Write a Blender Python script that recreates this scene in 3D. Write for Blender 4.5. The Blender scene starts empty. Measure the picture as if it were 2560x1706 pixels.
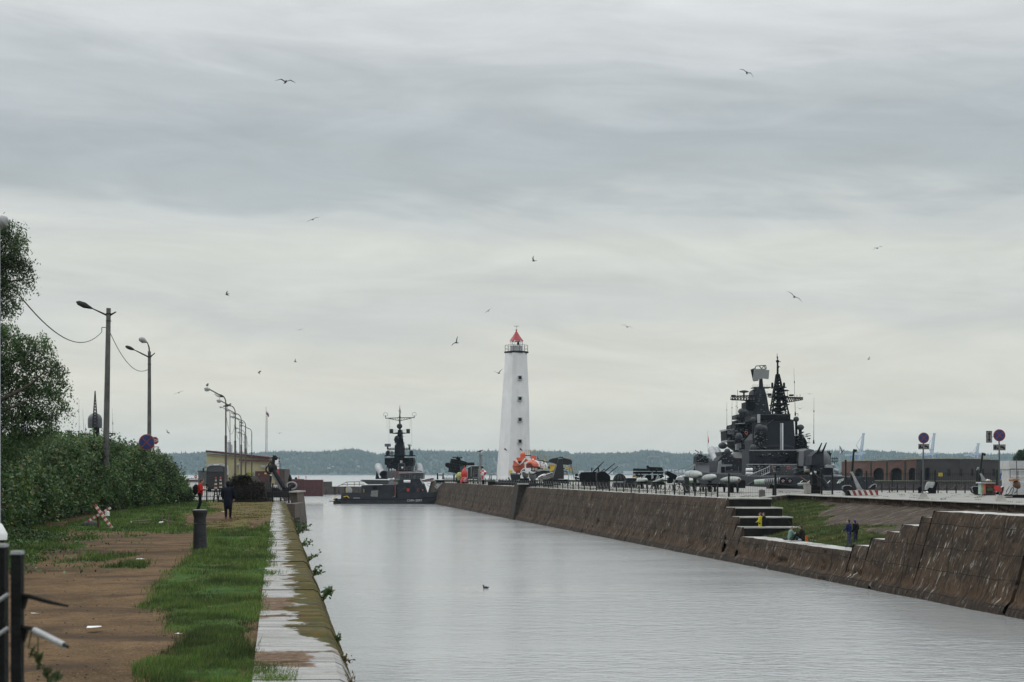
import bpy, math, random
import numpy as np
from mathutils import Vector, Matrix
random.seed(7)
rng = np.random.default_rng(7)
F = 3555.6; HOR = 1183.0; CZ = 7.0      # focal length in photo pixels, row of the horizon, eye height above the water
sc = bpy.context.scene

# ------------------------------------------------------------------ camera, sky, sun, exposure
cam = bpy.data.cameras.new('camera'); cam_o = bpy.data.objects.new('camera', cam)
sc.collection.objects.link(cam_o); sc.camera = cam_o
cam.sensor_width = 36; cam.lens = 50; cam.shift_y = (HOR - 853) / 2560
cam.clip_start = 0.2; cam.clip_end = 30000
cam.dof.use_dof = True; cam.dof.focus_distance = 150; cam.dof.aperture_fstop = 5.6
cam_o.location = (0, 0, CZ); cam_o.rotation_euler = (math.radians(90), 0, 0)
sc.view_settings.view_transform = 'Standard'; sc.view_settings.look = 'None'
sc.view_settings.exposure = 0; sc.view_settings.gamma = 1
SUN_EL, SUN_AZ = math.radians(48), math.radians(-62)   # behind cloud, ahead and to the left

def lin(r, g, b):
    f = lambda c: (c/255/12.92) if c/255 <= .04045 else ((c/255+.055)/1.055)**2.4
    return (f(r), f(g), f(b), 1)

def N(nt, typ, **kw):
    n = nt.nodes.new(typ)
    for k, v in kw.items():
        if k.startswith('i_'):
            key = k[2:]
            n.inputs[int(key) if key.isdigit() else key.replace('_', ' ')].default_value = v
        else: setattr(n, k, v)
    return n
def L(nt, a, b): nt.links.new(a, b)
def M_(nt, op, a, b=None, c=None, clamp=False):
    n = nt.nodes.new('ShaderNodeMath'); n.operation = op; n.use_clamp = clamp
    for i, v in enumerate((a, b, c)):
        if v is None: continue
        if isinstance(v, (int, float)): n.inputs[i].default_value = v
        else: nt.links.new(v, n.inputs[i])
    return n.outputs[0]

w = bpy.data.worlds.new('World'); sc.world = w; w.use_nodes = True
nt = w.node_tree; nt.nodes.clear()
out = N(nt, 'ShaderNodeOutputWorld')
sky = N(nt, 'ShaderNodeTexSky', sky_type='NISHITA', sun_disc=False, sun_elevation=SUN_EL, sun_rotation=SUN_AZ)
bg1 = N(nt, 'ShaderNodeBackground', i_Strength=0.1); L(nt, sky.outputs[0], bg1.inputs[0])
tc = N(nt, 'ShaderNodeTexCoord'); sp = N(nt, 'ShaderNodeSeparateXYZ'); L(nt, tc.outputs['Generated'], sp.inputs[0])
X, Y_, Z = sp.outputs
ln = M_(nt, 'MAXIMUM', M_(nt, 'SQRT', M_(nt, 'ADD', M_(nt, 'MULTIPLY', X, X), M_(nt, 'MULTIPLY', Y_, Y_))), .02)
el = M_(nt, 'DIVIDE', Z, ln)
cx = M_(nt, 'DIVIDE', X, ln); cy = M_(nt, 'DIVIDE', Y_, ln)
def cloudnoise(kx, kz, scale, det, off, rough=.5, dist=0.0):
    c = N(nt, 'ShaderNodeCombineXYZ')
    # a little shear so that the cloud bands run down towards the right
    L(nt, M_(nt, 'MULTIPLY_ADD', cx, kx, off), c.inputs[0]); L(nt, M_(nt, 'MULTIPLY', cy, kx), c.inputs[1])
    L(nt, M_(nt, 'MULTIPLY', M_(nt, 'MULTIPLY_ADD', cx, .06, el), kz), c.inputs[2])
    n = N(nt, 'ShaderNodeTexNoise', i_Scale=scale, i_Detail=det, i_Roughness=rough, i_Distortion=dist)
    L(nt, c.outputs[0], n.inputs['Vector']); return n.outputs['Fac']
n1 = cloudnoise(2.0, 8, 1.6, 5, 3.3, .55, .7); n2 = cloudnoise(4.0, 24, 1.6, 7, 9.1, .6, .8); n3 = cloudnoise(4, 60, 1.3, 5, 1.7, .6)
elw = M_(nt, 'ADD', el, M_(nt, 'MULTIPLY', M_(nt, 'SUBTRACT', n1, .5), .10))
elw = M_(nt, 'ADD', elw, M_(nt, 'MULTIPLY', M_(nt, 'SUBTRACT', n2, .5), .05))
ramp = N(nt, 'ShaderNodeValToRGB'); L(nt, M_(nt, 'MULTIPLY', elw, 2.5), ramp.inputs[0])
cr = ramp.color_ramp; cr.interpolation = 'EASE'
stops = [(-.001, 219, 217, 206), (.03, 218, 217, 206), (.055, 222, 220, 207), (.085, 216, 216, 206), (.11, 206, 208, 204), (.135, 213, 215, 209),
         (.155, 214, 216, 209), (.176, 203, 207, 205), (.20, 181, 188, 190), (.225, 178, 186, 189), (.26, 190, 196, 199), (.31, 209, 213, 214), (.38, 222, 225, 226)]
while len(cr.elements) < len(stops): cr.elements.new(.5)
for e, s in zip(cr.elements, stops): e.position = max(0, s[0]) * 2.5
for e, s in zip(cr.elements, stops): e.color = lin(*s[1:])
zen = N(nt, 'ShaderNodeMapRange', i_1=.3, i_2=1.0, i_3=1.0, i_4=1.9); L(nt, el, zen.inputs[0])
n4 = cloudnoise(3.2, 15, 1.7, 7, 5.2, .62, 1.3)
var = M_(nt, 'ADD', .705, M_(nt, 'ADD', M_(nt, 'MULTIPLY', n2, .14), M_(nt, 'ADD', M_(nt, 'MULTIPLY', n3, .10), M_(nt, 'MULTIPLY', n4, .36))))
mul = N(nt, 'ShaderNodeMix', data_type='RGBA', blend_type='MULTIPLY'); mul.inputs['Factor'].default_value = 1
L(nt, ramp.outputs[0], mul.inputs['A']); L(nt, M_(nt, 'MULTIPLY', var, zen.outputs[0]), mul.inputs['B'])
bg2 = N(nt, 'ShaderNodeBackground', i_Strength=1.02); L(nt, mul.outputs['Result'], bg2.inputs[0])
mx = N(nt, 'ShaderNodeMixShader', i_0=.97); L(nt, bg1.outputs[0], mx.inputs[1]); L(nt, bg2.outputs[0], mx.inputs[2])
L(nt, mx.outputs[0], out.inputs['Surface'])

sun = bpy.data.lights.new('sun', 'SUN'); sun.energy = 0.9; sun.angle = math.radians(14); sun.color = (1, .96, .9)
sun_o = bpy.data.objects.new('sun', sun); sc.collection.objects.link(sun_o)
sd = Vector((math.sin(SUN_AZ)*math.cos(SUN_EL), math.cos(SUN_AZ)*math.cos(SUN_EL), math.sin(SUN_EL)))
sun_o.rotation_euler = sd.to_track_quat('Z', 'Y').to_euler()
sc.cycles.volume_bounces = 0; sc.cycles.max_bounces = 6; sc.cycles.transparent_max_bounces = 8

# ------------------------------------------------------------------ helpers
def at(px, py, Y): return ((px-1280)*Y/F, Y, CZ-(py-HOR)*Y/F)
class Rg:                                   # a crop of the photograph read at a known scale
    def __init__(s, ox, oy, k): s.ox, s.oy, s.k = ox, oy, k
    def __call__(s, x, y, Y): return at(s.ox+x/s.k, s.oy+y/s.k, Y)
    def m(s, d, Y): return d/s.k*Y/F
R1 = Rg(1720, 870, 3.92); R2 = Rg(1720, 1100, 5.8825); R3 = Rg(2080, 1060, 4.902); R4 = Rg(460, 1100, 7.128)
R5 = Rg(800, 1000, 5.6); R7 = Rg(1080, 1100, 6.536); R8 = Rg(1400, 1100, 5.8825); RA = Rg(1980, 1150, 9.804)
RB = Rg(1270, 1120, 13.07); R6 = Rg(1090, 780, 3.484); RL = Rg(300, 900, 3.734); RT = Rg(0, 500, 2.0913); RC = Rg(160, 940, 8.7125)
RS = Rg(2290, 1060, 8.715); RX = Rg(2440, 1160, 15.68)

class MB:
    def __init__(s): s.v = []; s.f = []; s.mi = []; s.cur = 0
    def add(s, vs, fs):
        b = len(s.v); s.v += [tuple(v) for v in vs]; s.f += [tuple(b+i for i in f) for f in fs]; s.mi += [s.cur]*len(fs); return s
    def box(s, c, d, rz=0, rot=None):
        x, y, z = d[0]/2, d[1]/2, d[2]/2
        R = rot if rot is not None else Matrix.Rotation(rz, 3, 'Z'); c = Vector(c)
        vs = [c + R @ Vector((sx*x, sy*y, sz*z)) for sx in (-1, 1) for sy in (-1, 1) for sz in (-1, 1)]
        return s.add(vs, [(0, 1, 3, 2), (4, 6, 7, 5), (0, 4, 5, 1), (2, 3, 7, 6), (0, 2, 6, 4), (1, 5, 7, 3)])
    def tube(s, a, b, r0, r1=None, n=8):
        r1 = r0 if r1 is None else r1; a, b = Vector(a), Vector(b); d = b-a
        if d.length < 1e-6: return s
        q = d.to_track_quat('Z', 'Y'); vs = []
        for p, r in ((a, r0), (b, r1)):
            for i in range(n): vs.append(p + q @ Vector((r*math.cos(2*math.pi*i/n), r*math.sin(2*math.pi*i/n), 0)))
        return s.add(vs, [(i, (i+1) % n, n+(i+1) % n, n+i) for i in range(n)] + [tuple(range(n-1, -1, -1)), tuple(range(n, 2*n))])
    def path(s, pts, r, n=6):
        for i in range(len(pts)-1):
            s.tube(pts[i], pts[i+1], r if not isinstance(r, (list, tuple)) else r[i], r if not isinstance(r, (list, tuple)) else r[i+1], n)
        return s
    def ball(s, c, r, nu=14, nv=9, rot=None, zmin=-1.0):
        if isinstance(r, (int, float)): r = (r, r, r)
        c = Vector(c); vs = []; fs = []
        for j in range(nv+1):
            t = -math.pi/2 + math.pi*j/nv
            for i in range(nu):
                p = 2*math.pi*i/nu
                v = Vector((r[0]*math.cos(t)*math.cos(p), r[1]*math.cos(t)*math.sin(p), r[2]*max(zmin, math.sin(t))))
                vs.append(c + (rot @ v if rot is not None else v))
        for j in range(nv):
            for i in range(nu): fs.append((j*nu+i, j*nu+(i+1) % nu, (j+1)*nu+(i+1) % nu, (j+1)*nu+i))
        return s.add(vs, fs)
    def lathe(s, a, b, prof, n=16):         # prof: (t along a-b, radius)
        a, b = Vector(a), Vector(b); q = (b-a).to_track_quat('Z', 'Y'); vs = []; m = len(prof)
        for t, r in prof:
            p = a.lerp(b, t)
            for i in range(n): vs.append(p + q @ Vector((r*math.cos(2*math.pi*i/n), r*math.sin(2*math.pi*i/n), 0)))
        fs = [(j*n+i, j*n+(i+1) % n, (j+1)*n+(i+1) % n, (j+1)*n+i) for j in range(m-1) for i in range(n)]
        fs += [tuple(range(n-1, -1, -1)), tuple(range((m-1)*n, m*n))]
        return s.add(vs, fs)
    def prism(s, pts, off):
        n = len(pts); off = Vector(off); p = [Vector(q) for q in pts]
        return s.add(p + [q+off for q in p], [tuple(range(n-1, -1, -1)), tuple(range(n, 2*n))] + [(i, (i+1) % n, n+(i+1) % n, n+i) for i in range(n)])
    def sil(s, R, pts, Y, D): return s.prism([R(x, y, Y) for x, y in pts], (0, D, 0))
    def quad(s, *p): return s.add(p, [tuple(range(len(p)))])
    def ring(s, c, R, r, axis='Y', n=20, m=8, rx=None):
        rx = rx or R; vs = []; c = Vector(c)
        for i in range(n):
            a = 2*math.pi*i/n
            for j in range(m):
                b = 2*math.pi*j/m
                u, v, t = (rx+r*math.cos(b))*math.cos(a), (R+r*math.cos(b))*math.sin(a), r*math.sin(b)
                vs.append(c + Vector((u, t, v) if axis == 'Y' else ((t, u, v) if axis == 'X' else (u, v, t))))
        return s.add(vs, [(i*m+j, ((i+1) % n)*m+j, ((i+1) % n)*m+(j+1) % m, i*m+(j+1) % m) for i in range(n) for j in range(m)])
    def lattice(s, a, b, w, r, n=6, up=(0, 0, 1)):   # square truss from a to b, w = (w0, w1)
        a, b = Vector(a), Vector(b); d = (b-a).normalized(); u = Vector(up)
        if abs(d.dot(u)) > .9: u = Vector((0, 1, 0))
        e1 = d.cross(u).normalized(); e2 = d.cross(e1).normalized(); prev = None
        for k in range(n+1):
            t = k/n; c = a.lerp(b, t); ww = (w[0]*(1-t)+w[1]*t)/2
            q = [c+e1*ww+e2*ww, c-e1*ww+e2*ww, c-e1*ww-e2*ww, c+e1*ww-e2*ww]
            for i in range(4): s.tube(q[i], q[(i+1) % 4], r*.7, n=4)
            if prev:
                for i in range(4):
                    s.tube(prev[i], q[i], r, n=4); s.tube(prev[i], q[(i+1) % 4], r*.6, n=4)
            prev = q
        return s
    def mesh(s, name, mats, org=(0, 0, 0), smooth=None):
        me = bpy.data.meshes.new(name); o = Vector(org)
        me.from_pydata([tuple(Vector(v)-o) for v in s.v], [], s.f); me.update()
        if not isinstance(mats, (list, tuple)): mats = [mats]
        for m in mats: me.materials.append(m)
        me.polygons.foreach_set('material_index', s.mi)
        import bmesh
        bm = bmesh.new(); bm.from_mesh(me); bmesh.ops.recalc_face_normals(bm, faces=bm.faces)
        if smooth is not None:
            for f in bm.faces: f.smooth = True
            for e in bm.edges:
                if len(e.link_faces) == 2 and e.calc_face_angle(0) > smooth: e.smooth = False
        bm.to_mesh(me); bm.free(); return me
    def build(s, name, mats, parent=None, smooth=.7, **kw):
        org = ORG.get(parent.name, (0, 0, 0)) if parent is not None else (0, 0, 0)
        o = bpy.data.objects.new(name, s.mesh(name, mats, org, smooth)); sc.collection.objects.link(o)
        if parent is not None: o.parent = parent; ORG[o.name] = org
        tag(o, **kw); return o
ORG = {}
def tag(o, label=None, cat=None, group=None, kind=None):
    if label: o['label'] = label
    if cat: o['category'] = cat
    if group: o['group'] = group
    if kind: o['kind'] = kind
    return o
def thing(name, label, cat, loc=(0, 0, 0), group=None):
    o = bpy.data.objects.new(name, None); sc.collection.objects.link(o); o.location = loc; o.empty_display_size = .3
    ORG[o.name] = tuple(loc); return tag(o, label, cat, group)
def solo(name, mb, mats, label, cat, group=None, smooth=.7, org=None):
    """a thing that is one mesh, with its origin at its base"""
    if org is None:
        v = np.array(s_v(mb)); org = (float(v[:, 0].mean()), float(v[:, 1].mean()), float(v[:, 2].min()))
    o = bpy.data.objects.new(name, mb.mesh(name, mats, org, smooth)); sc.collection.objects.link(o); o.location = org
    return tag(o, label, cat, group)
def s_v(mb): return [tuple(v) for v in mb.v]
def npmesh(name, V, Fq, mats, attr=None, smooth=True):
    me = bpy.data.meshes.new(name); V = np.asarray(V, dtype=np.float32); Fq = np.asarray(Fq, dtype=np.int32); k = Fq.shape[1]
    me.vertices.add(len(V)); me.vertices.foreach_set('co', V.ravel())
    me.loops.add(Fq.size); me.loops.foreach_set('vertex_index', Fq.ravel())
    me.polygons.add(len(Fq)); me.polygons.foreach_set('loop_start', np.arange(len(Fq), dtype=np.int32)*k)
    me.polygons.foreach_set('use_smooth', np.full(len(Fq), smooth))
    me.update(calc_edges=True)
    for m in (mats if isinstance(mats, (list, tuple)) else [mats]): me.materials.append(m)
    if attr is not None:
        for nm, arr in attr.items():
            a = me.attributes.new(nm, 'FLOAT_COLOR', 'POINT'); a.data.foreach_set('color', np.asarray(arr, dtype=np.float32).ravel())
    return me
def npobj(name, V, Fq, mats, attr=None, smooth=True, parent=None, **kw):
    o = bpy.data.objects.new(name, npmesh(name, V, Fq, mats, attr, smooth)); sc.collection.objects.link(o)
    if parent is not None: o.parent = parent
    return tag(o, **kw)
def grid_faces(nr, nc, off=0):
    i = np.arange(nr-1)[:, None]*nc + np.arange(nc-1)[None, :]
    return (np.stack([i, i+1, i+nc+1, i+nc], -1).reshape(-1, 4) + off)
def vnoise(x, y, seed=0):
    def h(i, j): 
        v = np.sin(i*127.1 + j*311.7 + seed*74.7)*43758.5453; return v-np.floor(v)
    xi, yi = np.floor(x), np.floor(y); xf, yf = x-xi, y-yi
    u, v = xf*xf*(3-2*xf), yf*yf*(3-2*yf)
    return (h(xi, yi)*(1-u)+h(xi+1, yi)*u)*(1-v) + (h(xi, yi+1)*(1-u)+h(xi+1, yi+1)*u)*v
def fbm(x, y, o=4, seed=0):
    s = 0; a = .5; t = 0
    for k in range(o): s = s + a*vnoise(x*2**k, y*2**k, seed+k*3.1); t += a; a *= .5
    return s/t
def inpoly(x, y, P):
    c = np.zeros(x.shape, bool); n = len(P)
    for i in range(n):
        x0, y0 = P[i]; x1, y1 = P[(i+1) % n]
        if y0 == y1: continue
        c ^= ((y0 > y) != (y1 > y)) & (x < (x1-x0)*(y-y0)/(y1-y0)+x0)
    return c

# ------------------------------------------------------------------ materials
def mat(name, col, rough=.6, var=.3, scale=2.0, metal=0, bump=.15, bscale=None, streak=0, scol=None, spec=.5, sstretch=(1, 1, .12), sth=.55, detail=5, stretch=(1, 1, 1), rvar=0):
    m = bpy.data.materials.new(name); m.use_nodes = True; nt = m.node_tree; b = nt.nodes['Principled BSDF']
    tc = N(nt, 'ShaderNodeTexCoord'); mp = N(nt, 'ShaderNodeMapping'); L(nt, tc.outputs['Object'], mp.inputs[0]); mp.inputs['Scale'].default_value = stretch
    n = N(nt, 'ShaderNodeTexNoise', i_Scale=scale, i_Detail=detail, i_Roughness=.6); L(nt, mp.outputs[0], n.inputs['Vector'])
    mix = N(nt, 'ShaderNodeMix', data_type='RGBA')
    mix.inputs['A'].default_value = (*[c*(1-var) for c in col], 1); mix.inputs['B'].default_value = (*[min(1, c*(1+var)) for c in col], 1)
    mr = N(nt, 'ShaderNodeMapRange', i_1=.3, i_2=.7); L(nt, n.outputs[0], mr.inputs[0]); L(nt, mr.outputs[0], mix.inputs['Factor'])
    res = mix.outputs['Result']
    if streak:
        m2 = N(nt, 'ShaderNodeMapping'); L(nt, tc.outputs['Object'], m2.inputs[0]); m2.inputs['Scale'].default_value = sstretch
        n2 = N(nt, 'ShaderNodeTexNoise', i_Scale=scale*1.7, i_Detail=6, i_Roughness=.7); L(nt, m2.outputs[0], n2.inputs['Vector'])
        r2 = N(nt, 'ShaderNodeMapRange', i_1=sth, i_2=sth+.14, i_3=0, i_4=streak); L(nt, n2.outputs[0], r2.inputs[0])
        x2 = N(nt, 'ShaderNodeMix', data_type='RGBA'); L(nt, r2.outputs[0], x2.inputs['Factor']); L(nt, res, x2.inputs['A'])
        x2.inputs['B'].default_value = (*(scol or (.5, .5, .48)), 1); res = x2.outputs['Result']
    L(nt, res, b.inputs['Base Color'])
    b.inputs['Roughness'].default_value = rough; b.inputs['Metallic'].default_value = metal
    b.inputs['Specular IOR Level'].default_value = spec
    if rvar:
        rr = N(nt, 'ShaderNodeMapRange', i_1=.35, i_2=.65, i_3=max(.05, rough-rvar), i_4=min(1, rough+rvar)); L(nt, n.outputs[0], rr.inputs[0]); L(nt, rr.outputs[0], b.inputs['Roughness'])
    if bump:
        nb = N(nt, 'ShaderNodeTexNoise', i_Scale=bscale or scale*6, i_Detail=4); L(nt, mp.outputs[0], nb.inputs['Vector'])
        bp = N(nt, 'ShaderNodeBump', i_Strength=bump, i_Distance=.05); L(nt, nb.outputs[0], bp.inputs['Height']); L(nt, bp.outputs[0], b.inputs['Normal'])
    m['_b'] = 1
    return m
def leafmat(name, cols, trans=.25, rough=.55, nsc=.8):
    m = bpy.data.materials.new(name); m.use_nodes = True; nt = m.node_tree; b = nt.nodes['Principled BSDF']
    g = N(nt, 'ShaderNodeNewGeometry'); r = N(nt, 'ShaderNodeValToRGB'); L(nt, g.outputs['Random Per Island'], r.inputs[0])
    while len(r.color_ramp.elements) < len(cols): r.color_ramp.elements.new(.5)
    for i, c in enumerate(cols): r.color_ramp.elements[i].position = i/(len(cols)-1)
    for i, c in enumerate(cols): r.color_ramp.elements[i].color = (*c, 1)
    tc = N(nt, 'ShaderNodeTexCoord'); nn = N(nt, 'ShaderNodeTexNoise', i_Scale=nsc, i_Detail=3); L(nt, tc.outputs['Object'], nn.inputs['Vector'])
    mr = N(nt, 'ShaderNodeMapRange', i_1=.35, i_2=.65, i_3=.5, i_4=1.7); L(nt, nn.outputs[0], mr.inputs[0]); mm = N(nt, 'ShaderNodeMix', data_type='RGBA', blend_type='MULTIPLY'); mm.inputs['Factor'].default_value = 1
    L(nt, r.outputs[0], mm.inputs['A']); L(nt, mr.outputs[0], mm.inputs['B']); r = mm; r_out = mm.outputs['Result']
    L(nt, r_out, b.inputs['Base Color']); b.inputs['Roughness'].default_value = rough
    tr = N(nt, 'ShaderNodeBsdfTranslucent'); L(nt, r_out, tr.inputs[0])
    mx = N(nt, 'ShaderNodeMixShader', i_0=trans); L(nt, b.outputs[0], mx.inputs[1]); L(nt, tr.outputs[0], mx.inputs[2])
    L(nt, mx.outputs[0], nt.nodes['Material Output'].inputs['Surface']); return m

DK = mat('dark_steel', (.010, .0112, .013), .7, .5, 1.2, spec=.12, bump=.1)
NAVY = mat('navy_grey', (.027, .030, .037), .65, .4, .8, streak=.3, scol=(.05, .04, .035), sth=.58, spec=.15)
GREY = mat('mid_grey_paint', (.075, .081, .089), .55, .25, 1, streak=.2, scol=(.12, .09, .07), sth=.62)
LG = mat('light_grey_paint', (.33, .345, .355), .5, .2, 1, streak=.25, scol=(.25, .2, .16), sth=.62)
WHITE = mat('white_paint', (.72, .73, .73), .5, .12, 2)
BLACK = mat('black_iron', (.010, .010, .011), .6, .4, 6, bump=.2, spec=.25)
SOOT = mat('matt_black', (.012, .013, .014), .8, .4, 3)
ORANGE = mat('orange_paint', (.62, .10, .03), .4, .15, 2)
RED = mat('red_paint', (.42, .025, .02), .45, .25, 3)
DRED = mat('dark_red_paint', (.07, .022, .025), .6, .3, 2)
YEL = mat('yellow_paint', (.62, .42, .04), .5, .2, 3)
DYEL = mat('ochre_rail_paint', (.28, .19, .06), .6, .3, 3)
GREEN = mat('pale_green_paint', (.30, .38, .33), .45, .2, 2)
CONC = mat('concrete', (.32, .31, .29), .75, .3, 1.5, streak=.4, scol=(.14, .12, .1))
LCONC = mat('wet_concrete_paving', (.20, .195, .18), .55, .22, .25, rvar=.2, streak=.35, scol=(.16, .15, .12), sstretch=(.5, .25, 1), sth=.56, bump=.25, bscale=3)
CREST = mat('wet_coping_stone', (.36, .36, .34), .45, .3, .8, rvar=.2, streak=.4, scol=(.12, .1, .08), sstretch=(1, .4, 1), bump=.3)
RUST = mat('rust', (.09, .045, .025), .8, .4, 4)
WOOD = mat('weathered_wood', (.12, .10, .08), .8, .4, 5)
GLASS = mat('dark_glass', (.02, .025, .03), .12, .2, 2, bump=0, spec=.8)
BLUE = mat('sign_blue', (.012, .035, .15), .4, .1, 3, bump=0)
SIGNW = mat('sign_white', (.45, .45, .43), .5, .15, 6, bump=0)
SKIN = mat('skin', (.42, .25, .18), .5, .1, 8, bump=0)
HAIR = mat('dark_hair', (.012, .009, .008), .6, .3, 20)
DBARK = mat('bark', (.06, .05, .04), .9, .4, 4, bump=.5)
# ------------------------------------------------------------------ air, water, far shore
def struct(name, mb, m, kind='structure', smooth=None): return mb.build(name, m, None, smooth, kind=kind)
def cx_(u, Y): return u - .166*Y                 # u: offset across the canal, Y: distance along it
m = bpy.data.materials.new('sea_water'); m.use_nodes = True; nt = m.node_tree; b = nt.nodes['Principled BSDF']
b.inputs['Base Color'].default_value = (.33, .345, .35, 1); b.inputs['Roughness'].default_value = .15; b.inputs['IOR'].default_value = 1.62
tc = N(nt, 'ShaderNodeTexCoord'); prev = None
for s_, st, di, str_ in ((.10, (.8, 1.4, 1), 1.6, .10), (.7, (.7, 1.5, 1), .8, .22), (2.6, (.6, 1.3, 1), .40, .42), (8, (.5, 1.2, 1), .12, .3)):
    mp = N(nt, 'ShaderNodeMapping'); mp.inputs['Scale'].default_value = st; mp.inputs['Rotation'].default_value = (0, 0, .2)
    L(nt, tc.outputs['Object'], mp.inputs[0]); n = N(nt, 'ShaderNodeTexNoise', i_Scale=s_, i_Detail=3, i_Distortion=.3); L(nt, mp.outputs[0], n.inputs['Vector'])
    bp = N(nt, 'ShaderNodeBump', i_Strength=str_, i_Distance=di*.35); L(nt, n.outputs[0], bp.inputs['Height'])
    pn = N(nt, 'ShaderNodeTexNoise', i_Scale=.035+.02*s_**.3, i_Detail=4, i_Distortion=.6); L(nt, mp.outputs[0], pn.inputs['Vector'])     # calm and ruffled patches
    pm = N(nt, 'ShaderNodeMapRange', i_1=.4, i_2=.6, i_3=str_*.35, i_4=str_*1.5); L(nt, pn.outputs[0], pm.inputs[0]); L(nt, pm.outputs[0], bp.inputs['Strength'])
    if prev: L(nt, prev, bp.inputs['Normal'])
    prev = bp.outputs[0]
L(nt, prev, b.inputs['Normal']); WATER = m
mb = MB(); mb.quad((-9000, -200, 0), (9000, -200, 0), (9000, 5010, 0), (-9000, 5010, 0)); struct('water', mb, WATER)
mb = MB(); mb.quad((-11000, -3000, -8), (11000, -3000, -8), (11000, 12000, -8), (-11000, 12000, -8))
struct('sea_bed', mb, mat('sea_bed_mud', (.1, .09, .07), .9))

# hills across the bay: terrain and the wood on it
HP = [(-2500, 1136), (0, 1137), (400, 1138), (470, 1135), (520, 1133), (640, 1136), (735, 1131), (800, 1132), (862, 1128), (885, 1127), (920, 1134), (945, 1139), (960, 1136), (1040, 1128),
      (1100, 1130), (1140, 1131), (1350, 1131), (1400, 1129), (1420, 1130), (1427, 1137), (1440, 1133), (1520, 1134), (1580, 1135), (1605, 1130), (1640, 1130), (1700, 1134), (1760, 1135), (2000, 1130),
      (2080, 1127), (2110, 1129), (2180, 1126), (2230, 1131), (2300, 1136), (2420, 1134), (2480, 1136), (2560, 1135), (5000, 1134)]
hx = np.array([p[0] for p in HP], float); hy = np.array([p[1] for p in HP], float)
def ridge(x): return (HOR - np.interp(x/5600*F+1280, hx, hy))*5600/F + CZ
nx, ny = 420, 26
xs = np.linspace(-7500, 7500, nx); ys = np.linspace(4990, 6400, ny)
XX, YY = np.meshgrid(xs, ys); t = np.clip((YY-5000)/600, 0, 1); tt = t*t*(3-2*t)
def hill_z(x, y):
    t = np.clip((y-5000)/600, 0, 1); tt = t*t*(3-2*t)
    return np.where(y < 4999, -3, 1.5 + (ridge(x)-17)*tt*(.85+.3*fbm(x/260, y/260, 3, 5)) + 3*fbm(x/60, y/60, 2, 9)) + np.where(y > 5700, -(y-5700)*.04, 0)
ZZ = hill_z(XX, YY)
HILL = mat('hill_ground', (.05, .065, .045), .95, .35, .01, bump=0)
npobj('hills', np.stack([XX, YY, ZZ], -1).reshape(-1, 3), grid_faces(ny, nx), HILL, kind='structure')
nT = 24000
tx = rng.uniform(-3600, 3600, nT); ty = 5010 + 720*rng.random(nT)**.8
ridge_n = 5200; tx[:ridge_n] = rng.uniform(-3600, 3600, ridge_n); ty[:ridge_n] = rng.uniform(5540, 5720, ridge_n)
tz = hill_z(tx, ty); th = rng.uniform(9, 17, nT)*(.7+.6*fbm(tx/70, ty/70, 2, 3)); tr = th*rng.uniform(.28, .5, nT); kind = rng.random(nT) < .35
ang = np.arange(6)*math.pi/3; lev = [(0, .75), (.35, 1.0), (.7, .75), (.93, .3)]
V = np.zeros((nT, 25, 3))
for j, (lz, lr) in enumerate(lev):
    rr = np.where(kind, [1., .75, .4, .12][j], lr)[:, None]*tr[:, None]*rng.uniform(.7, 1.25, (nT, 6))
    V[:, j*6:(j+1)*6, 0] = tx[:, None]+rr*np.cos(ang); V[:, j*6:(j+1)*6, 1] = ty[:, None]+rr*np.sin(ang)
    V[:, j*6:(j+1)*6, 2] = (tz+lz*th*np.where(kind, 1.2, 1))[:, None] + rng.uniform(-.6, .6, (nT, 6))
V[:, 24] = np.stack([tx, ty, tz+th*np.where(kind, 1.45, 1.0)], -1)
fq = []
for j in range(3):
    for i in range(6): fq.append((j*6+i, j*6+(i+1) % 6, (j+1)*6+(i+1) % 6, (j+1)*6+i))
for i in range(0, 6, 2): fq.append((18+i, 18+(i+1) % 6, 18+(i+2) % 6, 24))
fq = np.array(fq); FF = (fq[None]+np.arange(nT)[:, None, None]*25).reshape(-1, 4)
WOODM = leafmat('far_wood_leaves', [(.02, .035, .02), (.035, .055, .025), (.05, .07, .035), (.03, .045, .028)], .1, .8)
npobj('far_wood', V.reshape(-1, 3), FF, WOODM, kind='stuff', label='dark wood covering the hills across the bay', cat='wood')

# buildings on the far shore
def far_building(px, py, wpx, hpx, Y, m, label, group):
    x, y, z = at(px, py, Y); wd = wpx*Y/F; ht = hpx*Y/F
    t = thing('shore_building', label, 'building', (x, y, z), group)
    mb = MB(); mb.box((x, y+wd*.3, z+ht/2), (wd, wd*.6, ht)); mb.build('wall', m, t)
    mb = MB(); mb.prism([(x-wd*.52, y-.5, z+ht), (x+wd*.52, y-.5, z+ht), (x, y-.5, z+ht*1.45)], (0, wd*.62, 0)); mb.build('roof', GREY, t)
PALEB = mat('pale_render', (.45, .46, .46), .8); REDB = mat('old_brick_far', (.25, .15, .11), .8)
for px, wd, h_, lb in ((1468, 40, 9, 'long pale shed on the far shore behind the twin gun turrets'), (1520, 26, 7, 'pale low hall on the far shore above the dark dome'), (1575, 30, 8, 'white shed roof on the far shore left of the missile racks')):
    far_building(px, 1186, wd, h_, 4300, PALEB, lb, 'sheds on the far shore')
for k, px in enumerate(range(1665, 1712, 9)): far_building(px, 1186, 6, 12+(k*5) % 5, 4500, PALEB, 'pale block of flats on the far shore between the launcher racks and the grey bow', 'far shore blocks of flats')
far_building(1685, 1187, 50, 4, 4200, REDB, 'long brownish shed at the waterline left of the large warship bow', 'sheds on the far shore')
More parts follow.
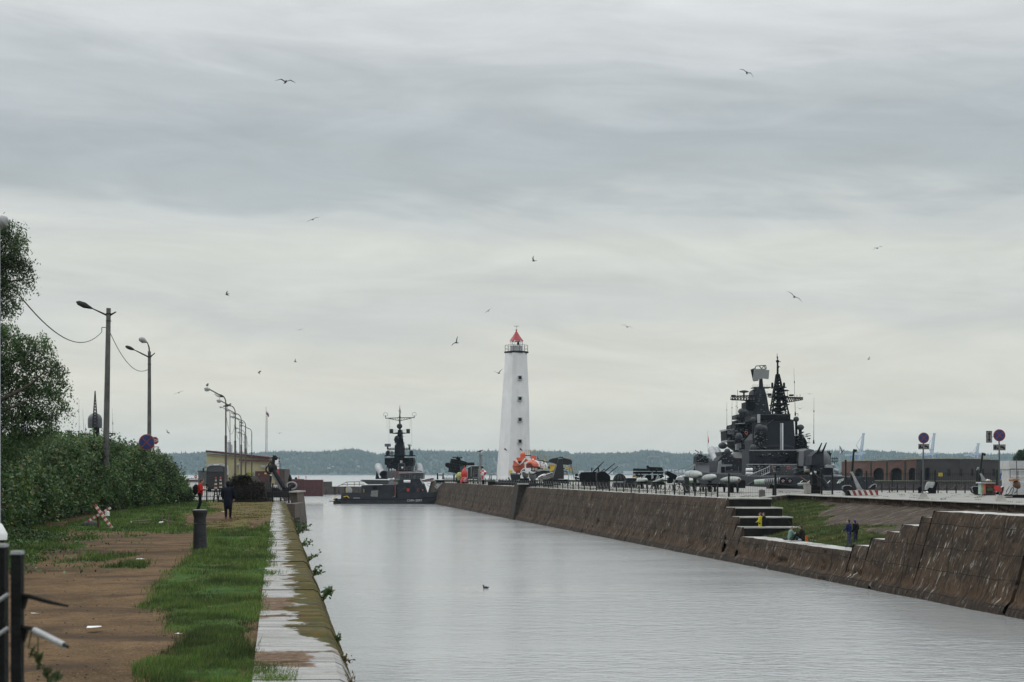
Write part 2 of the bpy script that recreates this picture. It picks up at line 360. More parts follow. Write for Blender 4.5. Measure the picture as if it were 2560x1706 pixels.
for px, py, wd, h_, lb in ((822, 1172, 8, 3, 'pale house in the wood above the far shore left of the patrol ship'), (832, 1168, 5, 2.5, 'small pale house just right of another in the far wood'), (896, 1167, 7, 2.2, 'pale house high in the wood beside the left missile canister'), (715, 1178, 5, 3, 'pale house in the far wood right of the flagpole')):
    far_building(px, py, wd, h_, 5050, PALEB, lb, 'houses in the far wood')
far_building(1637, 1143, 28, 2.5, 5300, REDB, 'brownish clearing hall high on the wooded hillside', 'houses in the far wood')

# harbour cranes
CRANE = mat('pale_crane_steel', (.40, .46, .52), .6, .1, .05); CBLUE = mat('blue_crane_steel', (.06, .14, .38), .6, .1, .05)
def boom_crane(px, base, top, lean, jib, label, Yc=3200):
    x, y, z = at(px, base, Yc); t = thing('harbour_crane', label, 'crane', (x, y, z), 'slewing harbour cranes'); k = Yc/F
    tp = at(px+lean, top, Yc)
    for dx in (-5, 5):
        mb = MB(); mb.tube((x+dx*k, y, z), (x, y, z+18*k), .9*k*1.0, n=4); mb.build('leg', CRANE, t)
    mb = MB(); mb.lattice((x, y, z+12*k), tp, (6.5*k, 3.5*k), .8, 9); mb.tube((tp[0]-4*k, y, tp[2]), (tp[0]+4*k, y, tp[2]), 1.2*k, n=6); mb.build('mast', CRANE, t)
    mb = MB(); j = at(px+jib[0], jib[1], Yc); mb.tube((x, y, z+14*k), j, .9, n=4); mb.tube(j, tp, .6, n=4); mb.tube((x-4*k, y, z+26*k), (x+4*k, y, z+26*k), 2.6*k, n=6); mb.build('jib', CRANE, t)
boom_crane(2152, 1150, 1084, 7, (-11, 1113), 'tall pale harbour crane over the left end of the brick fort')
boom_crane(2329, 1150, 1084, 7, (-9, 1115), 'tall pale harbour crane right of the first no stopping sign')
boom_crane(2440, 1158, 1109, 6, (-14, 1140), 'shorter pale harbour crane with a forked jib left of the second signpost')
for i, (px, lb) in enumerate(((2135, 'leftmost'), (2320, 'middle'), (2433, 'rightmost'))):
    Yc = 3000; k = Yc/F; x, y, z = at(px, 1157, Yc)
    t = thing('gantry_crane', 'blue gantry crane on the far quay, %s of three' % lb, 'crane', (x, y, z), 'blue gantry cranes')
    for dx in (-8, 7, 22):
        mb = MB(); mb.tube((x+dx*k, y, z), (x+dx*k, y, z+25*k), 1.0*k, n=4); mb.tube((x+(dx-4)*k, y, z), (x+dx*k, y, z+22*k), .5*k, n=4); mb.build('leg', CBLUE, t)
    mb = MB(); mb.lattice((x-22*k, y, z+18*k), (x+28*k, y, z+24*k), (3*k, 3*k), .5, 9); mb.build('girder', CRANE, t)

# breakwater and the round red pier
SEAWALL = mat('dark_sea_wall', (.075, .06, .055), .85, .35, .4, streak=.35, scol=(.035, .035, .03), sth=.5)
def W(px, Y): return (px-1280)*Y/F
mb = MB(); mb.box((W(840, 462), 464, .8), (W(985, 462)-W(690, 462), 5, 3.6)); mb.box((W(772, 462), 465, 3.4), (14, 3.4, 1.6)); mb.box((W(790, 462), 464.2, 3.0), (9, 3.8, .8))
for k in range(24): mb.box((W(700+k*12, 462)+random.uniform(-.4, .4), 461.4, .9), (1.4, .5, 3.0+random.uniform(-.1, .1)))
solo('breakwater', mb, SEAWALL, 'long low dark breakwater across the canal mouth with a raised block', 'breakwater', smooth=None)
PIERM = mat('red_brown_pier', (.11, .06, .055), .85, .3, .5, streak=.3, scol=(.05, .04, .04), sth=.5)
t = thing('round_pier', 'red brown cylindrical pier head left of the canal mouth', 'pier', (W(728, 366), 366, 0))
mb = MB(); mb.lathe((W(728, 366), 366, -3), (W(728, 366), 366, 5.45), [(0, 3.3), (.94, 3.15), (.945, 3.3), (1, 3.3)], 28); mb.build('drum', PIERM, t)
mb = MB(); mb.tube((W(727, 365), 365, 5.4), (W(727, 365), 365, 6.4), .12); mb.build('post', BLACK, t); mb = MB(); mb.ball((W(740, 365), 365, 5.6), .35); mb.build('bollard', BLACK, t)
for px, c, lb in ((747, RED, 'small red channel marker beyond the round pier'), (765, RED, 'small red channel marker above the breakwater')):
    mb = MB(); x, y, z = at(px, 1192, 900); mb.tube((x, y, 0), (x, y, 4.6), .4, .2, 6); mb.ball((x, y, 4.8), .4); solo('channel_marker', mb, c, lb, 'buoy')

# ------------------------------------------------------------------ left bank
ZL = 4.87
def gpx(x, Y): return 1280+x/Y*F, HOR+(CZ-ZL)/Y*F
def P2(l): return [(x/2.588, 1100+y/2.588) for x, y in l]
G_main = P2([(1300, 590), (1335, 620), (1250, 760), (1160, 830), (1105, 862), (1120, 900), (1010, 945), (1060, 1000), (980, 1050), (1010, 1100), (1110, 1112), (1085, 1140), (1185, 1190), (1060, 1222), (1300, 1252), (1185, 1330), (1050, 1425), (900, 1490), (1010, 1530), (1000, 1640),
             (1900, 1640), (1930, 1535), (1750, 1482), (1530, 1350), (1490, 1300), (1590, 1240), (1500, 1205), (1640, 1160), (1692, 1010), (1722, 930), (1790, 900), (1745, 845), (1732, 730), (1755, 630), (1750, 545), (1690, 560), (1600, 600), (1450, 620)])
G_far = P2([(380, 560), (560, 520), (740, 470), (900, 440), (1200, 390), (1500, 380), (1770, 400), (1800, 470), (1740, 520), (1560, 520), (1480, 470), (1200, 490), (1180, 540), (1600, 520), (1590, 570), (1340, 600), (1000, 600), (700, 596), (500, 590)])
G_left = P2([(-200, 560), (380, 560), (430, 620), (330, 680), (200, 760), (120, 800), (-200, 850)])
G_dry = P2([(1330, 400), (1790, 400), (1800, 480), (1740, 545), (1600, 560), (1330, 590), (1180, 560), (1180, 480), (1400, 470)])
ROWS = 330; COLS = 210
Yr = 11.5*(112/11.5)**np.linspace(0, 1, ROWS); 
tcol = np.linspace(0, 1, COLS)**1.5
VX = np.zeros((ROWS, COLS)); VY = np.repeat(Yr[:, None], COLS, 1)
for i, Y in enumerate(Yr):
    e = cx_(-.2, Y); VX[i] = e - tcol*(26 + Y*.35)
def mask(x, Y, sd=0):
    px, py = gpx(x, Y); k = F/Y
    wx = px + (fbm(x*1.7, Y*.9, 4, 11+sd)-.5)*.4*k ; wy = py + (fbm(x*1.3+9, Y*.6, 4, 17+sd)-.5)*14
    g = inpoly(wx, wy, G_main) | inpoly(wx, wy, G_far) | inpoly(wx, wy, G_left)
    patch = (fbm(x*1.1, Y*.5, 4, 23) > .66) & (fbm(x*4, Y*2, 3, 4) > .5)
    return (g & (fbm(x*2.5, Y*1.2, 4, 31) > .29)) | (patch & (px < 300*1.2) & (py < 1420)), inpoly(wx, wy, G_dry), g
g, dry, g0 = mask(VX, VY)
relief = (fbm(VX*.8, VY*.4, 5, 2)-.5)*.07 + g0*.035 + (fbm(VX*5, VY*4, 3, 8)-.5)*.02
rut = np.exp(-((gpx(VX, VY)[1]-1502-8*np.sin(VX*2))/9)**2)*((VX < -5.0*VY/26+1))*.05
VZ = ZL-.01 + relief - rut
wet = np.clip((fbm(VX*.6+4, VY*1.6, 4, 41)-.52)*6, 0, 1)*(~g0)
A = np.stack([g.astype(float), dry.astype(float), wet, np.ones_like(VX)], -1)
m = bpy.data.materials.new('path_earth_and_turf'); m.use_nodes = True; nt = m.node_tree; b = nt.nodes['Principled BSDF']
at_ = N(nt, 'ShaderNodeAttribute', attribute_name='mask'); sp = N(nt, 'ShaderNodeSeparateColor'); L(nt, at_.outputs['Color'], sp.inputs[0])
tc = N(nt, 'ShaderNodeTexCoord')
def nz(sc_, det=6, st=(1, 1, 1), r=.65):
    mp = N(nt, 'ShaderNodeMapping'); mp.inputs['Scale'].default_value = st; L(nt, tc.outputs['Object'], mp.inputs[0])
    n = N(nt, 'ShaderNodeTexNoise', i_Scale=sc_, i_Detail=det, i_Roughness=r); L(nt, mp.outputs[0], n.inputs['Vector']); return n.outputs[0]
def mixc(f, a, b_):
    x = N(nt, 'ShaderNodeMix', data_type='RGBA')
    for s_, v in (('Factor', f), ('A', a), ('B', b_)):
        if isinstance(v, (tuple, float, int)): x.inputs[s_].default_value = (*v, 1) if isinstance(v, tuple) else v
        else: L(nt, v, x.inputs[s_])
    return x.outputs['Result']
def rng_(v, a, b_, c=0, d=1):
    r = N(nt, 'ShaderNodeMapRange', i_1=a, i_2=b_, i_3=c, i_4=d); L(nt, v, r.inputs[0]); return r.outputs[0]
dirt = mixc(rng_(nz(.9, 7, (1, .7, 1)), .35, .65), (.072, .045, .022), (.155, .098, .050))
dirt = mixc(rng_(nz(14, 4), .56, .7), dirt, (.035, .027, .022))
dirt = mixc(rng_(nz(5, 6, (.6, 1.4, 1)), .52, .68, 0, .7), dirt, (.05, .034, .022))
dirt = mixc(rng_(nz(7, 6), .58, .7, 0, .5), dirt, (.2, .155, .115))
dirt = mixc(rng_(nz(24, 4), .38, .46, .6, 0), dirt, (.04, .028, .018))
dirt = mixc(rng_(nz(30, 4), .56, .64, 0, .6), dirt, (.21, .16, .115))
dirt = mixc(rng_(nz(38, 3), .64, .72), dirt, (.19, .15, .115))
dirt = mixc(M_(nt, 'MULTIPLY', sp.outputs[2], .75), dirt, (.045, .032, .024))
grs = mixc(rng_(nz(3, 5), .35, .65), (.022, .05, .012), (.055, .11, .024))
dryc = mixc(rng_(nz(2.2, 5), .35, .65), (.13, .095, .03), (.075, .095, .028))
dryc = mixc(rng_(nz(1.2, 5), .5, .56), dryc, (.11, .075, .05))
grs = mixc(sp.outputs[1], grs, dryc)
L(nt, mixc(sp.outputs[0], dirt, grs), b.inputs['Base Color']); b.inputs['Roughness'].default_value = .9; b.inputs['Specular IOR Level'].default_value = .08
bp = N(nt, 'ShaderNodeBump', i_Strength=.7, i_Distance=.03); L(nt, nz(22, 6), bp.inputs['Height']); L(nt, bp.outputs[0], b.inputs['Normal'])
EARTH = m
npobj('ground', np.stack([VX, VY, VZ], -1).reshape(-1, 3), grid_faces(ROWS, COLS), EARTH, {'mask': A.reshape(-1, 4)}, kind='structure')
# ground behind and beside what the photograph shows
PLAINE = mat('plain_turf', (.05, .075, .028), .9, .5, .6)
mb = MB(); mb.quad((-300, -40, ZL-.14), (cx_(-.3, -40), -40, ZL-.14), (cx_(-.3, 113), 113, ZL-.14), (-300, 113, ZL-.14)); struct('meadow', mb, PLAINE)
# wet apron beyond the railing
mb = MB(); A0 = 103.2
mb.prism([(-320, 112.9, ZL-.6), (cx_(.6, A0)-18, A0, ZL-.6), (cx_(.6, A0), A0, ZL-.6), (cx_(.6, 338), 338, ZL-.6), (-320, 338, ZL-.6)], (0, 0, .61)); struct('apron_pavement', mb, LCONC)
mb = MB(); mb.box((-160, 338.6, 3.4), (230, 1.2, 3.9)); mb.box((-160, 338.8, 5.25), (230, .5, .3)); solo('quay_kerb', mb, DRED, 'dark red kerb wall along the far edge of the left apron', 'kerb', smooth=None)

# coping slabs of the left quay
m = bpy.data.materials.new('coping_slab_stone'); m.use_nodes = True; nt = m.node_tree; b = nt.nodes['Principled BSDF']
tc = N(nt, 'ShaderNodeTexCoord'); sp = N(nt, 'ShaderNodeSeparateXYZ'); L(nt, tc.outputs['Object'], sp.inputs[0])
u = M_(nt, 'MULTIPLY_ADD', sp.outputs[1], .166, sp.outputs[0])
stone = mixc(rng_(nz(2.2, 6, (.5, 1.5, 1)), .3, .7), (.19, .185, .175), (.36, .36, .35))
stone = mixc(rng_(nz(3, 7, (.2, 3.2, 1)), .5, .62, 0, .85), stone, (.075, .062, .05))
stone = mixc(rng_(nz(14, 5), .6, .7, 0, .7), stone, (.06, .05, .04))
dn = M_(nt, 'ADD', nz(.55, 5, (1, 1.3, 1)), M_(nt, 'MULTIPLY', rng_(sp.outputs[1], 13, 26, 1, 0), .07))
def tongue(yc, hw, um):
    k = M_(nt, 'ABSOLUTE', M_(nt, 'SUBTRACT', M_(nt, 'ADD', sp.outputs[1], M_(nt, 'MULTIPLY', nz(.8, 5), 1.5)), yc+.75)); q = rng_(k, hw, hw*.8)
    return M_(nt, 'MULTIPLY', q, rng_(M_(nt, 'ADD', u, M_(nt, 'MULTIPLY', M_(nt, 'SUBTRACT', nz(1.5, 6), .5), 1.2)), um+.06, um-.02))
gr_dirt = M_(nt, 'MAXIMUM', rng_(dn, .60, .64), M_(nt, 'MAXIMUM', tongue(22.8, 1.3, .30), tongue(15.9, .75, .35)))
stone = mixc(gr_dirt, stone, mixc(rng_(nz(9, 5), .4, .6), (.09, .062, .043), (.17, .12, .085)))
mossn = M_(nt, 'ADD', u, M_(nt, 'MULTIPLY', M_(nt, 'SUBTRACT', nz(1.6, 7, (1, 1.2, 1)), .5), 1.7))
yfade = rng_(sp.outputs[1], 16, 19, .8, 0.0)
mossf = rng_(M_(nt, 'SUBTRACT', mossn, yfade), .22, .30, 0, .96)
moss = mixc(rng_(nz(3, 5), .42, .58), (.085, .062, .010), (.045, .034, .015))
moss = mixc(rng_(nz(6, 5), .5, .62), moss, (.04, .055, .012))
L(nt, mixc(mossf, stone, moss), b.inputs['Base Color'])
L(nt, rng_(M_(nt, 'MAXIMUM', mossf, gr_dirt), 0, 1, .5, .05), b.inputs['Specular IOR Level'])
rgh = M_(nt, 'ADD', rng_(nz(1.6, 5, (.4, 1.8, 1)), .4, .6, .16, .5), M_(nt, 'MULTIPLY', M_(nt, 'MAXIMUM', mossf, gr_dirt), .5))
L(nt, rgh, b.inputs['Roughness'])
bp = N(nt, 'ShaderNodeBump', i_Strength=.5, i_Distance=.02); L(nt, nz(16, 6), bp.inputs['Height']); L(nt, bp.outputs[0], b.inputs['Normal'])
SLAB = m
mb = MB(); Y = 11.0; random.seed(3)
while Y < 101.5:
    ln_ = random.uniform(1.3, 2.3); dz = random.uniform(-.012, .012); Y1 = Y+ln_-.03
    p = lambda u_, y_, z_: (cx_(u_, y_), y_, z_)
    top = ZL+.03+dz; j = random.uniform(-.02, .02)
    prof = [(-.24, ZL-.3), (-.24, top), (.66+j, top), (.74+j, top-.04), (.90+j, top-.34), (.90, ZL-.9), (-.24, ZL-.9)]
    a = [p(u_, Y, z_) for u_, z_ in prof]; c = [p(u_, Y1, z_) for u_, z_ in prof]; n = len(prof)
    mb.add(a+c, [tuple(range(n)), tuple(range(2*n-1, n-1, -1))]+[(i, n+i, n+(i+1) % n, (i+1) % n) for i in range(n)])
    Y += ln_
solo('stone_coping', mb, SLAB, 'wet stone slab edge of the left bank with mossy rim', 'quay edge', smooth=None, org=(0, 0, 0))
WALLL = mat('left_quay_masonry', (.075, .06, .05), .85, .35, .8, streak=.3, scol=(.03, .03, .025), sth=.5)
mb = MB(); mb.prism([(cx_(-.4, -30), -30, -2), (cx_(.84, -30), -30, -2), (cx_(.84, 338), 338, -2), (cx_(-.4, 338), 338, -2)], (0, 0, ZL-.92+2))
solo('left_quay_wall', mb, WALLL, 'dark stone face of the left quay below the coping', 'wall', smooth=None)
# raised dark buttress at the end of the path
t = thing('quay_buttress', 'dark sloping stone buttress standing up at the left quay edge by the anchor', 'buttress', (W(734, 100), 100, ZL))
mb = MB(); mb.prism([at(724, 1232, 97), at(742, 1231, 97), at(750, 1300, 97), at(752, 1330, 97), at(738, 1330, 97)], (0, 3.2, 0)); mb.build('body', WALLL, t, None)
mb = MB(); mb.prism([at(722, 1228.5, 96.6), at(743, 1228.5, 96.6), at(743, 1232, 96.6), at(722, 1232, 96.6)], (0, 4, 0)); mb.build('cap', CONC, t, None)
mb = MB(); mb.box((W(740, 92), 92, 4.6), (.5, 4.2, .9)); solo('edge_block', mb, WALLL, 'low dark stone block against the buttress on the left quay edge', 'block', smooth=None)

# grass: blades spread over the turf that shows
GR = leafmat('grass_blades', [(.02, .055, .010), (.038, .09, .016), (.06, .135, .025), (.12, .165, .035), (.05, .08, .018), (.17, .15, .06)], .3, nsc=.9)
GD = leafmat('dry_grass_blades', [(.14, .10, .03), (.07, .08, .022), (.10, .085, .028), (.17, .13, .05)], .3)
def blades(n, pyr, pxr, sel, hgt, name, m, label, seed, fill=False):
    r = np.random.default_rng(seed)
    py = pyr[0]+(pyr[1]-pyr[0])*r.random(n); Y = (CZ-ZL)*F/(py-HOR); px = r.uniform(pxr[0], pxr[1], n); x = (px-1280)*Y/F
    gg, dd, g1 = mask(x+r.normal(0, .07, n), Y+r.normal(0, .35, n)); k = sel(gg, dd, g1) & (x < cx_(.42, Y)); x, Y = x[k], Y[k]; n = len(x)
    h = r.uniform(.4, 1.0, n)*hgt*(.25+fbm(x*1.5, Y*.8, 3, 5)**1.5*2.2); wd = np.maximum(.006, Y/F*1.1)
    a = r.uniform(0, 2*math.pi, n); lx, ly = np.cos(a)*h*r.uniform(.1, .7, n), np.sin(a)*h*.3
    b0 = np.stack([x-wd, Y, np.full(n, ZL-.02)], -1); b1 = np.stack([x+wd, Y, np.full(n, ZL-.03)], -1)
    tp = np.stack([x+lx, Y+ly, ZL-.01+h], -1)
    V = np.stack([b0, b1, tp], 1).reshape(-1, 3); npobj(name, V, np.arange(3*n).reshape(-1, 3), m, smooth=False, kind='stuff', label=label, cat='grass')
blades(150000, (1262, 1712), (330, 745), lambda g_, d_, g1: g_ & ~d_, .10, 'grass', GR, 'green grass along the quay path and lawn', 1)
blades(90000, (1255, 1420), (-20, 720), lambda g_, d_, g1: g_ & ~d_, .16, 'lawn_grass', GR, 'longer green grass at the foot of the hedge', 2)
blades(30000, (1254, 1330), (430, 700), lambda g_, d_, g1: g_ & d_, .07, 'dry_grass', GD, 'short dry yellowish turf near the railing', 3)
# stones and litter
r = np.random.default_rng(9); mb = MB(); 
for k in range(420):
    py = 1290+420*r.random()**.8; Y = (CZ-ZL)*F/(py-HOR); px = r.uniform(20, 700); x = (px-1280)*Y/F
    if x > cx_(-.5, Y): continue
    s_ = r.uniform(.006, .02); mb.ball((x, Y, ZL+.003), (s_, s_*r.uniform(.6, 1.3), s_*.6), 5, 3)
mb.build('pebbles', mat('path_pebbles', (.10, .08, .06), .9, .5, 30), None, None, kind='stuff', label='small stones scattered over the earth path', cat='pebbles')
for px, py, w_, lb in ((236, 1578, .27, 'flat white scrap of paper on the near earth path'), (347, 1403, .3, 'small white scrap lying in the middle of the path'), (447, 1595, .12, 'tiny white scrap at the edge of the near grass'), (86, 1543, .16, 'small pale scrap near the broken railing'), (618, 1381, .2, 'white scrap in the grass right of the bollard'), (558, 1282, .3, 'crumpled white litter at the feet of the person in dark clothes')):
    Y = (CZ-ZL)*F/(py-HOR); x = (px-1280)*Y/F; mb = MB(); n = 7
    pts = [(x+w_*.5*math.cos(6.283*i/n)*random.uniform(.6, 1), Y+w_*.35*math.sin(6.283*i/n), ZL+.04+random.uniform(0, .02)) for i in range(n)]
    mb.prism(pts, (0, 0, .006)); solo('paper_scrap', mb, WHITE, lb, 'litter', 'litter on the path', smooth=None)

# ------------------------------------------------------------------ right quay: wall, steps, bank, paving
ZR = 4.93
def uf(z): return 35.9+1.4*z/4.93
m = bpy.data.materials.new('canal_wall_masonry'); m.use_nodes = True; nt = m.node_tree; b = nt.nodes['Principled BSDF']
tc = N(nt, 'ShaderNodeTexCoord'); sp = N(nt, 'ShaderNodeSeparateXYZ'); L(nt, tc.outputs['Object'], sp.inputs[0])
base = mixc(rng_(nz(.5, 7), .33, .67), (.020, .0145, .010), (.072, .050, .034))
base = mixc(rng_(nz(1.6, 6, (.5, .5, 1.2)), .5, .7, 0, .7), base, (.075, .052, .035))
# the lower courses are stained by the tide
tide = rng_(M_(nt, 'ADD', sp.outputs[2], M_(nt, 'MULTIPLY', nz(.8, 4), 1.2)), .9, 2.3, 1, 0)
base = mixc(M_(nt, 'MULTIPLY', tide, .6), base, (.078, .046, .024))
base = mixc(rng_(M_(nt, 'ADD', sp.outputs[2], M_(nt, 'MULTIPLY', nz(1.3, 4), .8)), .75, 1.0, .85, 0), base, (.03, .024, .02))
# white lime runs, long in the vertical and leaning with the batter
mpv = N(nt, 'ShaderNodeCombineXYZ'); L(nt, M_(nt, 'MULTIPLY_ADD', sp.outputs[2], .35, M_(nt, 'MULTIPLY', sp.outputs[1], 1.5)), mpv.inputs[0]); L(nt, M_(nt, 'MULTIPLY', sp.outputs[2], .32), mpv.inputs[1])
nst = N(nt, 'ShaderNodeTexNoise', i_Scale=3.4, i_Detail=7, i_Roughness=.7); L(nt, mpv.outputs[0], nst.inputs['Vector'])
base = mixc(M_(nt, 'MULTIPLY', rng_(nst.outputs[0], .56, .67), rng_(nz(.35, 3), .42, .6)), base, (.42, .41, .37))
nst2 = N(nt, 'ShaderNodeTexNoise', i_Scale=2.7, i_Detail=5, i_Roughness=.6); L(nt, mpv.outputs[0], nst2.inputs['Vector'])
base = mixc(rng_(nst2.outputs[0], .41, .48, .85, 0), base, (.02, .017, .015))
v = N(nt, 'ShaderNodeTexVoronoi', feature='DISTANCE_TO_EDGE', i_Scale=.22); 
wn = N(nt, 'ShaderNodeTexNoise', i_Scale=1.2, i_Detail=5); L(nt, tc.outputs['Object'], wn.inputs['Vector'])
vm = N(nt, 'ShaderNodeVectorMath', operation='MULTIPLY_ADD'); L(nt, wn.outputs['Color'], vm.inputs[0]); vm.inputs[1].default_value = (1.1, 1.1, 1.1); L(nt, tc.outputs['Object'], vm.inputs[2]); L(nt, vm.outputs[0], v.inputs['Vector'])
base = mixc(rng_(v.outputs['Distance'], .002, .006, .5, 0), base, (.01, .009, .008))
base = mixc(rng_(nz(4, 7, (1, 1, .5)), .55, .72, 0, .55), base, (.11, .085, .065))
def seam(coord, per, wob, wd, seed):      # joints between the big blocks, uneven and broken
    w2 = N(nt, 'ShaderNodeTexNoise', i_Scale=.45, i_Detail=5); m3 = N(nt, 'ShaderNodeMapping'); m3.inputs['Location'].default_value = (seed, seed, seed); L(nt, tc.outputs['Object'], m3.inputs[0]); L(nt, m3.outputs[0], w2.inputs['Vector'])
    k = M_(nt, 'FRACT', M_(nt, 'DIVIDE', M_(nt, 'MULTIPLY_ADD', w2.outputs[0], wob, coord), per)); k = M_(nt, 'ABSOLUTE', M_(nt, 'SUBTRACT', k, .5))
    return M_(nt, 'MULTIPLY', rng_(k, wd, wd*.4), rng_(w2.outputs[0], .40, .46))
yy = M_(nt, 'MULTIPLY_ADD', sp.outputs[2], -.25, sp.outputs[1])
js = M_(nt, 'MAXIMUM', M_(nt, 'MAXIMUM', seam(yy, 5.3, .35, .011, 3), seam(yy, 1.9, .3, .014, 8)), seam(sp.outputs[2], 1.25, .45, .022, 5))
base = mixc(M_(nt, 'MULTIPLY', js, .9), base, (.008, .007, .006))
L(nt, base, b.inputs['Base Color']); b.inputs['Roughness'].default_value = .85; b.inputs['Specular IOR Level'].default_value = .12
bp = N(nt, 'ShaderNodeBump', i_Strength=.55, i_Distance=.1); L(nt, nz(3, 8), bp.inputs['Height']); L(nt, bp.outputs[0], b.inputs['Normal'])
WALLR = m
STEPDK = mat('dark_step_stone', (.012, .0118, .011), .85, .4, 2, streak=.15, scol=(.06, .055, .045), spec=.1)  # risers much darker than the treads
segs = [(30, 58, 4.9), (58, 69.6, 4.88), (69.9, 80.6, 4.87), (80.6, 81.9, 4.5), (81.9, 84.1, 3.97), (84.1, 85.8, 3.5), (85.8, 87.8, 3.0), (87.8, 90.2, 2.47),
        (90.2, 98, 2.06), (98, 111.8, 2.05), (111.8, 113.5, 2.75), (113.5, 115.2, 3.5), (115.2, 117.5, 4.2), (117.5, 150, ZR), (150, 214, ZR), (215.2, 262, ZR), (262.3, 342, ZR)]
mb = MB(); V = []; FQ = []; MI = []; off = 0
def wall_u(Yg, Zg):
    d = (fbm(Yg*.35, Zg*.6, 5, 3)-.5)*.16 + (fbm(Yg*1.6, Zg*2, 4, 8)-.5)*.07 + (np.floor(Yg/5.3+.5) % 2-.5)*.05
    plinth = .22/(1+np.exp((Zg-(.40+.15*fbm(Yg*.5, Yg*0, 3, 6)))*30))
    hole = -.25*((fbm(Yg*1.1, Zg*1.4, 3, 15) > .72) & (Zg < 1.8))
    return 35.9+1.4*Zg/4.93 + d - plinth - hole
for (y0, y1, zt) in segs:
    nr = max(3, int((y1-y0)/.35)+1); nc = 24
    Yg, Tg = np.meshgrid(np.linspace(y0, y1, nr), np.linspace(0, 1, nc), indexing='ij')
    Zg = -1.5+(zt+1.5)*Tg - .05*(Tg > .99)*(fbm(Yg*1.3, Yg*0, 3, 2))
    ug = wall_u(Yg, Zg); ug[:, -1] += .06
    V.append(np.stack([ug-.166*Yg, Yg, Zg], -1).reshape(-1, 3)); FQ.append(grid_faces(nr, nc, off)); MI += [0]*((nr-1)*(nc-1)); off += nr*nc
    # crest
    T = 1.8; zt2 = zt-.05*fbm(np.linspace(y0, y1, nr)*1.3, np.zeros(nr), 3, 2)
    yy = np.linspace(y0, y1, nr); u0 = ug[:, -1]; rows = []
    for du in (0, .5, 1.1, T): rows.append(np.stack([u0*(1 if du < T else 1)+du-.166*yy, yy, zt2+(.012*fbm(yy*2, yy*0+du, 2, 1) if du else 0)], -1))
    V.append(np.stack(rows, 1).reshape(-1, 3)); FQ.append(grid_faces(nr, 4, off)); MI += [1]*((nr-1)*3); off += nr*4
    for Ye in (y0, y1):                                     # end faces (the risers)
        zz = np.linspace(-1.5, zt, 8); ue = 35.9+1.4*zz/4.93
        left = np.stack([ue-.166*Ye, np.full(8, Ye), zz], -1); right = np.stack([np.full(8, uf(zt)+T-.05)-.166*Ye, np.full(8, Ye), zz], -1)
        V.append(np.stack([left, right], 1).reshape(-1, 3)); FQ.append(grid_faces(8, 2, off)); MI += [2 if Ye == y1 else 0]*7; off += 16
o = npobj('canal_wall', np.concatenate(V), np.concatenate(FQ), [WALLR, CREST, STEPDK], label='stained sloping stone wall along the right side of the canal with stepped notch', cat='wall')
o.data.polygons.foreach_set('material_index', MI)
# far flight of big steps
t = thing('stone_steps', 'four big dark stone steps leading down to the anglers ledge', 'steps', (cx_(38.5, 112), 112, 2.05))
for (y0, zt, ur) in ((111.8, 2.75, 41.3), (113.5, 3.5, 41.2), (115.2, 4.2, 41.0), (117.5, ZR, 40.9)):
    mb = MB(); mb.prism([(cx_(uf(zt)+.15, y0-.02), y0-.02, 1.2), (cx_(ur, y0-.02), y0-.02, 1.2), (cx_(ur, 119), 119, 1.2), (cx_(uf(zt)+.15, 119), 119, 1.2)], (0, 0, zt-.09-1.2)); s_ = mb.build('riser', STEPDK, t, None)
    mb = MB(); mb.prism([(cx_(uf(zt)+.1, y0-.08), y0-.08, zt-.09), (cx_(ur+.05, y0-.08), y0-.08, zt-.09), (cx_(ur+.05, 119), 119, zt-.09), (cx_(uf(zt)+.1, 119), 119, zt-.09)], (0, 0, .10)); mb.build('tread', CREST, t, None)
# the bank: a bowl between ledge and road
nu_, nv_ = 60, 150
ug, Yg = np.meshgrid(np.linspace(37.9, 48.6, nu_), np.concatenate([np.linspace(30, 78, 30), np.linspace(78.5, 136, 120)]), indexing='xy')
line_d = (118.0+(ug-40.7)*2.08) - Yg                                   # distance before the far rim
s1 = np.clip((ug-38.6)/9.6, 0, 1); s2 = 1-np.clip(line_d/7.5, 0, 1); s3 = 1-np.clip((Yg-70)/12, 0, 1)
hz = 2.0 + 2.45*np.maximum(s1, s2*np.clip((ug-40.5)/1.3, 0, 1)) 
hz = np.maximum(hz, 2.0+2.93*s3*np.clip(1.0-(ug-37.9)/14, 0, 1)+.0*ug) + (fbm(ug*.8, Yg*.5, 4, 3)-.5)*.3*np.clip((ug-38)/1.5, 0, 1)
hz = np.minimum(hz, np.where(Yg < 74, 5.05, 4.9))
gm = ((1.12-s1*1.3 + (fbm(ug*.9, Yg*.35, 4, 13)-.5)*.9 > .62) | (ug-.387*Yg < (fbm(ug*.7, Yg*.5, 4, 19)-.5)*4)).astype(float); gm = np.where(Yg < 104, np.maximum((1.12-s1*1.3+(fbm(ug*.9, Yg*.35, 4, 13)-.5)*.9 > .62), (Yg < 79) & (ug < 43)), gm).astype(float)
dm = (fbm(ug*.7, Yg*.3, 4, 33) > .5).astype(float)
m = bpy.data.materials.new('bank_turf_and_stone'); m.use_nodes = True; nt = m.node_tree; b = nt.nodes['Principled BSDF']
at_ = N(nt, 'ShaderNodeAttribute', attribute_name='mask'); sp = N(nt, 'ShaderNodeSeparateColor'); L(nt, at_.outputs['Color'], sp.inputs[0]); tc = N(nt, 'ShaderNodeTexCoord')
st = mixc(rng_(nz(1.2, 6, (1, 2.5, 1)), .3, .7), (.030, .023, .018), (.095, .072, .054)); st = mixc(rng_(nz(1.5, 6, (.35, 3.2, .35)), .57, .66), st, (.26, .24, .21)); st = mixc(rng_(nz(3.3, 5, (.5, 3, .5)), .38, .46, .8, 0), st, (.02, .017, .014))
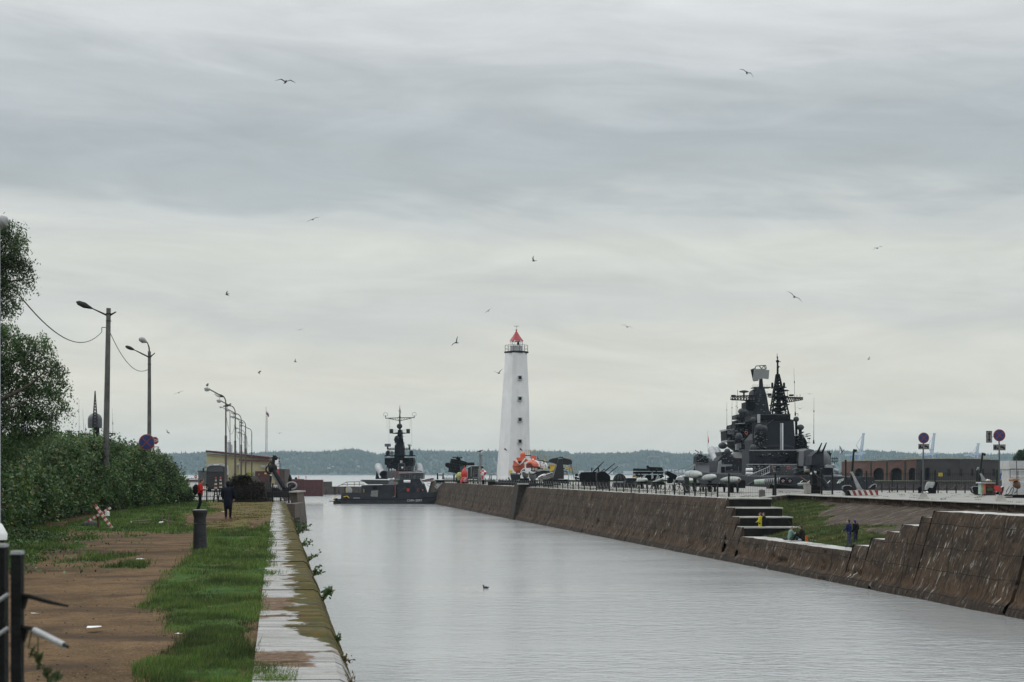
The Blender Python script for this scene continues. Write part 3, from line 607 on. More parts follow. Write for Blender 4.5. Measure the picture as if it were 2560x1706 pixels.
gr = mixc(rng_(nz(1.1, 6), .38, .62), (.03, .055, .016), (.065, .10, .025)); gr2 = mixc(rng_(nz(1.4, 6), .4, .6), (.11, .085, .03), (.055, .07, .02))
L(nt, mixc(sp.outputs[0], st, mixc(sp.outputs[1], gr, gr2)), b.inputs['Base Color']); b.inputs['Roughness'].default_value = .9; b.inputs['Specular IOR Level'].default_value = .15
bp = N(nt, 'ShaderNodeBump', i_Strength=.8, i_Distance=.15); L(nt, nz(4, 6), bp.inputs['Height']); L(nt, bp.outputs[0], b.inputs['Normal'])
npobj('bank', np.stack([ug-.166*Yg, Yg, hz], -1).reshape(-1, 3), grid_faces(nv_, nu_), m, {'mask': np.stack([gm, dm, dm*0, dm*0+1], -1).reshape(-1, 4)}, kind='structure')
r = np.random.default_rng(4); n = 110000; ub = r.uniform(38.3, 48.4, n); Yb = r.uniform(60, 134, n)
iu = (ub-37.9)/(48.6-37.9)*(nu_-1); yv = Yg[:, 0]; iy = np.interp(Yb, yv, np.arange(nv_)); i0, j0 = np.clip(iy.astype(int), 0, nv_-2), np.clip(iu.astype(int), 0, nu_-2)
zb = hz[i0, j0]; kk = (gm[i0, j0] > .5); ub, Yb, zb = ub[kk], Yb[kk], zb[kk]; n = len(ub); xb = cx_(ub, Yb); h = r.uniform(.06, .22, n)
V = np.stack([np.stack([xb-.03, Yb, zb-.05], -1), np.stack([xb+.03, Yb, zb-.05], -1), np.stack([xb+r.uniform(-.1, .1, n), Yb, zb+h], -1)], 1).reshape(-1, 3)
npobj('bank_grass', V, np.arange(3*n).reshape(-1, 3), leafmat('bank_blades', [(.03, .06, .015), (.06, .10, .025), (.10, .09, .03), (.045, .08, .02)], .3), smooth=False, kind='stuff', label='rough grass on the bank behind the anglers', cat='grass')
# retaining face under the road edge
mb = MB()
def along(a, b_, z0, z1, n=30, jit=.12):
    ys = np.linspace(a[1], b_[1], n); us = np.linspace(a[0], b_[0], n)
    vs = []; 
    for u_, y_ in zip(us, ys):
        for z_ in np.linspace(z0, z1, 5): vs.append((cx_(u_, y_)+random.uniform(-jit, jit)*(z_ < z1), y_, z_))
    mb.add(vs, [(i*5+j, i*5+j+1, (i+1)*5+j+1, (i+1)*5+j) for i in range(n-1) for j in range(4)])
along((48.35, 30), (48.35, 134), 3.9, ZR, 90); along((48.35, 134), (40.75, 118.2), 3.9, ZR, 30)
solo('retaining_wall', mb, WALLR, 'low rough stone retaining wall under the right hand road edge', 'wall', smooth=None, org=(0, 0, 0))
mb = MB(); E = lambda u_, Y: (cx_(u_, Y), Y, ZR+.001)
mb.add([E(uf(ZR)+1.2, 342), E(uf(ZR)+1.2, 118.6), E(40.75, 118.6), E(48.3, 134.2), E(48.3, 20), (260, 20, ZR+.001), (260, 163, ZR+.001), (37, 168, ZR+.001), (37, 342, ZR+.001)], [tuple(range(9))])
struct('quay_pavement', mb, LCONC)
mb = MB(); pts = [(37, 342), (37, 168), (260, 163), (260, 161), (36, 166), (36, 340), (cx_(38.6, 340), 340), (cx_(38.6, 342), 342)]
mb.prism([(x, y, -2) for x, y in pts], (0, 0, ZR+1.98)); solo('basin_wall', mb, SEAWALL, 'stone wall of the right quay facing the warship basin', 'wall', smooth=None)
mb = MB(); mb.prism([E(48.1, 30), E(48.75, 30), E(48.75, 134), E(48.1, 134)], (0, 0, .07)); mb.prism([E(48.1, 134.3), E(48.7, 134.6), E(41, 119.2), E(40.6, 119.4)], (0, 0, .06)); struct('road_kerb', mb, CREST)
# road surface with turf seams
mb = MB(); 
for k in range(110):
    Y = random.uniform(92, 160); x = random.uniform(cx_(50, Y), 46)
    for q in range(7): mb.tube((x+q*.07, Y, ZR), (x+q*.07+random.uniform(-.08, .08), Y, ZR+random.uniform(.02, .09)), .03, .004, 3)
for k in range(260):
    Y = random.uniform(122, 250); x = cx_(uf(ZR)+random.uniform(1.8, 6), Y)
    for q in range(7): mb.tube((x+q*.08, Y, ZR), (x+q*.08+random.uniform(-.08, .08), Y, ZR+random.uniform(.02, .09)), .035, .004, 3)
mb.build('weeds', GR, None, None, kind='stuff', label='small green weeds in the seams of the quay paving', cat='weeds')
mb = MB(); mb.box((5, 341, ZR+.2), (66, 6, .45)); mb.build('grass_verge', PLAINE, None, None, kind='structure')
# pier buttress in the wall
t = thing('wall_buttress', 'grey brick pier standing proud of the right canal wall below the lighthouse', 'buttress', (cx_(36, 214), 214, 0))
mb = MB(); p = lambda u_, Y, z: (cx_(u_, Y), Y, z)
mb.add([p(35.3, 212.5, -1), p(38, 212.5, -1), p(38, 212.5, 5.3), p(36.3, 212.5, 5.3), p(35.3, 216.5, -1), p(38, 216.5, -1), p(38, 216.5, 5.3), p(36.3, 216.5, 5.3)], [(0, 1, 2, 3), (7, 6, 5, 4), (0, 3, 7, 4), (3, 2, 6, 7), (1, 5, 6, 2)])
mb.build('pier', mat('grey_brick', (.045, .040, .035), .9, .35, 3, spec=.1, streak=.5, scol=(.03, .027, .024)), t, None)
mb = MB(); mb.box((cx_(37.6, 213.5), 213.8, 5.35), (2.8, 4.5, .16)); mb.build('cap', CONC, t, None)
mb = MB(); mb.box((W(1362, 205), 205, at(0, 1211.5, 205)[2]), (W(1402, 205)-W(1322, 205), .5, .34)); solo('timber_baulk', mb, SOOT, 'long black timber baulk lying along the quay edge in front of the boats', 'beam', smooth=None)
# ------------------------------------------------------------------ lighthouse
t = thing('lighthouse', 'tall white hexagonal lighthouse with red pointed roof at the end of the quay', 'lighthouse', (W(1291, 318), 318, ZR))
LHW = mat('lighthouse_whitewash', (.66, .67, .68), .8, .08, .3, streak=.5, scol=(.55, .55, .53), sstretch=(1, 1, .15), sth=.5, bump=.1, bscale=8)
YL = 318; k = YL/F; lx = W(1288, YL)
def hexa(w2, x0): # six corners of half width w2, turned so that one arris faces left of centre
    return [(x0 + w2*1.027*math.cos(math.radians(a)), w2*1.027*math.sin(math.radians(a))) for a in (-107, -47, 13, 73, 133, 193)]
prof = [(ZR, 45.0, 1283), (at(0, 1190, YL)[2], 42.2, 1283.5), (at(0, 1100, YL)[2], 37.8, 1286.5), (at(0, 1000, YL)[2], 33.6, 1289), (at(0, 884, YL)[2], 27.2, 1290.5)]
mb = MB(); vs = []
for z, hw, xc in prof: vs += [(x, YL+y, z) for x, y in hexa(hw*k, W(xc, YL))]
fs = [(j*6+i, j*6+(i+1) % 6, (j+1)*6+(i+1) % 6, (j+1)*6+i) for j in range(len(prof)-1) for i in range(6)]+[(0, 1, 2, 3, 4, 5), tuple(range(24, 30))]
mb.add(vs, fs); mb.build('tower', LHW, t, None)
z0 = at(0, 884, YL)[2]; xc = W(1291, YL)
mb = MB(); mb.lathe((xc, YL, z0), (xc, YL, z0+.42), [(0, 28*k), (.3, 30.5*k), (1, 30.5*k)], 6); mb.build('gallery', SOOT, t, None)
mb = MB(); zt = at(0, 864, YL)[2]
for i in range(12):
    a = math.radians(i*30+15); p = (xc+29*k*math.cos(a), YL+29*k*math.sin(a)); q = (xc+29*k*math.cos(a+math.pi/6), YL+29*k*math.sin(a+math.pi/6))
    mb.tube((*p, z0+.4), (*p, zt), .05, n=4)
    for z in (zt, (z0+zt)/2+.1): mb.tube((*p, z), (*q, z), .035, n=4)
mb.build('railing', GREY, t)
zl = at(0, 868, YL)[2]; zr0 = at(0, 852.5, YL)[2]
mb = MB(); mb.lathe((xc, YL, z0+.42), (xc, YL, zl+.2), [(0, 15.5*k), (1, 15.5*k)], 6); mb.build('lantern_base', LG, t, None)
mb = MB()
for i in range(6):
    a = math.radians(i*60+13); mb.tube((xc+15.5*k*math.cos(a), YL+15.5*k*math.sin(a), zl+.2), (xc+15.5*k*math.cos(a), YL+15.5*k*math.sin(a), zr0), .1, n=5)
    b_ = a+math.radians(60)
    for z in (zl+.25, zr0-.1): mb.tube((xc+15.5*k*math.cos(a), YL+15.5*k*math.sin(a), z), (xc+15.5*k*math.cos(b_), YL+15.5*k*math.sin(b_), z), .09, n=5)
mb.build('lantern_frame', WHITE, t)
mb = MB(); mb.tube((xc+.4, YL, zl), (xc+.4, YL, zl+.5), .22); mb.ball((xc+.4, YL, zl+.75), (.3, .3, .42)); mb.build('lamp', SOOT, t)
ROOF = mat('red_roof_sheet', (.34, .03, .038), .5, .12, 1)
mb = MB(); zr1 = at(0, 827, YL)[2]; mb.lathe((xc, YL, zr0-.05), (xc, YL, zr1), [(0, 17.5*k), (.02, 17.5*k), (.45, 9.2*k), (.93, 1.6*k), (1, .6*k)], 6); mb.ball((xc, YL, zr1+.1), .2, 8, 6); r_ = mb.build('roof', ROOF, t, None)
mb = MB(); zz = zr1+.2; mb.tube((xc, YL, zz), (xc, YL, zz+.95), .035, n=5); mb.tube((xc-.38, YL, zz+.75), (xc+.38, YL, zz+.75), .03, n=4)
for dx in (-.38, .38): mb.ball((xc+dx, YL, zz+.8), .09, 6, 4)
mb.build('weather_vane', SOOT, r_)
# windows sit on the right hand facet; they follow its slope
for py in (946.5, 998.5, 1050.5, 1104.5):
    x, _, z = at(1299.5, py, YL); tt = np.interp(z, [p[0] for p in prof], [p[1] for p in prof]); xo = x-W(np.interp(z, [p[0] for p in prof], [p[2] for p in prof]), YL); yf = YL-(tt*k*1.027*.866-.225*xo)/.974; RW = Matrix.Rotation(math.radians(13), 3, 'Z')
    d = 3.7*k
    mb = MB()
    for (a, b_) in (((-d-.1, -d-.1), (d+.1, -d)), ((-d-.1, d), (d+.1, d+.12)), ((-d-.1, -d), (-d, d)), ((d, -d), (d+.1, d))):
        mb.box((x+(a[0]+b_[0])/2, yf-.12, z+(a[1]+b_[1])/2), (b_[0]-a[0], .5, b_[1]-a[1]), rot=RW)
    mb.box((x, yf-.2, z-d-.12), (2*d+.35, .6, .14), rot=RW); f_ = mb.build('window', LG, t, None)
    mb = MB(); mb.box((x, yf+.02, z), (2*d, .3, 2*d), rot=RW); mb.build('pane', SOOT, f_, None)
for px, py in ((1263, 1124), (1301, 1124)):
    x, _, z = at(px, py, YL); mb = MB(); mb.box((x, YL-38*k-.15, z), (.35, .6, .35)); mb.tube((x, YL-38*k-.3, z), (x+.3, YL-38*k-1.0, z-.25), .13); mb.build('floodlight', SOOT, t)
mb = MB(); x, _, z = at(1277, 1180, YL); mb.box((x, YL-43*k-.1, z), (.7, .2, .6)); mb.build('plaque', YEL, t, None)

# ------------------------------------------------------------------ street lamps of the left apron
POLE = mat('lamp_pole_steel', (.07, .06, .055), .6, .3, 2); HEADG = mat('lamp_head_grey', (.30, .31, .32), .45, .2, 4); LENS = mat('lamp_lens', (.35, .36, .36), .2, .2, 4, bump=0)
def curved_lamp(loc, H=9.0, s=1.0, label='', group='curved street lamps on the left quay', hr=.38):
    t = thing('street_lamp', label, 'street lamp', loc, group); x, y, z = loc
    mb = MB(); mb.tube((x, y, z), (x, y, z+1.2*s), .11*s, n=8); mb.tube((x, y, z+1.2*s), (x, y, z+5.2*s), .10*s, n=8); mb.tube((x, y, z+5.2*s), (x, y, z+H-1.1*s), .06*s, n=8)
    mb.build('pole', POLE, t)
    mb = MB(); pts = []
    for i in range(7):
        a = math.radians(i*15); pts.append((x-.55*s*(1-math.cos(a)), y, z+H-1.1*s+.75*s*math.sin(a)*.9))
    e = pts[-1]; tip = (x-1.32*s, y, e[2]+.42*s); pts.append(tip); mb.path(pts, .05*s, 6); mb.tube((e[0]+.1*s, y, e[2]-.09*s), (tip[0]+.1*s, y, tip[2]-.09*s), .022*s, n=5); mb.build('arm', POLE, t)
    mb = MB(); c = (tip[0]-.2*s, y, tip[2]+.03*s); mb.ball(c, (.29*s*hr/.38, .17*s, .13*s), 12, 8, Matrix.Rotation(math.radians(12), 3, 'Y')); h_ = mb.build('lamp_head', HEADG, t)
    mb = MB(); mb.ball((c[0]-.04*s, y, c[2]-.08*s), (.2*s, .13*s, .12*s), 12, 8); mb.build('lens', LENS, h_)
    return t, tip
LP = [(564.6, 117, 9.0, 'nearest curved street lamp, left of the yellow hut, with a small gull on its head'), (588, 136, 9.0, 'second nearest curved street lamp with a gull perched on its head'),
      (603, 155, 9.0, 'middle curved street lamp with a dark gull lifting off above its head'), (614, 180, 9.2, 'fourth curved street lamp, slightly left of the flagpole group'), (629.4, 212, 9.2, 'fifth and farthest tall curved street lamp rising over the hut roof')]
tips = []
for px, Y, H, lb in LP:
    _, tp = curved_lamp((W(px, Y), Y, ZL+.01), H, 1, lb); tips.append(tp)
for px, Y, s, lb in ((575, 300, 1.0, 'small distant curved lamp left of the white tower'), (599, 330, .95, 'small distant curved lamp just right of the white tower'), (611.5, 335, .85, 'small distant curved lamp between the third and fourth tall lamps'), (617, 337, .78, 'faintest distant curved lamp over the hut roof')):
    pass
    curved_lamp((W(px, Y), Y, ZL+.01), 16.0*s if s > .9 else 13.5*s+1.2, 1.25, lb, 'small distant lamps behind the hut')
# pole wires between the curved lamps
WIRE = mat('cable', (.02, .02, .02), .6, .1, 5, bump=0)
def wire(a, b_, sag, r, name, label, n=24):
    a, b_ = Vector(a), Vector(b_); mb = MB(); pts = []
    for i in range(n+1):
        t_ = i/n; p = a.lerp(b_, t_); p.z -= sag*4*t_*(1-t_); pts.append(p)
    mb.path(pts, r, 5); return solo(name, mb, WIRE, label, 'cable', org=tuple(a))
for i in range(4):
    a, b_ = LP[i], LP[i+1]
    wire((W(a[0], a[1]), a[1], ZL+a[2]-1.9), (W(b_[0], b_[1]), b_[1], ZL+b_[2]-1.9), 1.5, .015, 'cable', 'thin sagging cable between the %s and the next curved street lamp' % ('nearest', 'second', 'third', 'fourth')[i])

# concrete poles behind the hedge
PCON = mat('pole_concrete', (.12, .122, .118), .9, .3, 2, spec=.1, streak=.4, scol=(.07, .07, .065), sstretch=(1, 1, .1), sth=.5)
def concrete_pole(px0, px1, pytop, Y, label, arms, w):
    base = (W(px0, Y), Y, ZL-.2); top = at(px1, pytop, Y); t = thing('concrete_pole', label, 'utility pole', base, 'concrete lamp poles behind the hedge')
    mb = MB(); mb.tube(base, top, w, w*.62, 14); mb.build('pole', PCON, t); k = Y/F; tx_, _, tz_ = top
    mb = MB(); mb.ring((tx_, Y, tz_-32*k), w*.72, .02, 'Z', 14, 6); mb.ring((tx_, Y, tz_-14*k), w*.70, .03, 'Z', 14, 6); mb.build('band', BLACK, t)
    for (pts, head) in arms:
        P = [(tx_+dx*k, Y+dy, tz_-dz*k) for dx, dy, dz in pts]
        mb = MB(); mb.path(P, [.05]*(len(P)-1)+[.03], 7); arm = mb.build('arm', BLACK, t)
        if head:
            a, b_ = Vector(P[-1]), Vector((tx_+head[0]*k, Y+head[1], tz_-head[2]*k)); d = (b_-a)
            mb = MB(); mb.lathe(a, b_, [(0, .04), (.15, .08), (.5, head[3]), (.85, head[3]*.8), (1, .03)], 10); mb.build('lamp_head', HEADG if head[4] else SOOT, arm)
    return t, top
p1, top1 = concrete_pole(262, 271.5, 771, 79, 'thick concrete lamp pole leaning slightly right, nearest to the camera', [([(-2, 0, 19), (-12, 0, 14), (-40, 0, 1)], (-81, 0, -16, .17, False)), ([(2, 0, 19), (10, 0, 14), (19, 0, 9)], None)], .195)
p2, top2 = concrete_pole(373, 373.5, 879, 97, 'thinner concrete lamp pole behind the round no stopping sign', [([(-2, 0, 14), (-18, 0, 6), (-38, 0, -4)], (-60, 0, -13, .13, False)), ([(0, 0, 4), (-1, 0, -10), (-5, 0, -22)], (-21, -.5, -31, .2, True)), ([(2, 0, 14), (14, 0, 4)], None)], .165)
k1, k2 = 79/F, 97/F
mb = MB(); mb.path([(top1[0]-1*k1, 79, top1[2]-48*k1), (top1[0]-17*k1, 79, top1[2]-48*k1), (top1[0]-17*k1, 79, top1[2]-58*k1)], .02, 5); mb.build('bracket', BLACK, p1)
la = (top1[0]-17*k1, 79, top1[2]-59*k1)
wire(at(44, 733, 40), la, .95, .02, 'cable', 'dark twisted cable sagging from the tree to the thick concrete pole')
wire((top1[0]+2*k1, 79.2, top1[2]-62*k1), (top2[0]-2*k2, 97, top2[2]-44*k2), .85, .02, 'cable', 'dark cable sagging between the two concrete poles')
t = thing('street_lamp', 'pale street lamp cut off by the left edge of the picture beside the tree', 'street lamp', (W(-3, 33), 33, ZL))
mb = MB(); mb.tube((W(-3, 33), 33, ZL), (W(-4, 33), 33, at(0, 560, 33)[2]), .047, .04, 10); mb.build('pole', LG, t)
mb = MB(); mb.lathe(at(-26, 570, 33), at(19, 547, 33), [(0, .03), (.3, .12), (.8, .14), (1, .06)], 10); mb.build('lamp_head', HEADG, t)

# signs at the hedge
REDS = mat('sign_red', (.20, .03, .03), .45, .15, 3, bump=0)
def disc(mb, c, r, th, n=28): mb.tube((c[0], c[1]+th/2, c[2]), (c[0], c[1]-th/2, c[2]), r, n=n)
def no_stopping(t, c, r, yaw=0):
    x, y, z = c
    mb = MB(); disc(mb, (x, y, z), r, .04, 32); s_ = mb.build('sign_disc', REDS, t)
    mb = MB(); disc(mb, (x, y-.03, z), r*.84, .02, 32); mb.build('sign_field', BLUE, s_)
    mb = MB()
    for a in (45, -45):
        R_ = Matrix.Rotation(math.radians(a), 3, 'Y'); mb.box((x, y-.047-(.004 if a > 0 else 0), z), (r*1.72, .012, r*.13), rot=R_)
    mb.build('cross_stroke', REDS, s_, None)
    mb = MB(); mb.ring((x, y+.0, z), r*.99, .018, 'Y', 32, 6); mb.build('rim', HEADG, s_)
def text_part(name, txt, size, loc, m, parent, ext=.01, rot=(math.pi/2, 0, 0), bold=.0):
    cu = bpy.data.curves.new(name, 'FONT'); cu.body = txt; cu.size = size; cu.extrude = ext; cu.align_x = 'CENTER'; cu.align_y = 'CENTER'; cu.offset = bold
    o = bpy.data.objects.new(name, cu); sc.collection.objects.link(o); dg = bpy.context.evaluated_depsgraph_get()
    me = bpy.data.meshes.new_from_object(o.evaluated_get(dg)); bpy.data.objects.remove(o); me.materials.clear(); me.materials.append(m)
    o = bpy.data.objects.new(name, me); sc.collection.objects.link(o); o.parent = parent
    og = ORG.get(parent.name, (0, 0, 0)); o.location = Vector(loc)-Vector(og); o.rotation_euler = rot; ORG[o.name] = og; return o
Ys = 90; c = at(367, 1106, Ys); t = thing('no_stopping_sign', 'round red and blue no stopping sign standing in the hedge before the thin pole', 'road sign', (c[0], Ys, ZL))
mb = MB(); mb.tube((c[0]+.03, Ys+.05, ZL), (c[0]+.03, Ys+.05, c[2]+.2), .035); mb.build('post', GREY, t); no_stopping(t, c, .5)
Ys = 108; c = at(387, 1102, Ys); t = thing('stop_sign', 'red octagonal STOP sign half hidden behind the thin concrete pole', 'road sign', (c[0], Ys, ZL))
mb = MB(); mb.tube((c[0]-.08, Ys+.05, ZL), (c[0]-.08, Ys+.05, c[2]), .04); mb.box((c[0]+.05, Ys, c[2]-.48), (.55, .03, .05)); mb.build('post', REDS, t)
mb = MB(); a0 = math.pi/8; mb.prism([(c[0]+.30*math.cos(a0+i*math.pi/4), Ys-.02, c[2]+.30*math.sin(a0+i*math.pi/4)) for i in range(8)], (0, .03, 0)); o = mb.build('sign_plate', REDS, t, None)
text_part('lettering', 'STOP', .235, (c[0], Ys-.035, c[2]), WHITE, o, .006)
Ys = 175; c = at(489.5, 1192, Ys); t = thing('no_entry_sign', 'small round no entry sign left of the dark coach', 'road sign', (c[0], Ys, ZL))
mb = MB(); mb.tube((c[0], Ys+.05, ZL), (c[0], Ys+.05, c[2]), .03); mb.build('post', GREY, t); mb = MB(); disc(mb, c, .19, .04, 20); s_ = mb.build('sign_disc', RED, t); mb = MB(); mb.box((c[0], Ys-.03, c[2]), (.26, .02, .06)); mb.build('bar', WHITE, s_)

# radar mast and dome far behind the hedge
Yt = 190; base = at(240, 1150, Yt); t = thing('radar_mast', 'grey domed radar with lattice mast and whip aerials rising behind the hedge', 'radar mast', (base[0], Yt, ZL))
mb = MB(); x = RC(677, 350, Yt-2)[0]
mb.lattice((x, Yt-2, RC(0, 1130, Yt)[2]), (x, Yt-2, RC(0, 350, Yt)[2]), (RC.m(95, Yt), RC.m(8, Yt)), .045, 12); mb.build('lattice', BLACK, t)
x = RC(677, 350, Yt-1)[0]; mb = MB(); mb.lattice((x+.15, Yt-1, ZL), (x+.15, Yt-1, RC(0, 1130, Yt)[2]), (1.3, .5), .09, 5); mb.tube((x+.2, Yt-.8, ZL), (x+.2, Yt-.8, RC(0, 1130, Yt)[2]), .2); mb.build('support', DK, t)
c = RC(675, 960, Yt); rr = RC.m(152, Yt); mb = MB(); mb.ball(c, rr, 22, 14, None, -.35); mb.lathe(RC(675, 1140, Yt), RC(675, 985, Yt), [(0, rr*.96), (.4, rr), (1, rr)], 22); mb.build('dome', GREY, t)
for x0, x1, yy in ((305, 600, 1268), (960, 1118, 1262)):
    mb = MB(); mb.tube(RC(x0, yy, Yt), RC(x1, yy+8, Yt), .06); mb.tube(RC(x0, yy-14, Yt), RC(x1, yy-8, Yt), .03)
    for xx in (330, 405, 455, 505, 560, 975, 1010, 1060, 1105):
        if x0 < xx < x1: mb.tube(RC(xx, 1272, Yt), RC(xx, 1215, Yt), .02, n=4)
    mb.build('yard', DK, t)
mb = MB()
for xx, x1, y1 in ((330, 326, 500), (440, 405, 720), (1068, 1048, 700), (470, 462, 1050)): mb.tube(RC(xx, 1262, Yt), RC(x1, y1, Yt), .022, .008, 4)
mb.tube(RC(330, 1262, Yt), RC(330, 1200, Yt), .06); mb.tube(RC(1064, 1060, Yt), RC(1062, 1010, Yt), .05); mb.build('aerial', DK, t)
# pale tower
Yt = 620; base = at(573, 1140, Yt); t = thing('white_tower', 'distant pale round tower seen between the curved lamps', 'tower', (base[0], Yt, 3))
mb = MB(); k = Yt/F; mb.lathe((base[0], Yt, 3), (base[0], Yt, at(0, 1106, Yt)[2]), [(0, 6*k), (.96, 4.4*k), (1, 5.2*k)], 18); mb.build('shaft', LG, t)
mb = MB(); mb.lathe((base[0], Yt, at(0, 1106, Yt)[2]), (base[0], Yt, at(0, 1098, Yt)[2]), [(0, 3*k), (.6, 3*k), (.65, 3.6*k), (1, .4*k)], 12); mb.build('lantern', WHITE, t)
mb = MB(); mb.lattice((base[0]+6.5*k, Yt, 3), (base[0]+6.5*k, Yt, at(0, 1112, Yt)[2]), (2.2*k, 2*k), .1, 10); mb.build('ladder_cage', LG, t)

# ------------------------------------------------------------------ yellow hut, flagpole, coach, tank behind the railing
Yh = 228; k = Yh/F; hb = ZL
HUT = mat('yellow_render', (.36, .33, .20), .85, .12, .6, streak=.25, scol=(.24, .22, .14), sth=.55)
t = thing('yellow_hut', 'single storey yellow building with sloping dark roof and maroon shutter', 'building', (W(600, Yh), Yh, hb))
mb = MB(); mb.prism([(W(516, Yh), Yh, hb), (W(672, Yh), Yh, hb), (W(672, Yh), Yh, at(0, 1147, Yh)[2]), (W(516, Yh), Yh, at(0, 1134, Yh)[2])], (0, 9, 0)); mb.build('wall', HUT, t, None)
mb = MB(); mb.prism([(W(598, Yh-3), Yh-3, hb), (W(689, Yh-3), Yh-3, hb), (W(689, Yh-3), Yh-3, at(0, 1155, Yh-3)[2]), (W(598, Yh-3), Yh-3, at(0, 1152.5, Yh-3)[2])], (0, 2.99, 0)); mb.build('porch_wall', HUT, t, None)
mb = MB(); a, b_ = at(514, 1131, Yh-.6), at(674, 1147.5, Yh-.6); mb.prism([a, b_, (b_[0], b_[1], b_[2]+.3), (a[0], a[1], a[2]+.32)], (0, 10.2, 0)); a, b_ = at(597, 1152.5, Yh-3.6), at(692, 1155.5, Yh-3.6); mb.prism([a, b_, (b_[0], b_[1], b_[2]+.24), (a[0], a[1], a[2]+.24)], (0, 3.5, 0)); mb.build('roof', DRED, t, None)
mb = MB(); a, b_ = at(516, 1137.5, Yh-.25), at(598, 1147, Yh-.25); mb.prism([a, b_, (b_[0], b_[1], b_[2]+.12), (a[0], a[1], a[2]+.12)], (0, .24, 0)); mb.build('cornice', HUT, t, None)
yf = Yh-3.0
mb = MB(); a = at(638, 1178.5, yf); b_ = at(674, 1222, yf); mb.box(((a[0]+b_[0])/2, yf-.05, (a[2]+b_[2])/2), (b_[0]-a[0], .12, a[2]-b_[2])); d_ = mb.build('shutter_door', DRED, t, None)
mb = MB(); a = at(664, 1184, yf); mb.box((a[0], yf-.13, a[2]), (.34, .03, .25)); n_ = mb.build('notice', YEL, d_, None)
mb = MB(); a = at(647.5, 1186.5, yf); mb.prism([(a[0]-.16, yf-.12, a[2]-.12), (a[0]+.16, yf-.12, a[2]-.12), (a[0], yf-.12, a[2]+.17)], (0, -.02, 0)); mb.build('warning_triangle', DYEL, d_, None)
mb = MB(); a = at(635.5, 1178, yf); b_ = at(637.5, 1222, yf); mb.box(((a[0]+b_[0])/2, yf-.08, (a[2]+b_[2])/2), (.16, .16, a[2]-b_[2]+.1)); mb.build('door_frame', LG, t, None)
YGREEN = mat('yellow_green_board', (.36, .38, .05), .6, .15, 2)
mb = MB(); a = at(614, 1181, yf); b_ = at(633.5, 1194, yf); cxm, czm = (a[0]+b_[0])/2, (a[2]+b_[2])/2; mb.box((cxm, yf-.04, czm), (b_[0]-a[0], .07, a[2]-b_[2])); s_ = mb.build('notice_board', YGREEN, t, None)
text_part('lettering', 'ВНИМАНИЕ', .235, (cxm, yf-.085, czm+.25), SOOT, s_, .004, bold=.008); mb = MB()
for z_, w0, w1 in ((.06, -.52, .02), (.06, .1, .5)): mb.box((cxm+(w0+w1)/2, yf-.085, czm+z_), (w1-w0, .01, .05))
mb.build('underline', SOOT, s_, None)
mb = MB(); a = at(659, 1166, yf); mb.box((a[0], yf-.2, a[2]), (.68, .42, .38)); mb.box((a[0], yf-.2, a[2]-.22), (.74, .46, .05)); mb.build('vent_box', LG, t, None)
mb = MB(); a = at(596, 1160, Yh-.3); mb.lathe(a, (a[0]+.25, a[1]-.5, a[2]-.35), [(0, .1), (.3, .3), (1, .36)], 14); mb.build('satellite_dish', LG, t)
mb = MB()
for px in (599, 607, 612): 
    a = at(px, 1150-.5, Yh+1); mb.ball((a[0], a[1], a[2]+.1), .1, 6, 4)
mb.build('roof_fitting', LG, t)
mb = MB(); a = at(552, 1166, Yh-.4)
t2 = thing('flagpole', 'slim flagpole with a tricolour flag standing behind the yellow hut', 'flagpole', (W(664.5, 242), 242, ZL))
mb = MB(); mb.tube((W(663.5, 242), 242, ZL), at(665.3, 1017, 242), .08, .035, 8); mb.lattice(at(667.5, 1150, 242), at(667.8, 1040, 242), (.14, .1), .012, 22); mb.build('pole', HEADG, t2)
fl = thing('flag', 'drooping white blue and red flag at the top of the slim flagpole', 'flag', at(666, 1034, 241.9))
FB = mat('flag_blue', (.03, .06, .25), .8, .1, 3, bump=0)
for j, m_ in enumerate((WHITE, FB, RED)):
    mb = MB(); 
    for i in range(6):
        xo = lambda q: at(666+q*1.1, 0, 241.9)[0]; z = lambda q, jj: at(0, 1026.5+jj*3.4+q*1.3, 241.9)[2]
        mb.quad((xo(i), 241.9+.08*math.sin(i*1.9), z(i, j)), (xo(i+1), 241.9+.08*math.sin((i+1)*1.9), z(i+1, j)), (xo(i+1), 241.9+.08*math.sin((i+1)*1.9), z(i+1, j+1)), (xo(i), 241.9+.08*math.sin(i*1.9), z(i, j+1)))
    mb.build('stripe', m_, fl)
# coach seen from the front
Yb = 160; t = thing('coach', 'dark coach with pale roof parked nose towards us by the yellow hut', 'coach', (W(540, Yb), Yb, ZL))
BUSB = mat('coach_dark_body', (.012, .012, .015), .5, .3, 1, bump=0); BUSG = mat('coach_windscreen', (.045, .048, .055), .25, .2, 1, bump=0)
prof = [(516, 1230), (515.5, 1205), (516, 1178), (518, 1166), (523, 1161.5), (548, 1160), (559, 1163), (562.5, 1170), (563.5, 1190), (563, 1230)]
mb = MB(); A_ = [at(x_, y_, Yb) for x_, y_ in prof]; mb.prism([(x, y, max(z, ZL+.35)) for x, y, z in A_], (-2.0, 11.5, 0)); mb.build('body', BUSB, t, None)
mb = MB(); pr2 = [(517, 1169), (519.5, 1161), (530, 1158.6), (548, 1158.2), (560, 1161), (563.5, 1168), (559, 1166.5), (548, 1163.6), (526, 1164.5)]
mb.prism([at(x_, y_, Yb-.12) for x_, y_ in pr2], (-2.0, 11.8, 0)); mb.build('roof', LG, t, None)
mb = MB(); pr3 = [(519, 1180), (519.5, 1169.5), (524, 1165.8), (549, 1165.2), (558.5, 1168), (560, 1180)]
mb.prism([at(x_, y_, Yb-.06) for x_, y_ in pr3], (0, .1, 0)); mb.build('windscreen', BUSG, t, None)
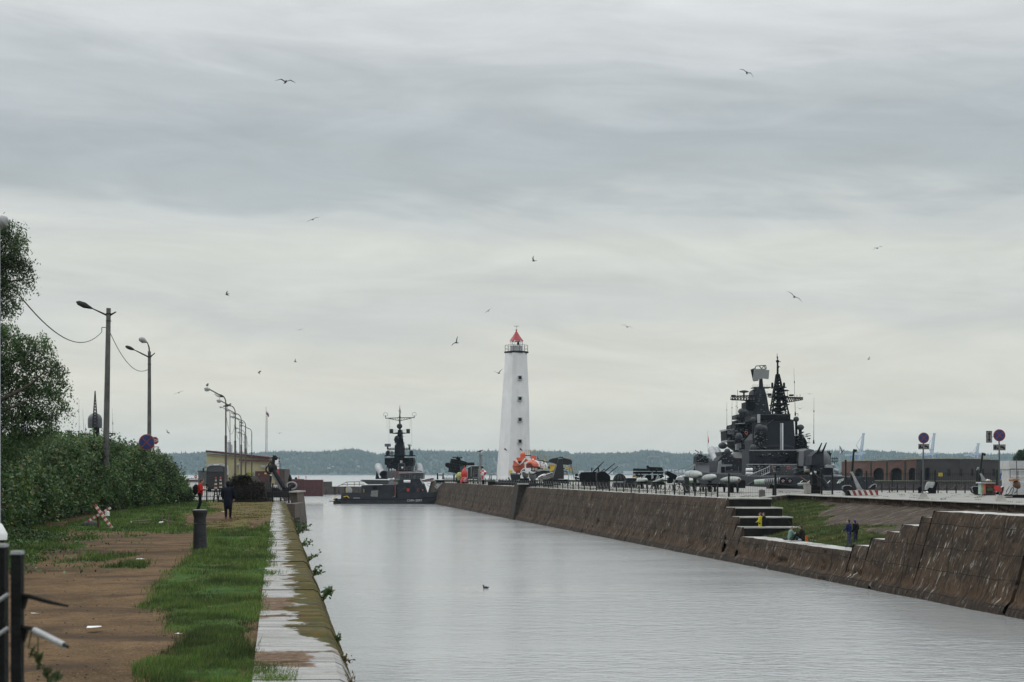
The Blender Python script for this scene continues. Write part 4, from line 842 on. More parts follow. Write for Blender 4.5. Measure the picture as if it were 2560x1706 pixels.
for px, sx in ((508.5, -1), (566, 1)):
    mb = MB(); a = at(px, 1176, Yb-.3); mb.box(a, (.16, .14, .46)); mb.path([at(px, 1170.5, Yb-.3), at(517 if sx < 0 else 561, 1168, Yb)], .03, 5); mb.build('mirror', SOOT, t)
for px in (521, 557):
    mb = MB(); a = at(px, 1226, Yb+1.5); mb.tube((a[0]-.15, Yb+2, ZL+.5), (a[0]+.15, Yb+2, ZL+.5), .5, n=18); mb.build('wheel', SOOT, t)
mb = MB(); a, b_ = at(533, 1161, Yb-.2), at(549, 1164, Yb-.2); mb.box(((a[0]+b_[0])/2, Yb-.16, (a[2]+b_[2])/2), (.6, .04, .1)); mb.build('route_panel', WHITE, t, None)
mb = MB(); a = at(567, 1178, Yb+5); mb.prism([at(563, 1166, Yb+.5), at(569.5, 1168, Yb+5.5), at(571.5, 1186, Yb+5.5), at(565, 1190, Yb+.5)], (.03, 0, 0)); mb.build('side_glass', LG, t)
mb = MB(); mb.box((W(507, 235), 235, ZL+1.2), (W(514, 235)-W(501, 235), 3, 2.4)); mb.box((W(507, 235), 235, ZL+2.45), (1.1, 3.2, .14)); solo('grey_cabin', mb, GREY, 'small grey box cabin left of the coach', 'cabin', smooth=None)
mb = MB()
for i in range(22): mb.tube((W(469, 300)+i*.17, 300, ZL), (W(469, 300)+i*.17, 300, ZL+.95), .03, n=4)
mb.tube((W(469, 300), 300, ZL+.95), (W(469, 300)+3.6, 300, ZL+.95), .05, n=4); solo('distant_railing', mb, GREY, 'pale low railing far behind, left of the coach', 'railing')
# container like red hopper and white tank right of the hut
t = thing('red_shed', 'red and dark metal shed behind the black anchor', 'shed', (W(703, 215), 215, ZL))
Ys = 215; mb = MB(); mb.prism([at(686, 1225, Ys), at(691, 1173, Ys), at(696, 1173, Ys), at(711, 1173, Ys), at(713, 1225, Ys)], (0, 5, 0)); mb.build('body', mat('shed_dark', (.06, .045, .04), .8), t, None)
mb = MB(); mb.prism([at(686, 1225, Ys-.02), at(690.5, 1172.5, Ys-.02), at(697, 1173, Ys-.02), at(704, 1225, Ys-.02)], (0, -.08, 0)); mb.build('red_panel', mat('shed_red', (.25, .04, .04), .7), t, None)
mb = MB(); 
for px in (692.5, 702): mb.tube(at(px, 1173, Ys), at(px, 1160, Ys), .03, n=4)
for py in (1160, 1166): mb.tube(at(692.5, py, Ys), at(702, py, Ys), .03, n=4)
mb.build('railing', BLACK, t)
mb = MB(); Ys = 222; mb.prism([at(676, 1190, Ys), at(680, 1148, Ys), at(690.5, 1146, Ys), at(692, 1190, Ys)], (0, 2, 0)); solo('tall_board', mb, WHITE, 'tall white board behind the ring of the black anchor', 'board', smooth=None)
mb = MB(); mb.box((W(604, 222), 222, ZL+.5), (1.6, .8, 1.0)); mb.build('x', WHITE) if False else None

# ------------------------------------------------------------------ railing across the path
Yf = 102.5; zf = ZL; k = Yf/F
t = thing('iron_railing', 'black iron railing with spear tips closing off the end of the path', 'fence', (W(560, Yf), Yf, zf))
xs0, xs1 = W(462, Yf), W(741, Yf); zt = at(0, 1219, Yf)[2]
for i, px in enumerate((462, 517, 572, 627, 682, 722)):
    mb = MB(); x = W(px, Yf); mb.box((x, Yf, zf+.63), (.09, .09, 1.3)); mb.ball((x, Yf, zf+1.33), .07, 8, 6); mb.build('post', BLACK, t)
mb = MB()
for z in (zt-.12, zt-.22, zf+.12, zf+.42*1): mb.box(((xs0+W(722, Yf))/2, Yf, z), (W(722, Yf)-xs0, .03, .035))
mb.build('rail', BLACK, t, None)
mb = MB(); x = xs0; i = 0
while x < W(722, Yf):
    mb.tube((x, Yf, zf+.05), (x, Yf, zt), .011, n=5); mb.lathe((x, Yf, zt-.02), (x, Yf, zt+.09), [(0, .012), (.3, .035), (.6, .03), (1, .002)], 6)
    if i % 2 == 0 and 470 < x*F/Yf+1280 < 560: mb.ring((x+.072, Yf, zf+.48), .055, .008, 'Y', 10, 4)
    x += .144; i += 1
mb.build('bars', BLACK, t)
# camouflage net over equipment
NET = leafmat('camouflage_scraps', [(.015, .014, .01), (.03, .026, .017), (.022, .02, .012), (.06, .045, .03), (.035, .03, .02)], .05, .9)
Yn = 104; t = thing('covered_gun', 'bulky equipment hidden under a ragged dark camouflage net behind the railing', 'covered equipment', (W(615, Yn), Yn, ZL))
outl = [(566, 1256), (568, 1212), (575, 1205), (583, 1192), (589, 1190), (605, 1190.5), (622, 1190), (628, 1197), (634, 1206), (645, 1207), (659, 1206), (661, 1222), (664, 1240), (667, 1258)]
mb = MB(); mb.prism([at(x_, y_, Yn) for x_, y_ in outl], (0, 3.2, 0)); mb.build('net', mat('net_dark', (.014, .013, .010), .95, .5, 6), t, None)
r = np.random.default_rng(5); n = 5200; px = r.uniform(565, 668, n); py = r.uniform(1187, 1256, n); kk = inpoly(px+r.normal(0, .8, n), py+2.2+r.normal(0, .8, n), outl)
px, py = px[kk], py[kk]; n = len(px); Yv = Yn+r.uniform(-.14, .02, n); Yv[:500] += r.uniform(0, 3, 500); x = (px-1280)*Yn/F; z = CZ-(py-HOR)*Yn/F
d1 = r.normal(0, .05, (n, 3)); d2 = r.normal(0, .05, (n, 3)); c = np.stack([x, Yv, z], -1)
o = npobj('net_scraps', np.stack([c, c+d1, c+d1+d2, c+d2], 1).reshape(-1, 3)-np.array(ORG[t.name]), np.arange(4*n).reshape(-1, 4), NET, smooth=False, parent=t)
mb = MB(); mb.tube(at(585, 1195, Yn-.3), at(562, 1232, Yn-.3), .06); mb.box((W(690, Yn+1), Yn+1, at(0, 1237, Yn)[2]), (2.2, .6, .45)); mb.build('frame', SOOT, t)
mb = MB(); mb.box((W(600, Yn-.8), Yn-.8, ZL+.08), (3.2, .3, .14)); mb.build('skid', SOOT, t, None)
# two miniature lighthouses on stilts
LRED = mat('marker_red', (.30, .05, .04), .6, .2, 6); LWH = mat('marker_white', (.50, .48, .43), .6, .2, 6)
def mini(px, ytop, ybase, label):
    Ym = 101.3; t = thing('model_lighthouse', label, 'model lighthouse', (W(px, Ym), Ym, ZL)); k = Ym/F; x = W(px, Ym); f = lambda p: at(0, p, Ym)[2]
    for dx in (-6.5, 6.5):
        mb = MB(); mb.tube((x+dx*k, Ym, ZL), (x+dx*.25*k, Ym, f(ybase)), .05, .05, 5); mb.build('leg', SOOT, t)
    mb = MB()
    for p in (1250, 1237, 1228): mb.box((x, Ym, f(p)), (8*k, .04, .04))
    mb.build('rung', SOOT, t)
    mb = MB(); mb.mi = []; z0 = f(ybase); z1 = f(ytop+6); n = 5
    for i in range(n):
        mb.cur = i % 2; mb.tube((x, Ym, z0+(z1-z0)*i/n), (x, Ym, z0+(z1-z0)*(i+1)/n), (4.2-.45*i)*k, (4.2-.45*(i+1))*k, 12)
    mb.cur = 0; mb.build('tower', [LWH, SOOT], t)
    mb = MB(); mb.tube((x, Ym, z0+(z1-z0)*.25), (x, Ym, z0+(z1-z0)*.32), 5.5*k, n=12); mb.tube((x, Ym, z1), (x, Ym, z1+.03), 3.2*k, n=12); mb.build('gallery', LRED, t)
    mb = MB(); mb.tube((x, Ym, z1), (x, Ym, z1+3*k), 1.7*k, n=10); mb.lathe((x, Ym, z1+3*k), (x, Ym, z1+6*k), [(0, 2.4*k), (.5, 1.8*k), (1, .2*k)], 10); mb.build('lantern', LRED, t)
mini(539.5, 1193, 1222, 'red and white miniature lighthouse on stilts, left one, beyond the red jacket')
mini(551.5, 1192, 1220, 'red and white miniature lighthouse on stilts, right one, with the wider gallery')
# big black anchor
Ya = 108; A = lambda x, y, d=0: tuple(Vector(R4(x, y, Ya))+Vector((0, d, 0)))
ANG = mat('anchor_grey_paint', (.26, .27, .28), .6, .2, 2, streak=.3, scol=(.12, .1, .09))
t = thing('anchor', 'huge black admiralty anchor with pale grey shank leaning behind the railing', 'anchor', (W(700, Ya), Ya, ZL), 'old anchors shown on the quays')
mb = MB(); mb.tube(A(1570, 560), A(1700, 800), .17, .19, 6); mb.tube(A(1700, 800), A(1740, 900), .2, .26, 8); mb.build('shank', ANG, t)
mb = MB(); mb.tube(A(1605, 540, -.2), A(1790, 850, -.2), .17, .17, 6); mb.tube(A(1545, 640), A(1530, 800), .09, .11, 8); mb.build('brace', SOOT, t)
mb = MB(); mb.tube(A(1568, 560), A(1600, 320), .19, .11, 8); mb.path([A(1600, 320), A(1592, 300), A(1610, 290), A(1640, 320)], .11, 8); mb.ball(A(1638, 328), .15, 10, 8); mb.build('stock', BLACK, t)
mb = MB(); mb.ring(A(1530, 530), .30, .06, 'Y', 18, 6); mb.ring(A(1545, 455), .22, .05, 'Y', 16, 6, .16); mb.ball(A(1580, 510), (.34, .25, .4), 10, 8); mb.build('shackle', BLACK, t)
mb = MB(); arc = [A(1500, 800), A(1560, 870), A(1660, 905), A(1760, 915), A(1850, 895), A(1920, 850), A(1970, 800)]; mb.path(arc, [.12, .2, .25, .28, .25, .18, .1], 8); mb.build('arms', BLACK, t)
mb = MB(); mb.prism([A(1855, 770), A(1858, 690), A(1885, 610), A(1918, 690), A(1915, 770), A(1890, 800)], (0, .25, 0)); mb.build('fluke', BLACK, t)
mb = MB(); mb.ring(A(1925, 815, -.1), .26, .06, 'Y', 20, 6, .36); mb.build('ring', ANG, t)
mb = MB(); mb.tube(A(1750, 1010, -1), A(1770, 1080, -1), .06); mb.ring(A(1800, 1060, -1), .22, .035, 'Y', 16, 5); mb.ring(A(1800, 1060, -1), .12, .03, 'Y', 12, 5)
solo('cart_wheel', mb, GREY, 'small pale spoked wheel low behind the railing under the big anchor', 'wheel')
mb = MB(); mb.box(A(1600, 845), (.35, .3, .35)); mb.ball(A(1655, 835), .14); solo('white_fitting', mb, WHITE, 'small white fitting seen through the railing beside the anchor', 'fitting')

# ------------------------------------------------------------------ near bollard, barrier, frame, rocks
Yb = 39.2; x = W(500, Yb); r_ = 17.2*Yb/F
mb = MB(); mb.lathe((x, Yb, ZL-.02), (x, Yb, at(0, 1275, Yb)[2]), [(0, r_*1.04), (.04, r_*1.0), (.3, r_*.98), (.64, r_*.9), (.645, r_*.97), (.67, r_*.97), (.675, r_*.9), (.80, r_*.87), (.86, r_*.95), (.93, r_*1.08), (.95, r_*1.1), (.99, r_*1.08), (1.0, r_*.95)], 40)
BOLL = mat('bollard_paint', (.012, .012, .015), .5, .35, 3, bump=.35, bscale=14, streak=.4, scol=(.03, .027, .027)); 
t = thing('bollard', 'stout black iron mooring bollard on the edge of the grass', 'bollard', (x, Yb, ZL)); mb.build('body', BOLL, t, .6)
mb = MB(); mb.lathe((x, Yb, at(0, 1275.6, Yb)[2]), (x, Yb, at(0, 1274, Yb)[2]), [(0, r_*1.02), (.5, r_*1.0), (1, r_*.8)], 40); mb.build('worn_top', mat('bollard_top_grey', (.12, .12, .125), .5, .4, 8), t)
# red and white crossed barrier
Yx = 54; t = thing('crossed_barrier', 'fallen crossed barrier of red and white striped boards by the hedge', 'barrier', (W(250, Yx), Yx, ZL))
def striped(p, q, wd, n, t, name, first=0, off=0):
    mb = MB(); a, b_ = Vector(p), Vector(q); d = (b_-a); nrm = Vector((-d.z, 0, d.x)).normalized()*wd/2
    for i in range(n):
        mb.cur = (i+first) % 2; s_, e_ = a+d*(i/n), a+d*((i+1)/n); mb.prism([s_-nrm, e_-nrm, e_+nrm, s_+nrm], (0, .05, 0))
    mb.build(name, [LRED, LWH], t, None)
striped(at(237, 1263, Yx), at(284, 1327, Yx-.4), .10, 13, t, 'board'); striped(at(276, 1270, Yx+.3), at(219, 1304, Yx+.1), .09, 12, t, 'board', 1)
mb = MB(); a = at(247, 1292, Yx+.4); mb.tube((a[0]-.02, Yx+.4, ZL-.02), (a[0], Yx+.3, a[2]), .045); mb.tube((a[0], Yx+.3, a[2]), at(240, 1268, Yx+.2), .03); mb.build('stake', RUST, t)
Yx = 57; mb = MB(); mb.ball((W(226, Yx), Yx, ZL+.02), (.36, .3, .22), 12, 8); solo('boulder', mb, mat('dark_stone', (.035, .035, .035), .8, .4, 4, bump=.5), 'dark rounded stone beside the crossed barrier', 'stone')
Yx = 58; mb = MB(); mb.lathe(at(268, 1290, Yx), at(268, 1277, Yx), [(0, .10), (.8, .10), (.85, .05), (1, .05)], 12); solo('white_jug', mb, WHITE, 'small white plastic jug hung behind the crossed barrier', 'jug')
mb = MB(); Yx = 60
def gp(px, py, h=0): Y = (CZ-ZL)*F/(py-HOR); return ((px-1280)*Y/F, Y, ZL+h)
pts = [gp(327, 1308, .06), gp(400, 1303, .08), gp(470, 1316, .05), gp(398, 1309, .03), gp(330, 1311, .03)]
for i in range(len(pts)): mb.tube(pts[i], pts[(i+1) % len(pts)], .03, n=6)
for px, py, h in ((406, 1307, .42), (421, 1315, .48), (426, 1316, .25)): mb.tube(gp(px, py), gp(px, py, h), .022, n=6)
mb.tube(gp(418, 1312, .04), gp(426, 1320, .02), .03); solo('rusty_frame', mb, mat('old_timber_frame', (.14, .11, .08), .8, .4, 6), 'broken rusty frame lying in the grass left of the bollard', 'frame')
mb = MB(); a = gp(402, 1312, .07); mb.prism([(a[0]-.1, a[1], a[2]), (a[0]+.1, a[1], a[2]+.02), (a[0]+.03, a[1], a[2]-.08), (a[0]-.05, a[1], a[2]-.06)], (0, .08, .05)); solo('foam_scrap', mb, WHITE, 'white foam scrap inside the fallen frame', 'litter', smooth=None)

# ------------------------------------------------------------------ near railing, left bottom corner
Yn = 5.0; NF = mat('near_railing_paint', (.008, .009, .009), .7, .4, 20, bump=.2, bscale=60, spec=.15)
t = thing('railing_end', 'out of focus black railing with a broken bent rail in the near corner', 'fence', (W(45, Yn), Yn, ZL))
for px0, px1, pt in ((31, 56, 1386), (-14, 17, 1377)):
    mb = MB(); w_ = (px1-px0)*Yn/F; yy_ = Yn+(0 if px0 > 0 else .25); xx = W((px0+px1)/2, yy_); zt = at(0, pt, Yn)[2]; mb.box((xx, Yn+(0 if px0 > 0 else .25), (ZL+zt)/2), (w_, w_, zt-ZL)); p_ = mb.build('post', NF, t, None)
    mb = MB(); mb.box((xx, Yn+(0 if px0 > 0 else .25), zt+.006), (w_*1.06, w_*1.06, .012)); mb.build('cap', HEADG, p_, None)
Q = lambda x_, y_, d=0: at(x_/3.681, 1280+y_/3.681, Yn+d)
mb = MB(); mb.path([Q(200, 770), Q(260, 775), Q(450, 830), Q(630, 868)], [.007, .008, .007, .004], 8); mb.build('bent_rail', NF, t)
mb = MB(); mb.path([Q(200, 1060), Q(300, 1075, -.05), Q(330, 1095, -.1)], .007, 8); mb.tube(Q(590, 1225, -.25), Q(625, 1243, -.28), .007, .005); mb.build('rail_stub', NF, t)
mb = MB(); mb.tube(Q(320, 1090, -.1), Q(592, 1228, -.25), .011, n=12); mb.build('sleeve', HEADG, t)
for q in ((765, 790, 900), (1060, 1090, 1205)): mb = MB(); mb.prism([Q(205, q[0]), Q(250, q[1]), Q(215, q[2])], (0, .02, 0)); mb.build('gusset', NF, t)
for yy in (760, 1070): mb = MB(); mb.tube(Q(-60, yy+90), Q(75, yy), .007); mb.build('rail', HEADG, t)
t = thing('conical_lamp', 'white conical lamp cap cut off by the left edge above the near railing', 'lamp', (W(2, 12), 12, ZL))
YY = 12; mb = MB(); mb.lathe(at(0, 1350, YY), at(0, 1309, YY), [(0, .058), (.38, .06), (.42, .056), (.9, .022), (1, .01)], 20); mb.build('cap', WHITE, t); mb = MB(); mb.tube((W(-6, YY), YY+.1, ZL), (W(-6, YY), YY+.1, at(0, 1345, YY)[2]), .018); mb.build('stem', NF, t)
# blurred weed sprig by the near post
t = thing('weed', 'blurred thin weed stems hanging by the near railing', 'weed', (W(70, 5), 5, ZL)); mb = MB(); r = random.Random(2)
for x0, y0, x1, y1 in ((290, 1100, 260, 1260), (350, 1150, 350, 1330), (300, 1250, 400, 1450), (400, 1400, 470, 1560)): mb.tube(Q(x0, y0), Q(x1, y1), .0025, n=4)
mb.build('stem', GR, t); mb = MB()
for cx0, cy0 in ((285, 1270), (320, 1310), (355, 1330), (350, 1380), (395, 1450), (430, 1480), (450, 1440), (470, 1520), (500, 1500), (440, 1540), (520, 1470)):
    for q in range(5):
        a = Vector(Q(cx0+r.uniform(-14, 14), cy0+r.uniform(-22, 22))); mb.quad(a, a+Vector((r.uniform(.005, .02), r.uniform(-.02, .02), r.uniform(-.02, .02))), a+Vector((r.uniform(-.01, .01), 0, -.025)))
mb.build('leaves', leafmat('weed_leaves', [(.02, .03, .012), (.06, .09, .03), (.03, .04, .015)]), t)

# ------------------------------------------------------------------ hedge and trees
def leafcloud(name, P, size, m, parent, seed=0, droop=0, aspect=2.0, org=(0, 0, 0)):
    r = np.random.default_rng(seed); n = len(P); d = r.normal(0, 1, (n, 3)); d[:, 2] -= droop; d /= np.linalg.norm(d, axis=1)[:, None]
    e = r.normal(0, 1, (n, 3)); e -= (e*d).sum(1)[:, None]*d; e /= np.linalg.norm(e, axis=1)[:, None]; s = size*r.uniform(.6, 1.4, n)[:, None]
    P = P-np.array(org); a = P-d*s*.5; c = P+d*s*.5; m_ = P+d*s*.05; w_ = e*s/aspect*.5
    V = np.stack([a, m_+w_, c, m_-w_], 1).reshape(-1, 3)
    return npobj(name, V, np.arange(4*n).reshape(-1, 4), m, smooth=False, parent=parent)
HEDGE = leafmat('hedge_leaves', [(.018, .045, .014), (.032, .08, .022), (.055, .12, .036), (.10, .165, .055), (.036, .07, .026), (.05, .10, .028), (.15, .12, .03)], .3, nsc=.7)
HEDGE2 = leafmat('hedge_leaves_dark', [(.010, .026, .012), (.02, .045, .02), (.03, .055, .025)], .25)
t = thing('hedge', 'tall dense green hedge running along the left of the path', 'hedge', (-22.5, 75, ZL))
topz = lambda Y: np.interp(Y, [22, 30, 38, 47, 55, 62, 70, 80, 88, 94, 98, 102, 105], [2.3, 2.4, 2.5, 2.8, 3.1, 3.2, 3.5, 3.8, 3.7, 3.4, 2.9, 2.4, 1.5])
footx = lambda Y: np.interp(Y, [20, 40, 47, 55, 65, 82, 105], [-9.5, -15.0, -16.6, -18.6, -20.6, -22.4, -23.6])
r = np.random.default_rng(12); nc = 1600; Yc = 21+84*r.random(nc)**.85; hh = topz(Yc); q = r.random(nc)
# clumps over the face and top of the hedge
top_c = q < .38
bul = .7*np.sin(np.pi*r.random(nc)**.8)
zc = np.where(top_c, hh*(.86+.16*r.random(nc)), hh*r.random(nc)**.75*.95)
xc_ = footx(Yc) - np.where(top_c, r.uniform(.4, 4.2, nc), .3+.9*(zc/hh)**2.2-.35*np.sin(np.pi*zc/hh)+r.uniform(-.15, .5, nc))
zc = zc - np.where(top_c, .25*((footx(Yc)-xc_-2.2)/2)**2*.5, 0) + (fbm(Yc*.35, Yc*0, 3, 2)-.5)*.9*(zc/hh)
per = 130; cs = r.uniform(.25, .6, nc)
P = np.repeat(np.stack([xc_, Yc, ZL+zc], -1), per, 0)+np.clip(r.normal(0, .5, (nc*per, 3)), -1.1, 1.1)*np.repeat(cs, per)[:, None]*np.array([1, 1.1, .8])
P = P[P[:, 2] > ZL]; leafcloud('foliage', P, .15, HEDGE, t, 1, .2, 1.7, ORG[t.name])
# shoots standing off the top
ns = 800; Ys_ = 24+80*r.random(ns)**.9; xs_ = footx(Ys_)-r.uniform(.3, 3.5, ns); hs = r.uniform(.25, .8, ns)
PS = []
for i in range(ns):
    b0 = np.array([xs_[i], Ys_[i], ZL+topz(Ys_[i])*.97+(fbm(np.array(Ys_[i]*.35), np.array(0.), 3, 2)-.5)*.8]); dr = np.array([r.normal(0, .35), r.normal(0, .35), 1]); kq = int(26*hs[i])+6
    tt_ = r.random(kq)[:, None]; PS.append(b0+dr*hs[i]*tt_+r.normal(0, .06, (kq, 3)))
leafcloud('shoots', np.concatenate(PS), .14, HEDGE, t, 5, -.3, 2.2, ORG[t.name])
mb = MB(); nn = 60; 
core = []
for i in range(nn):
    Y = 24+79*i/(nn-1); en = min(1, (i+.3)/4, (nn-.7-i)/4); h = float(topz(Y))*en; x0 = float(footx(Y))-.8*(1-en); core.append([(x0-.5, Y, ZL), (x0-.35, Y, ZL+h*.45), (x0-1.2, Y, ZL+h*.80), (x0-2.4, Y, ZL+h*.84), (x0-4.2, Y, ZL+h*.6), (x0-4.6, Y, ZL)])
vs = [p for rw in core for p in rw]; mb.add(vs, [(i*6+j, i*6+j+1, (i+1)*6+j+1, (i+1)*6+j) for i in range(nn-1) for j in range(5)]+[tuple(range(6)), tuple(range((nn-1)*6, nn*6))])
mb.build('shade_core', mat('hedge_inner_shade', (.006, .010, .006), .95, .6, 2, bump=0), t, None)  # solid near-black core: the shade inside the hedge put into its colour
# undergrowth at the near left
r = np.random.default_rng(21); n = 16000; Yv = 30+20*r.random(n); xv = footx(Yv)+r.exponential(.5, n)*1.3-.3; zv = ZL+.02+r.random(n)*.28*np.exp(-np.maximum(0, xv-footx(Yv))*.7)
leafcloud('undergrowth', np.stack([xv, Yv, zv], -1), .09, HEDGE, None, 3); o = bpy.data.objects['undergrowth']; tag(o, 'low leafy undergrowth at the foot of the hedge, near left', None, None, 'stuff')

def limb(mb, a, b_, r0, r1, wob=.15, n=5, rr=random):
    a, b_ = Vector(a), Vector(b_); pts = [a.lerp(b_, i/n)+(Vector((rr.uniform(-wob, wob), rr.uniform(-wob, wob), rr.uniform(-wob, wob)*.5)) if 0 < i < n else Vector()) for i in range(n+1)]
    mb.path(pts, [r0+(r1-r0)*i/n for i in range(n+1)], 8); return pts
TL = leafmat('willow_leaves', [(.02, .045, .016), (.04, .08, .028), (.07, .12, .045), (.11, .16, .065), (.045, .08, .032)], .35, nsc=.9)
def crown(px_c, Yb, n_leaf, seed, size):
    """leaves on drooping twigs hung round clump centres; centres are (px, py, radius px)"""
    r = np.random.default_rng(seed); out_ = []
    k = Yb/F
    for (px, py, R_) in px_c:
        c = np.array(at(px, py, Yb)); R_m = R_*k; R_m *= .88; nt_ = int(R_*R_*.042)
        for j in range(nt_):
            d = r.normal(0, 1, 3); d /= np.linalg.norm(d); s0 = c+d*R_m*np.array([1, .9, .9])*r.uniform(.45, 1)
            L_ = r.uniform(.2, .75); dirn = np.array([d[0]*.5, d[1]*.5, r.uniform(-1.0, .15)]); q = int(n_leaf*r.uniform(.5, 1.1)); tt_ = r.random(q)[:, None]
            out_.append(s0+dirn*L_*tt_+np.array([0, 0, -.15])*tt_**2+r.normal(0, .06, (q, 3)))
    return np.concatenate(out_)
Yt = 41
t = thing('willow_tree', 'large leafy tree with drooping twigs reaching in from the left edge', 'tree', (W(-95, Yt), Yt, ZL))
mb = MB(); rr = random.Random(4); tp = limb(mb, (W(-95, Yt), Yt, ZL-.2), at(-70, 900, Yt), .32, .2, .1, 6, rr); up = limb(mb, tp[-1], at(-35, 620, Yt), .2, .08, .12, 5, rr)
for q in ((20, 860), (60, 900), (110, 930), (70, 1000), (15, 980), (40, 1060)): limb(mb, tp[rr.randint(3, 6)], at(q[0], q[1], Yt+rr.uniform(-.8, .8)), .09, .02, .12, 5, rr)
for q in ((30, 590), (50, 660), (10, 740), (60, 700)): limb(mb, up[rr.randint(1, 4)], at(q[0], q[1], Yt+rr.uniform(-.6, .6)), .06, .015, .1, 5, rr)
mb.build('trunk', DBARK, t)
cl = [(-10, 570, 45), (30, 575, 28), (40, 610, 30), (20, 650, 42), (52, 660, 28), (-15, 640, 50), (62, 690, 18), (15, 715, 32), (-10, 720, 40), (25, 760, 20), (5, 775, 20),
      (-20, 830, 45), (25, 830, 30), (60, 855, 28), (100, 855, 26), (118, 880, 20), (30, 880, 42), (80, 900, 36), (118, 915, 30), (148, 935, 24), (160, 965, 15), (-20, 920, 60), (30, 950, 48), (85, 960, 40), (128, 975, 34),
      (150, 1010, 20), (30, 1020, 48), (80, 1025, 36), (118, 1035, 26), (135, 1050, 16), (-20, 1030, 50), (20, 1080, 40), (60, 1085, 34), (95, 1085, 22), (0, 1120, 30), (110, 1070, 20), (40, 1120, 22), (-80, 560, 60), (-110, 640, 60), (-90, 740, 55), (-110, 860, 75), (-170, 930, 65), (-100, 1000, 70), (-190, 1030, 50)]
leafcloud('foliage', crown(cl, Yt, 28, 3, .1), .085, TL, t, 7, .8, 2.6, ORG[t.name])
# tree at the far right
Yt = 300; t = thing('round_tree', 'small dark round tree at the right edge above the white panels', 'tree', (W(2552, Yt), Yt, ZL))
mb = MB(); rr = random.Random(8); tp = limb(mb, (W(2552, Yt), Yt, ZL), at(2552, 1142, Yt), .25, .1, .1, 4, rr)
for q in ((2543, 1137), (2560, 1135), (2552, 1130)): limb(mb, tp[-1], at(*q, Yt), .08, .02, .08, 3, rr)
mb.build('trunk', DBARK, t)
r = np.random.default_rng(6); P = []
for px, py, R_ in ((2545, 1143, 8), (2554, 1136, 9), (2564, 1134, 9), (2572, 1140, 10), (2556, 1147, 10), (2540, 1148, 6), (2566, 1148, 10), (2550, 1130, 4)):
    c = np.array(at(px, py, Yt)); P.append(c+np.clip(r.normal(0, .5, (700, 3)), -1.2, 1.2)*R_*Yt/F)
leafcloud('foliage', np.concatenate(P), .28, HEDGE2, t, 2, .2, 1.8, ORG[t.name])
# plants growing out of the left wall edge
def sprig(px, py, h, spread, label, n=40, dry=False, seed=0):
    Y = (CZ-ZL)*F/(py-HOR); x = (px-1280)*Y/F; spread *= .55; h *= .9; r = random.Random(seed); t = thing('edge_plant', label, 'plant', (x, Y, ZL-.2), 'plants growing out of the left quay edge')
    mb = MB(); L_ = []
    for j in range(max(3, n//9)):
        b0 = Vector((x, Y, ZL-.2)); e = b0+Vector((r.uniform(.1, 1)*spread, r.uniform(-.4, .4)*spread, r.uniform(.3, 1)*h)); mid = b0.lerp(e, .5)+Vector((.05*spread, 0, .15*h)); mb.path([b0, mid, e], [.008, .006, .003], 4)
        for q in range(9): tt_ = r.uniform(.25, 1); L_.append(b0.lerp(mid, tt_*2) if tt_ < .5 else mid.lerp(e, tt_*2-1))
    mb.build('stem', RUST if dry else GR, t)
    P = np.array([list(v) for v in L_])+np.random.default_rng(seed).normal(0, .025, (len(L_), 3)); leafcloud('leaves', P, .09 if not dry else .05, GD if dry else HEDGE, t, seed, 0, 1.7, ORG[t.name])
sprig(738, 1310, .45, .9, 'leafy green sprig high on the left quay edge near the buttress', 80, False, 1)
sprig(742, 1325, .55, 1.1, 'spreading leafy plant at the left quay edge below the topmost sprig', 90, False, 2)
sprig(752, 1352, .25, .8, 'low leafy plant on the left quay edge opposite the bollard top', 70, False, 3)
sprig(768, 1388, .35, .7, 'small leafy tuft on the left quay edge beside the bollard foot', 50, False, 4)
sprig(783, 1420, .35, .5, 'thin twiggy tuft on the left quay edge below the leafy ones', 60, False, 5)
sprig(806, 1478, .35, .45, 'dark feathery weed halfway down the left quay edge', 60, False, 6)
sprig(838, 1575, .28, .3, 'green shoot low on the left quay edge', 30, False, 7)
sprig(848, 1625, .22, .35, 'brown dry tuft with green leaves near the bottom of the quay edge', 60, True, 8)
sprig(866, 1690, .3, .2, 'dry thin stalks at the very bottom of the left quay edge', 40, True, 9)
sprig(722, 1307, .12, .5, 'dense low green cushion plant on the mossy coping by the buttress', 110, False, 10)
# ------------------------------------------------------------------ haze: one box of thin even air round everything
mb = MB(); mb.box((0, 3150, 70), (24000, 6700, 162)); HZ = mb.build('haze', None, None, None, kind='stuff')
HZ.data.materials.clear(); m = bpy.data.materials.new('haze_air'); m.use_nodes = True; nt = m.node_tree; nt.nodes.clear()
o_ = N(nt, 'ShaderNodeOutputMaterial'); v_ = N(nt, 'ShaderNodeVolumePrincipled', i_Density=.00008, i_Anisotropy=.2); v_.inputs['Color'].default_value = (.62, .84, 1.0, 1); L(nt, v_.outputs[0], o_.inputs['Volume'])
HZ.data.materials.append(m)

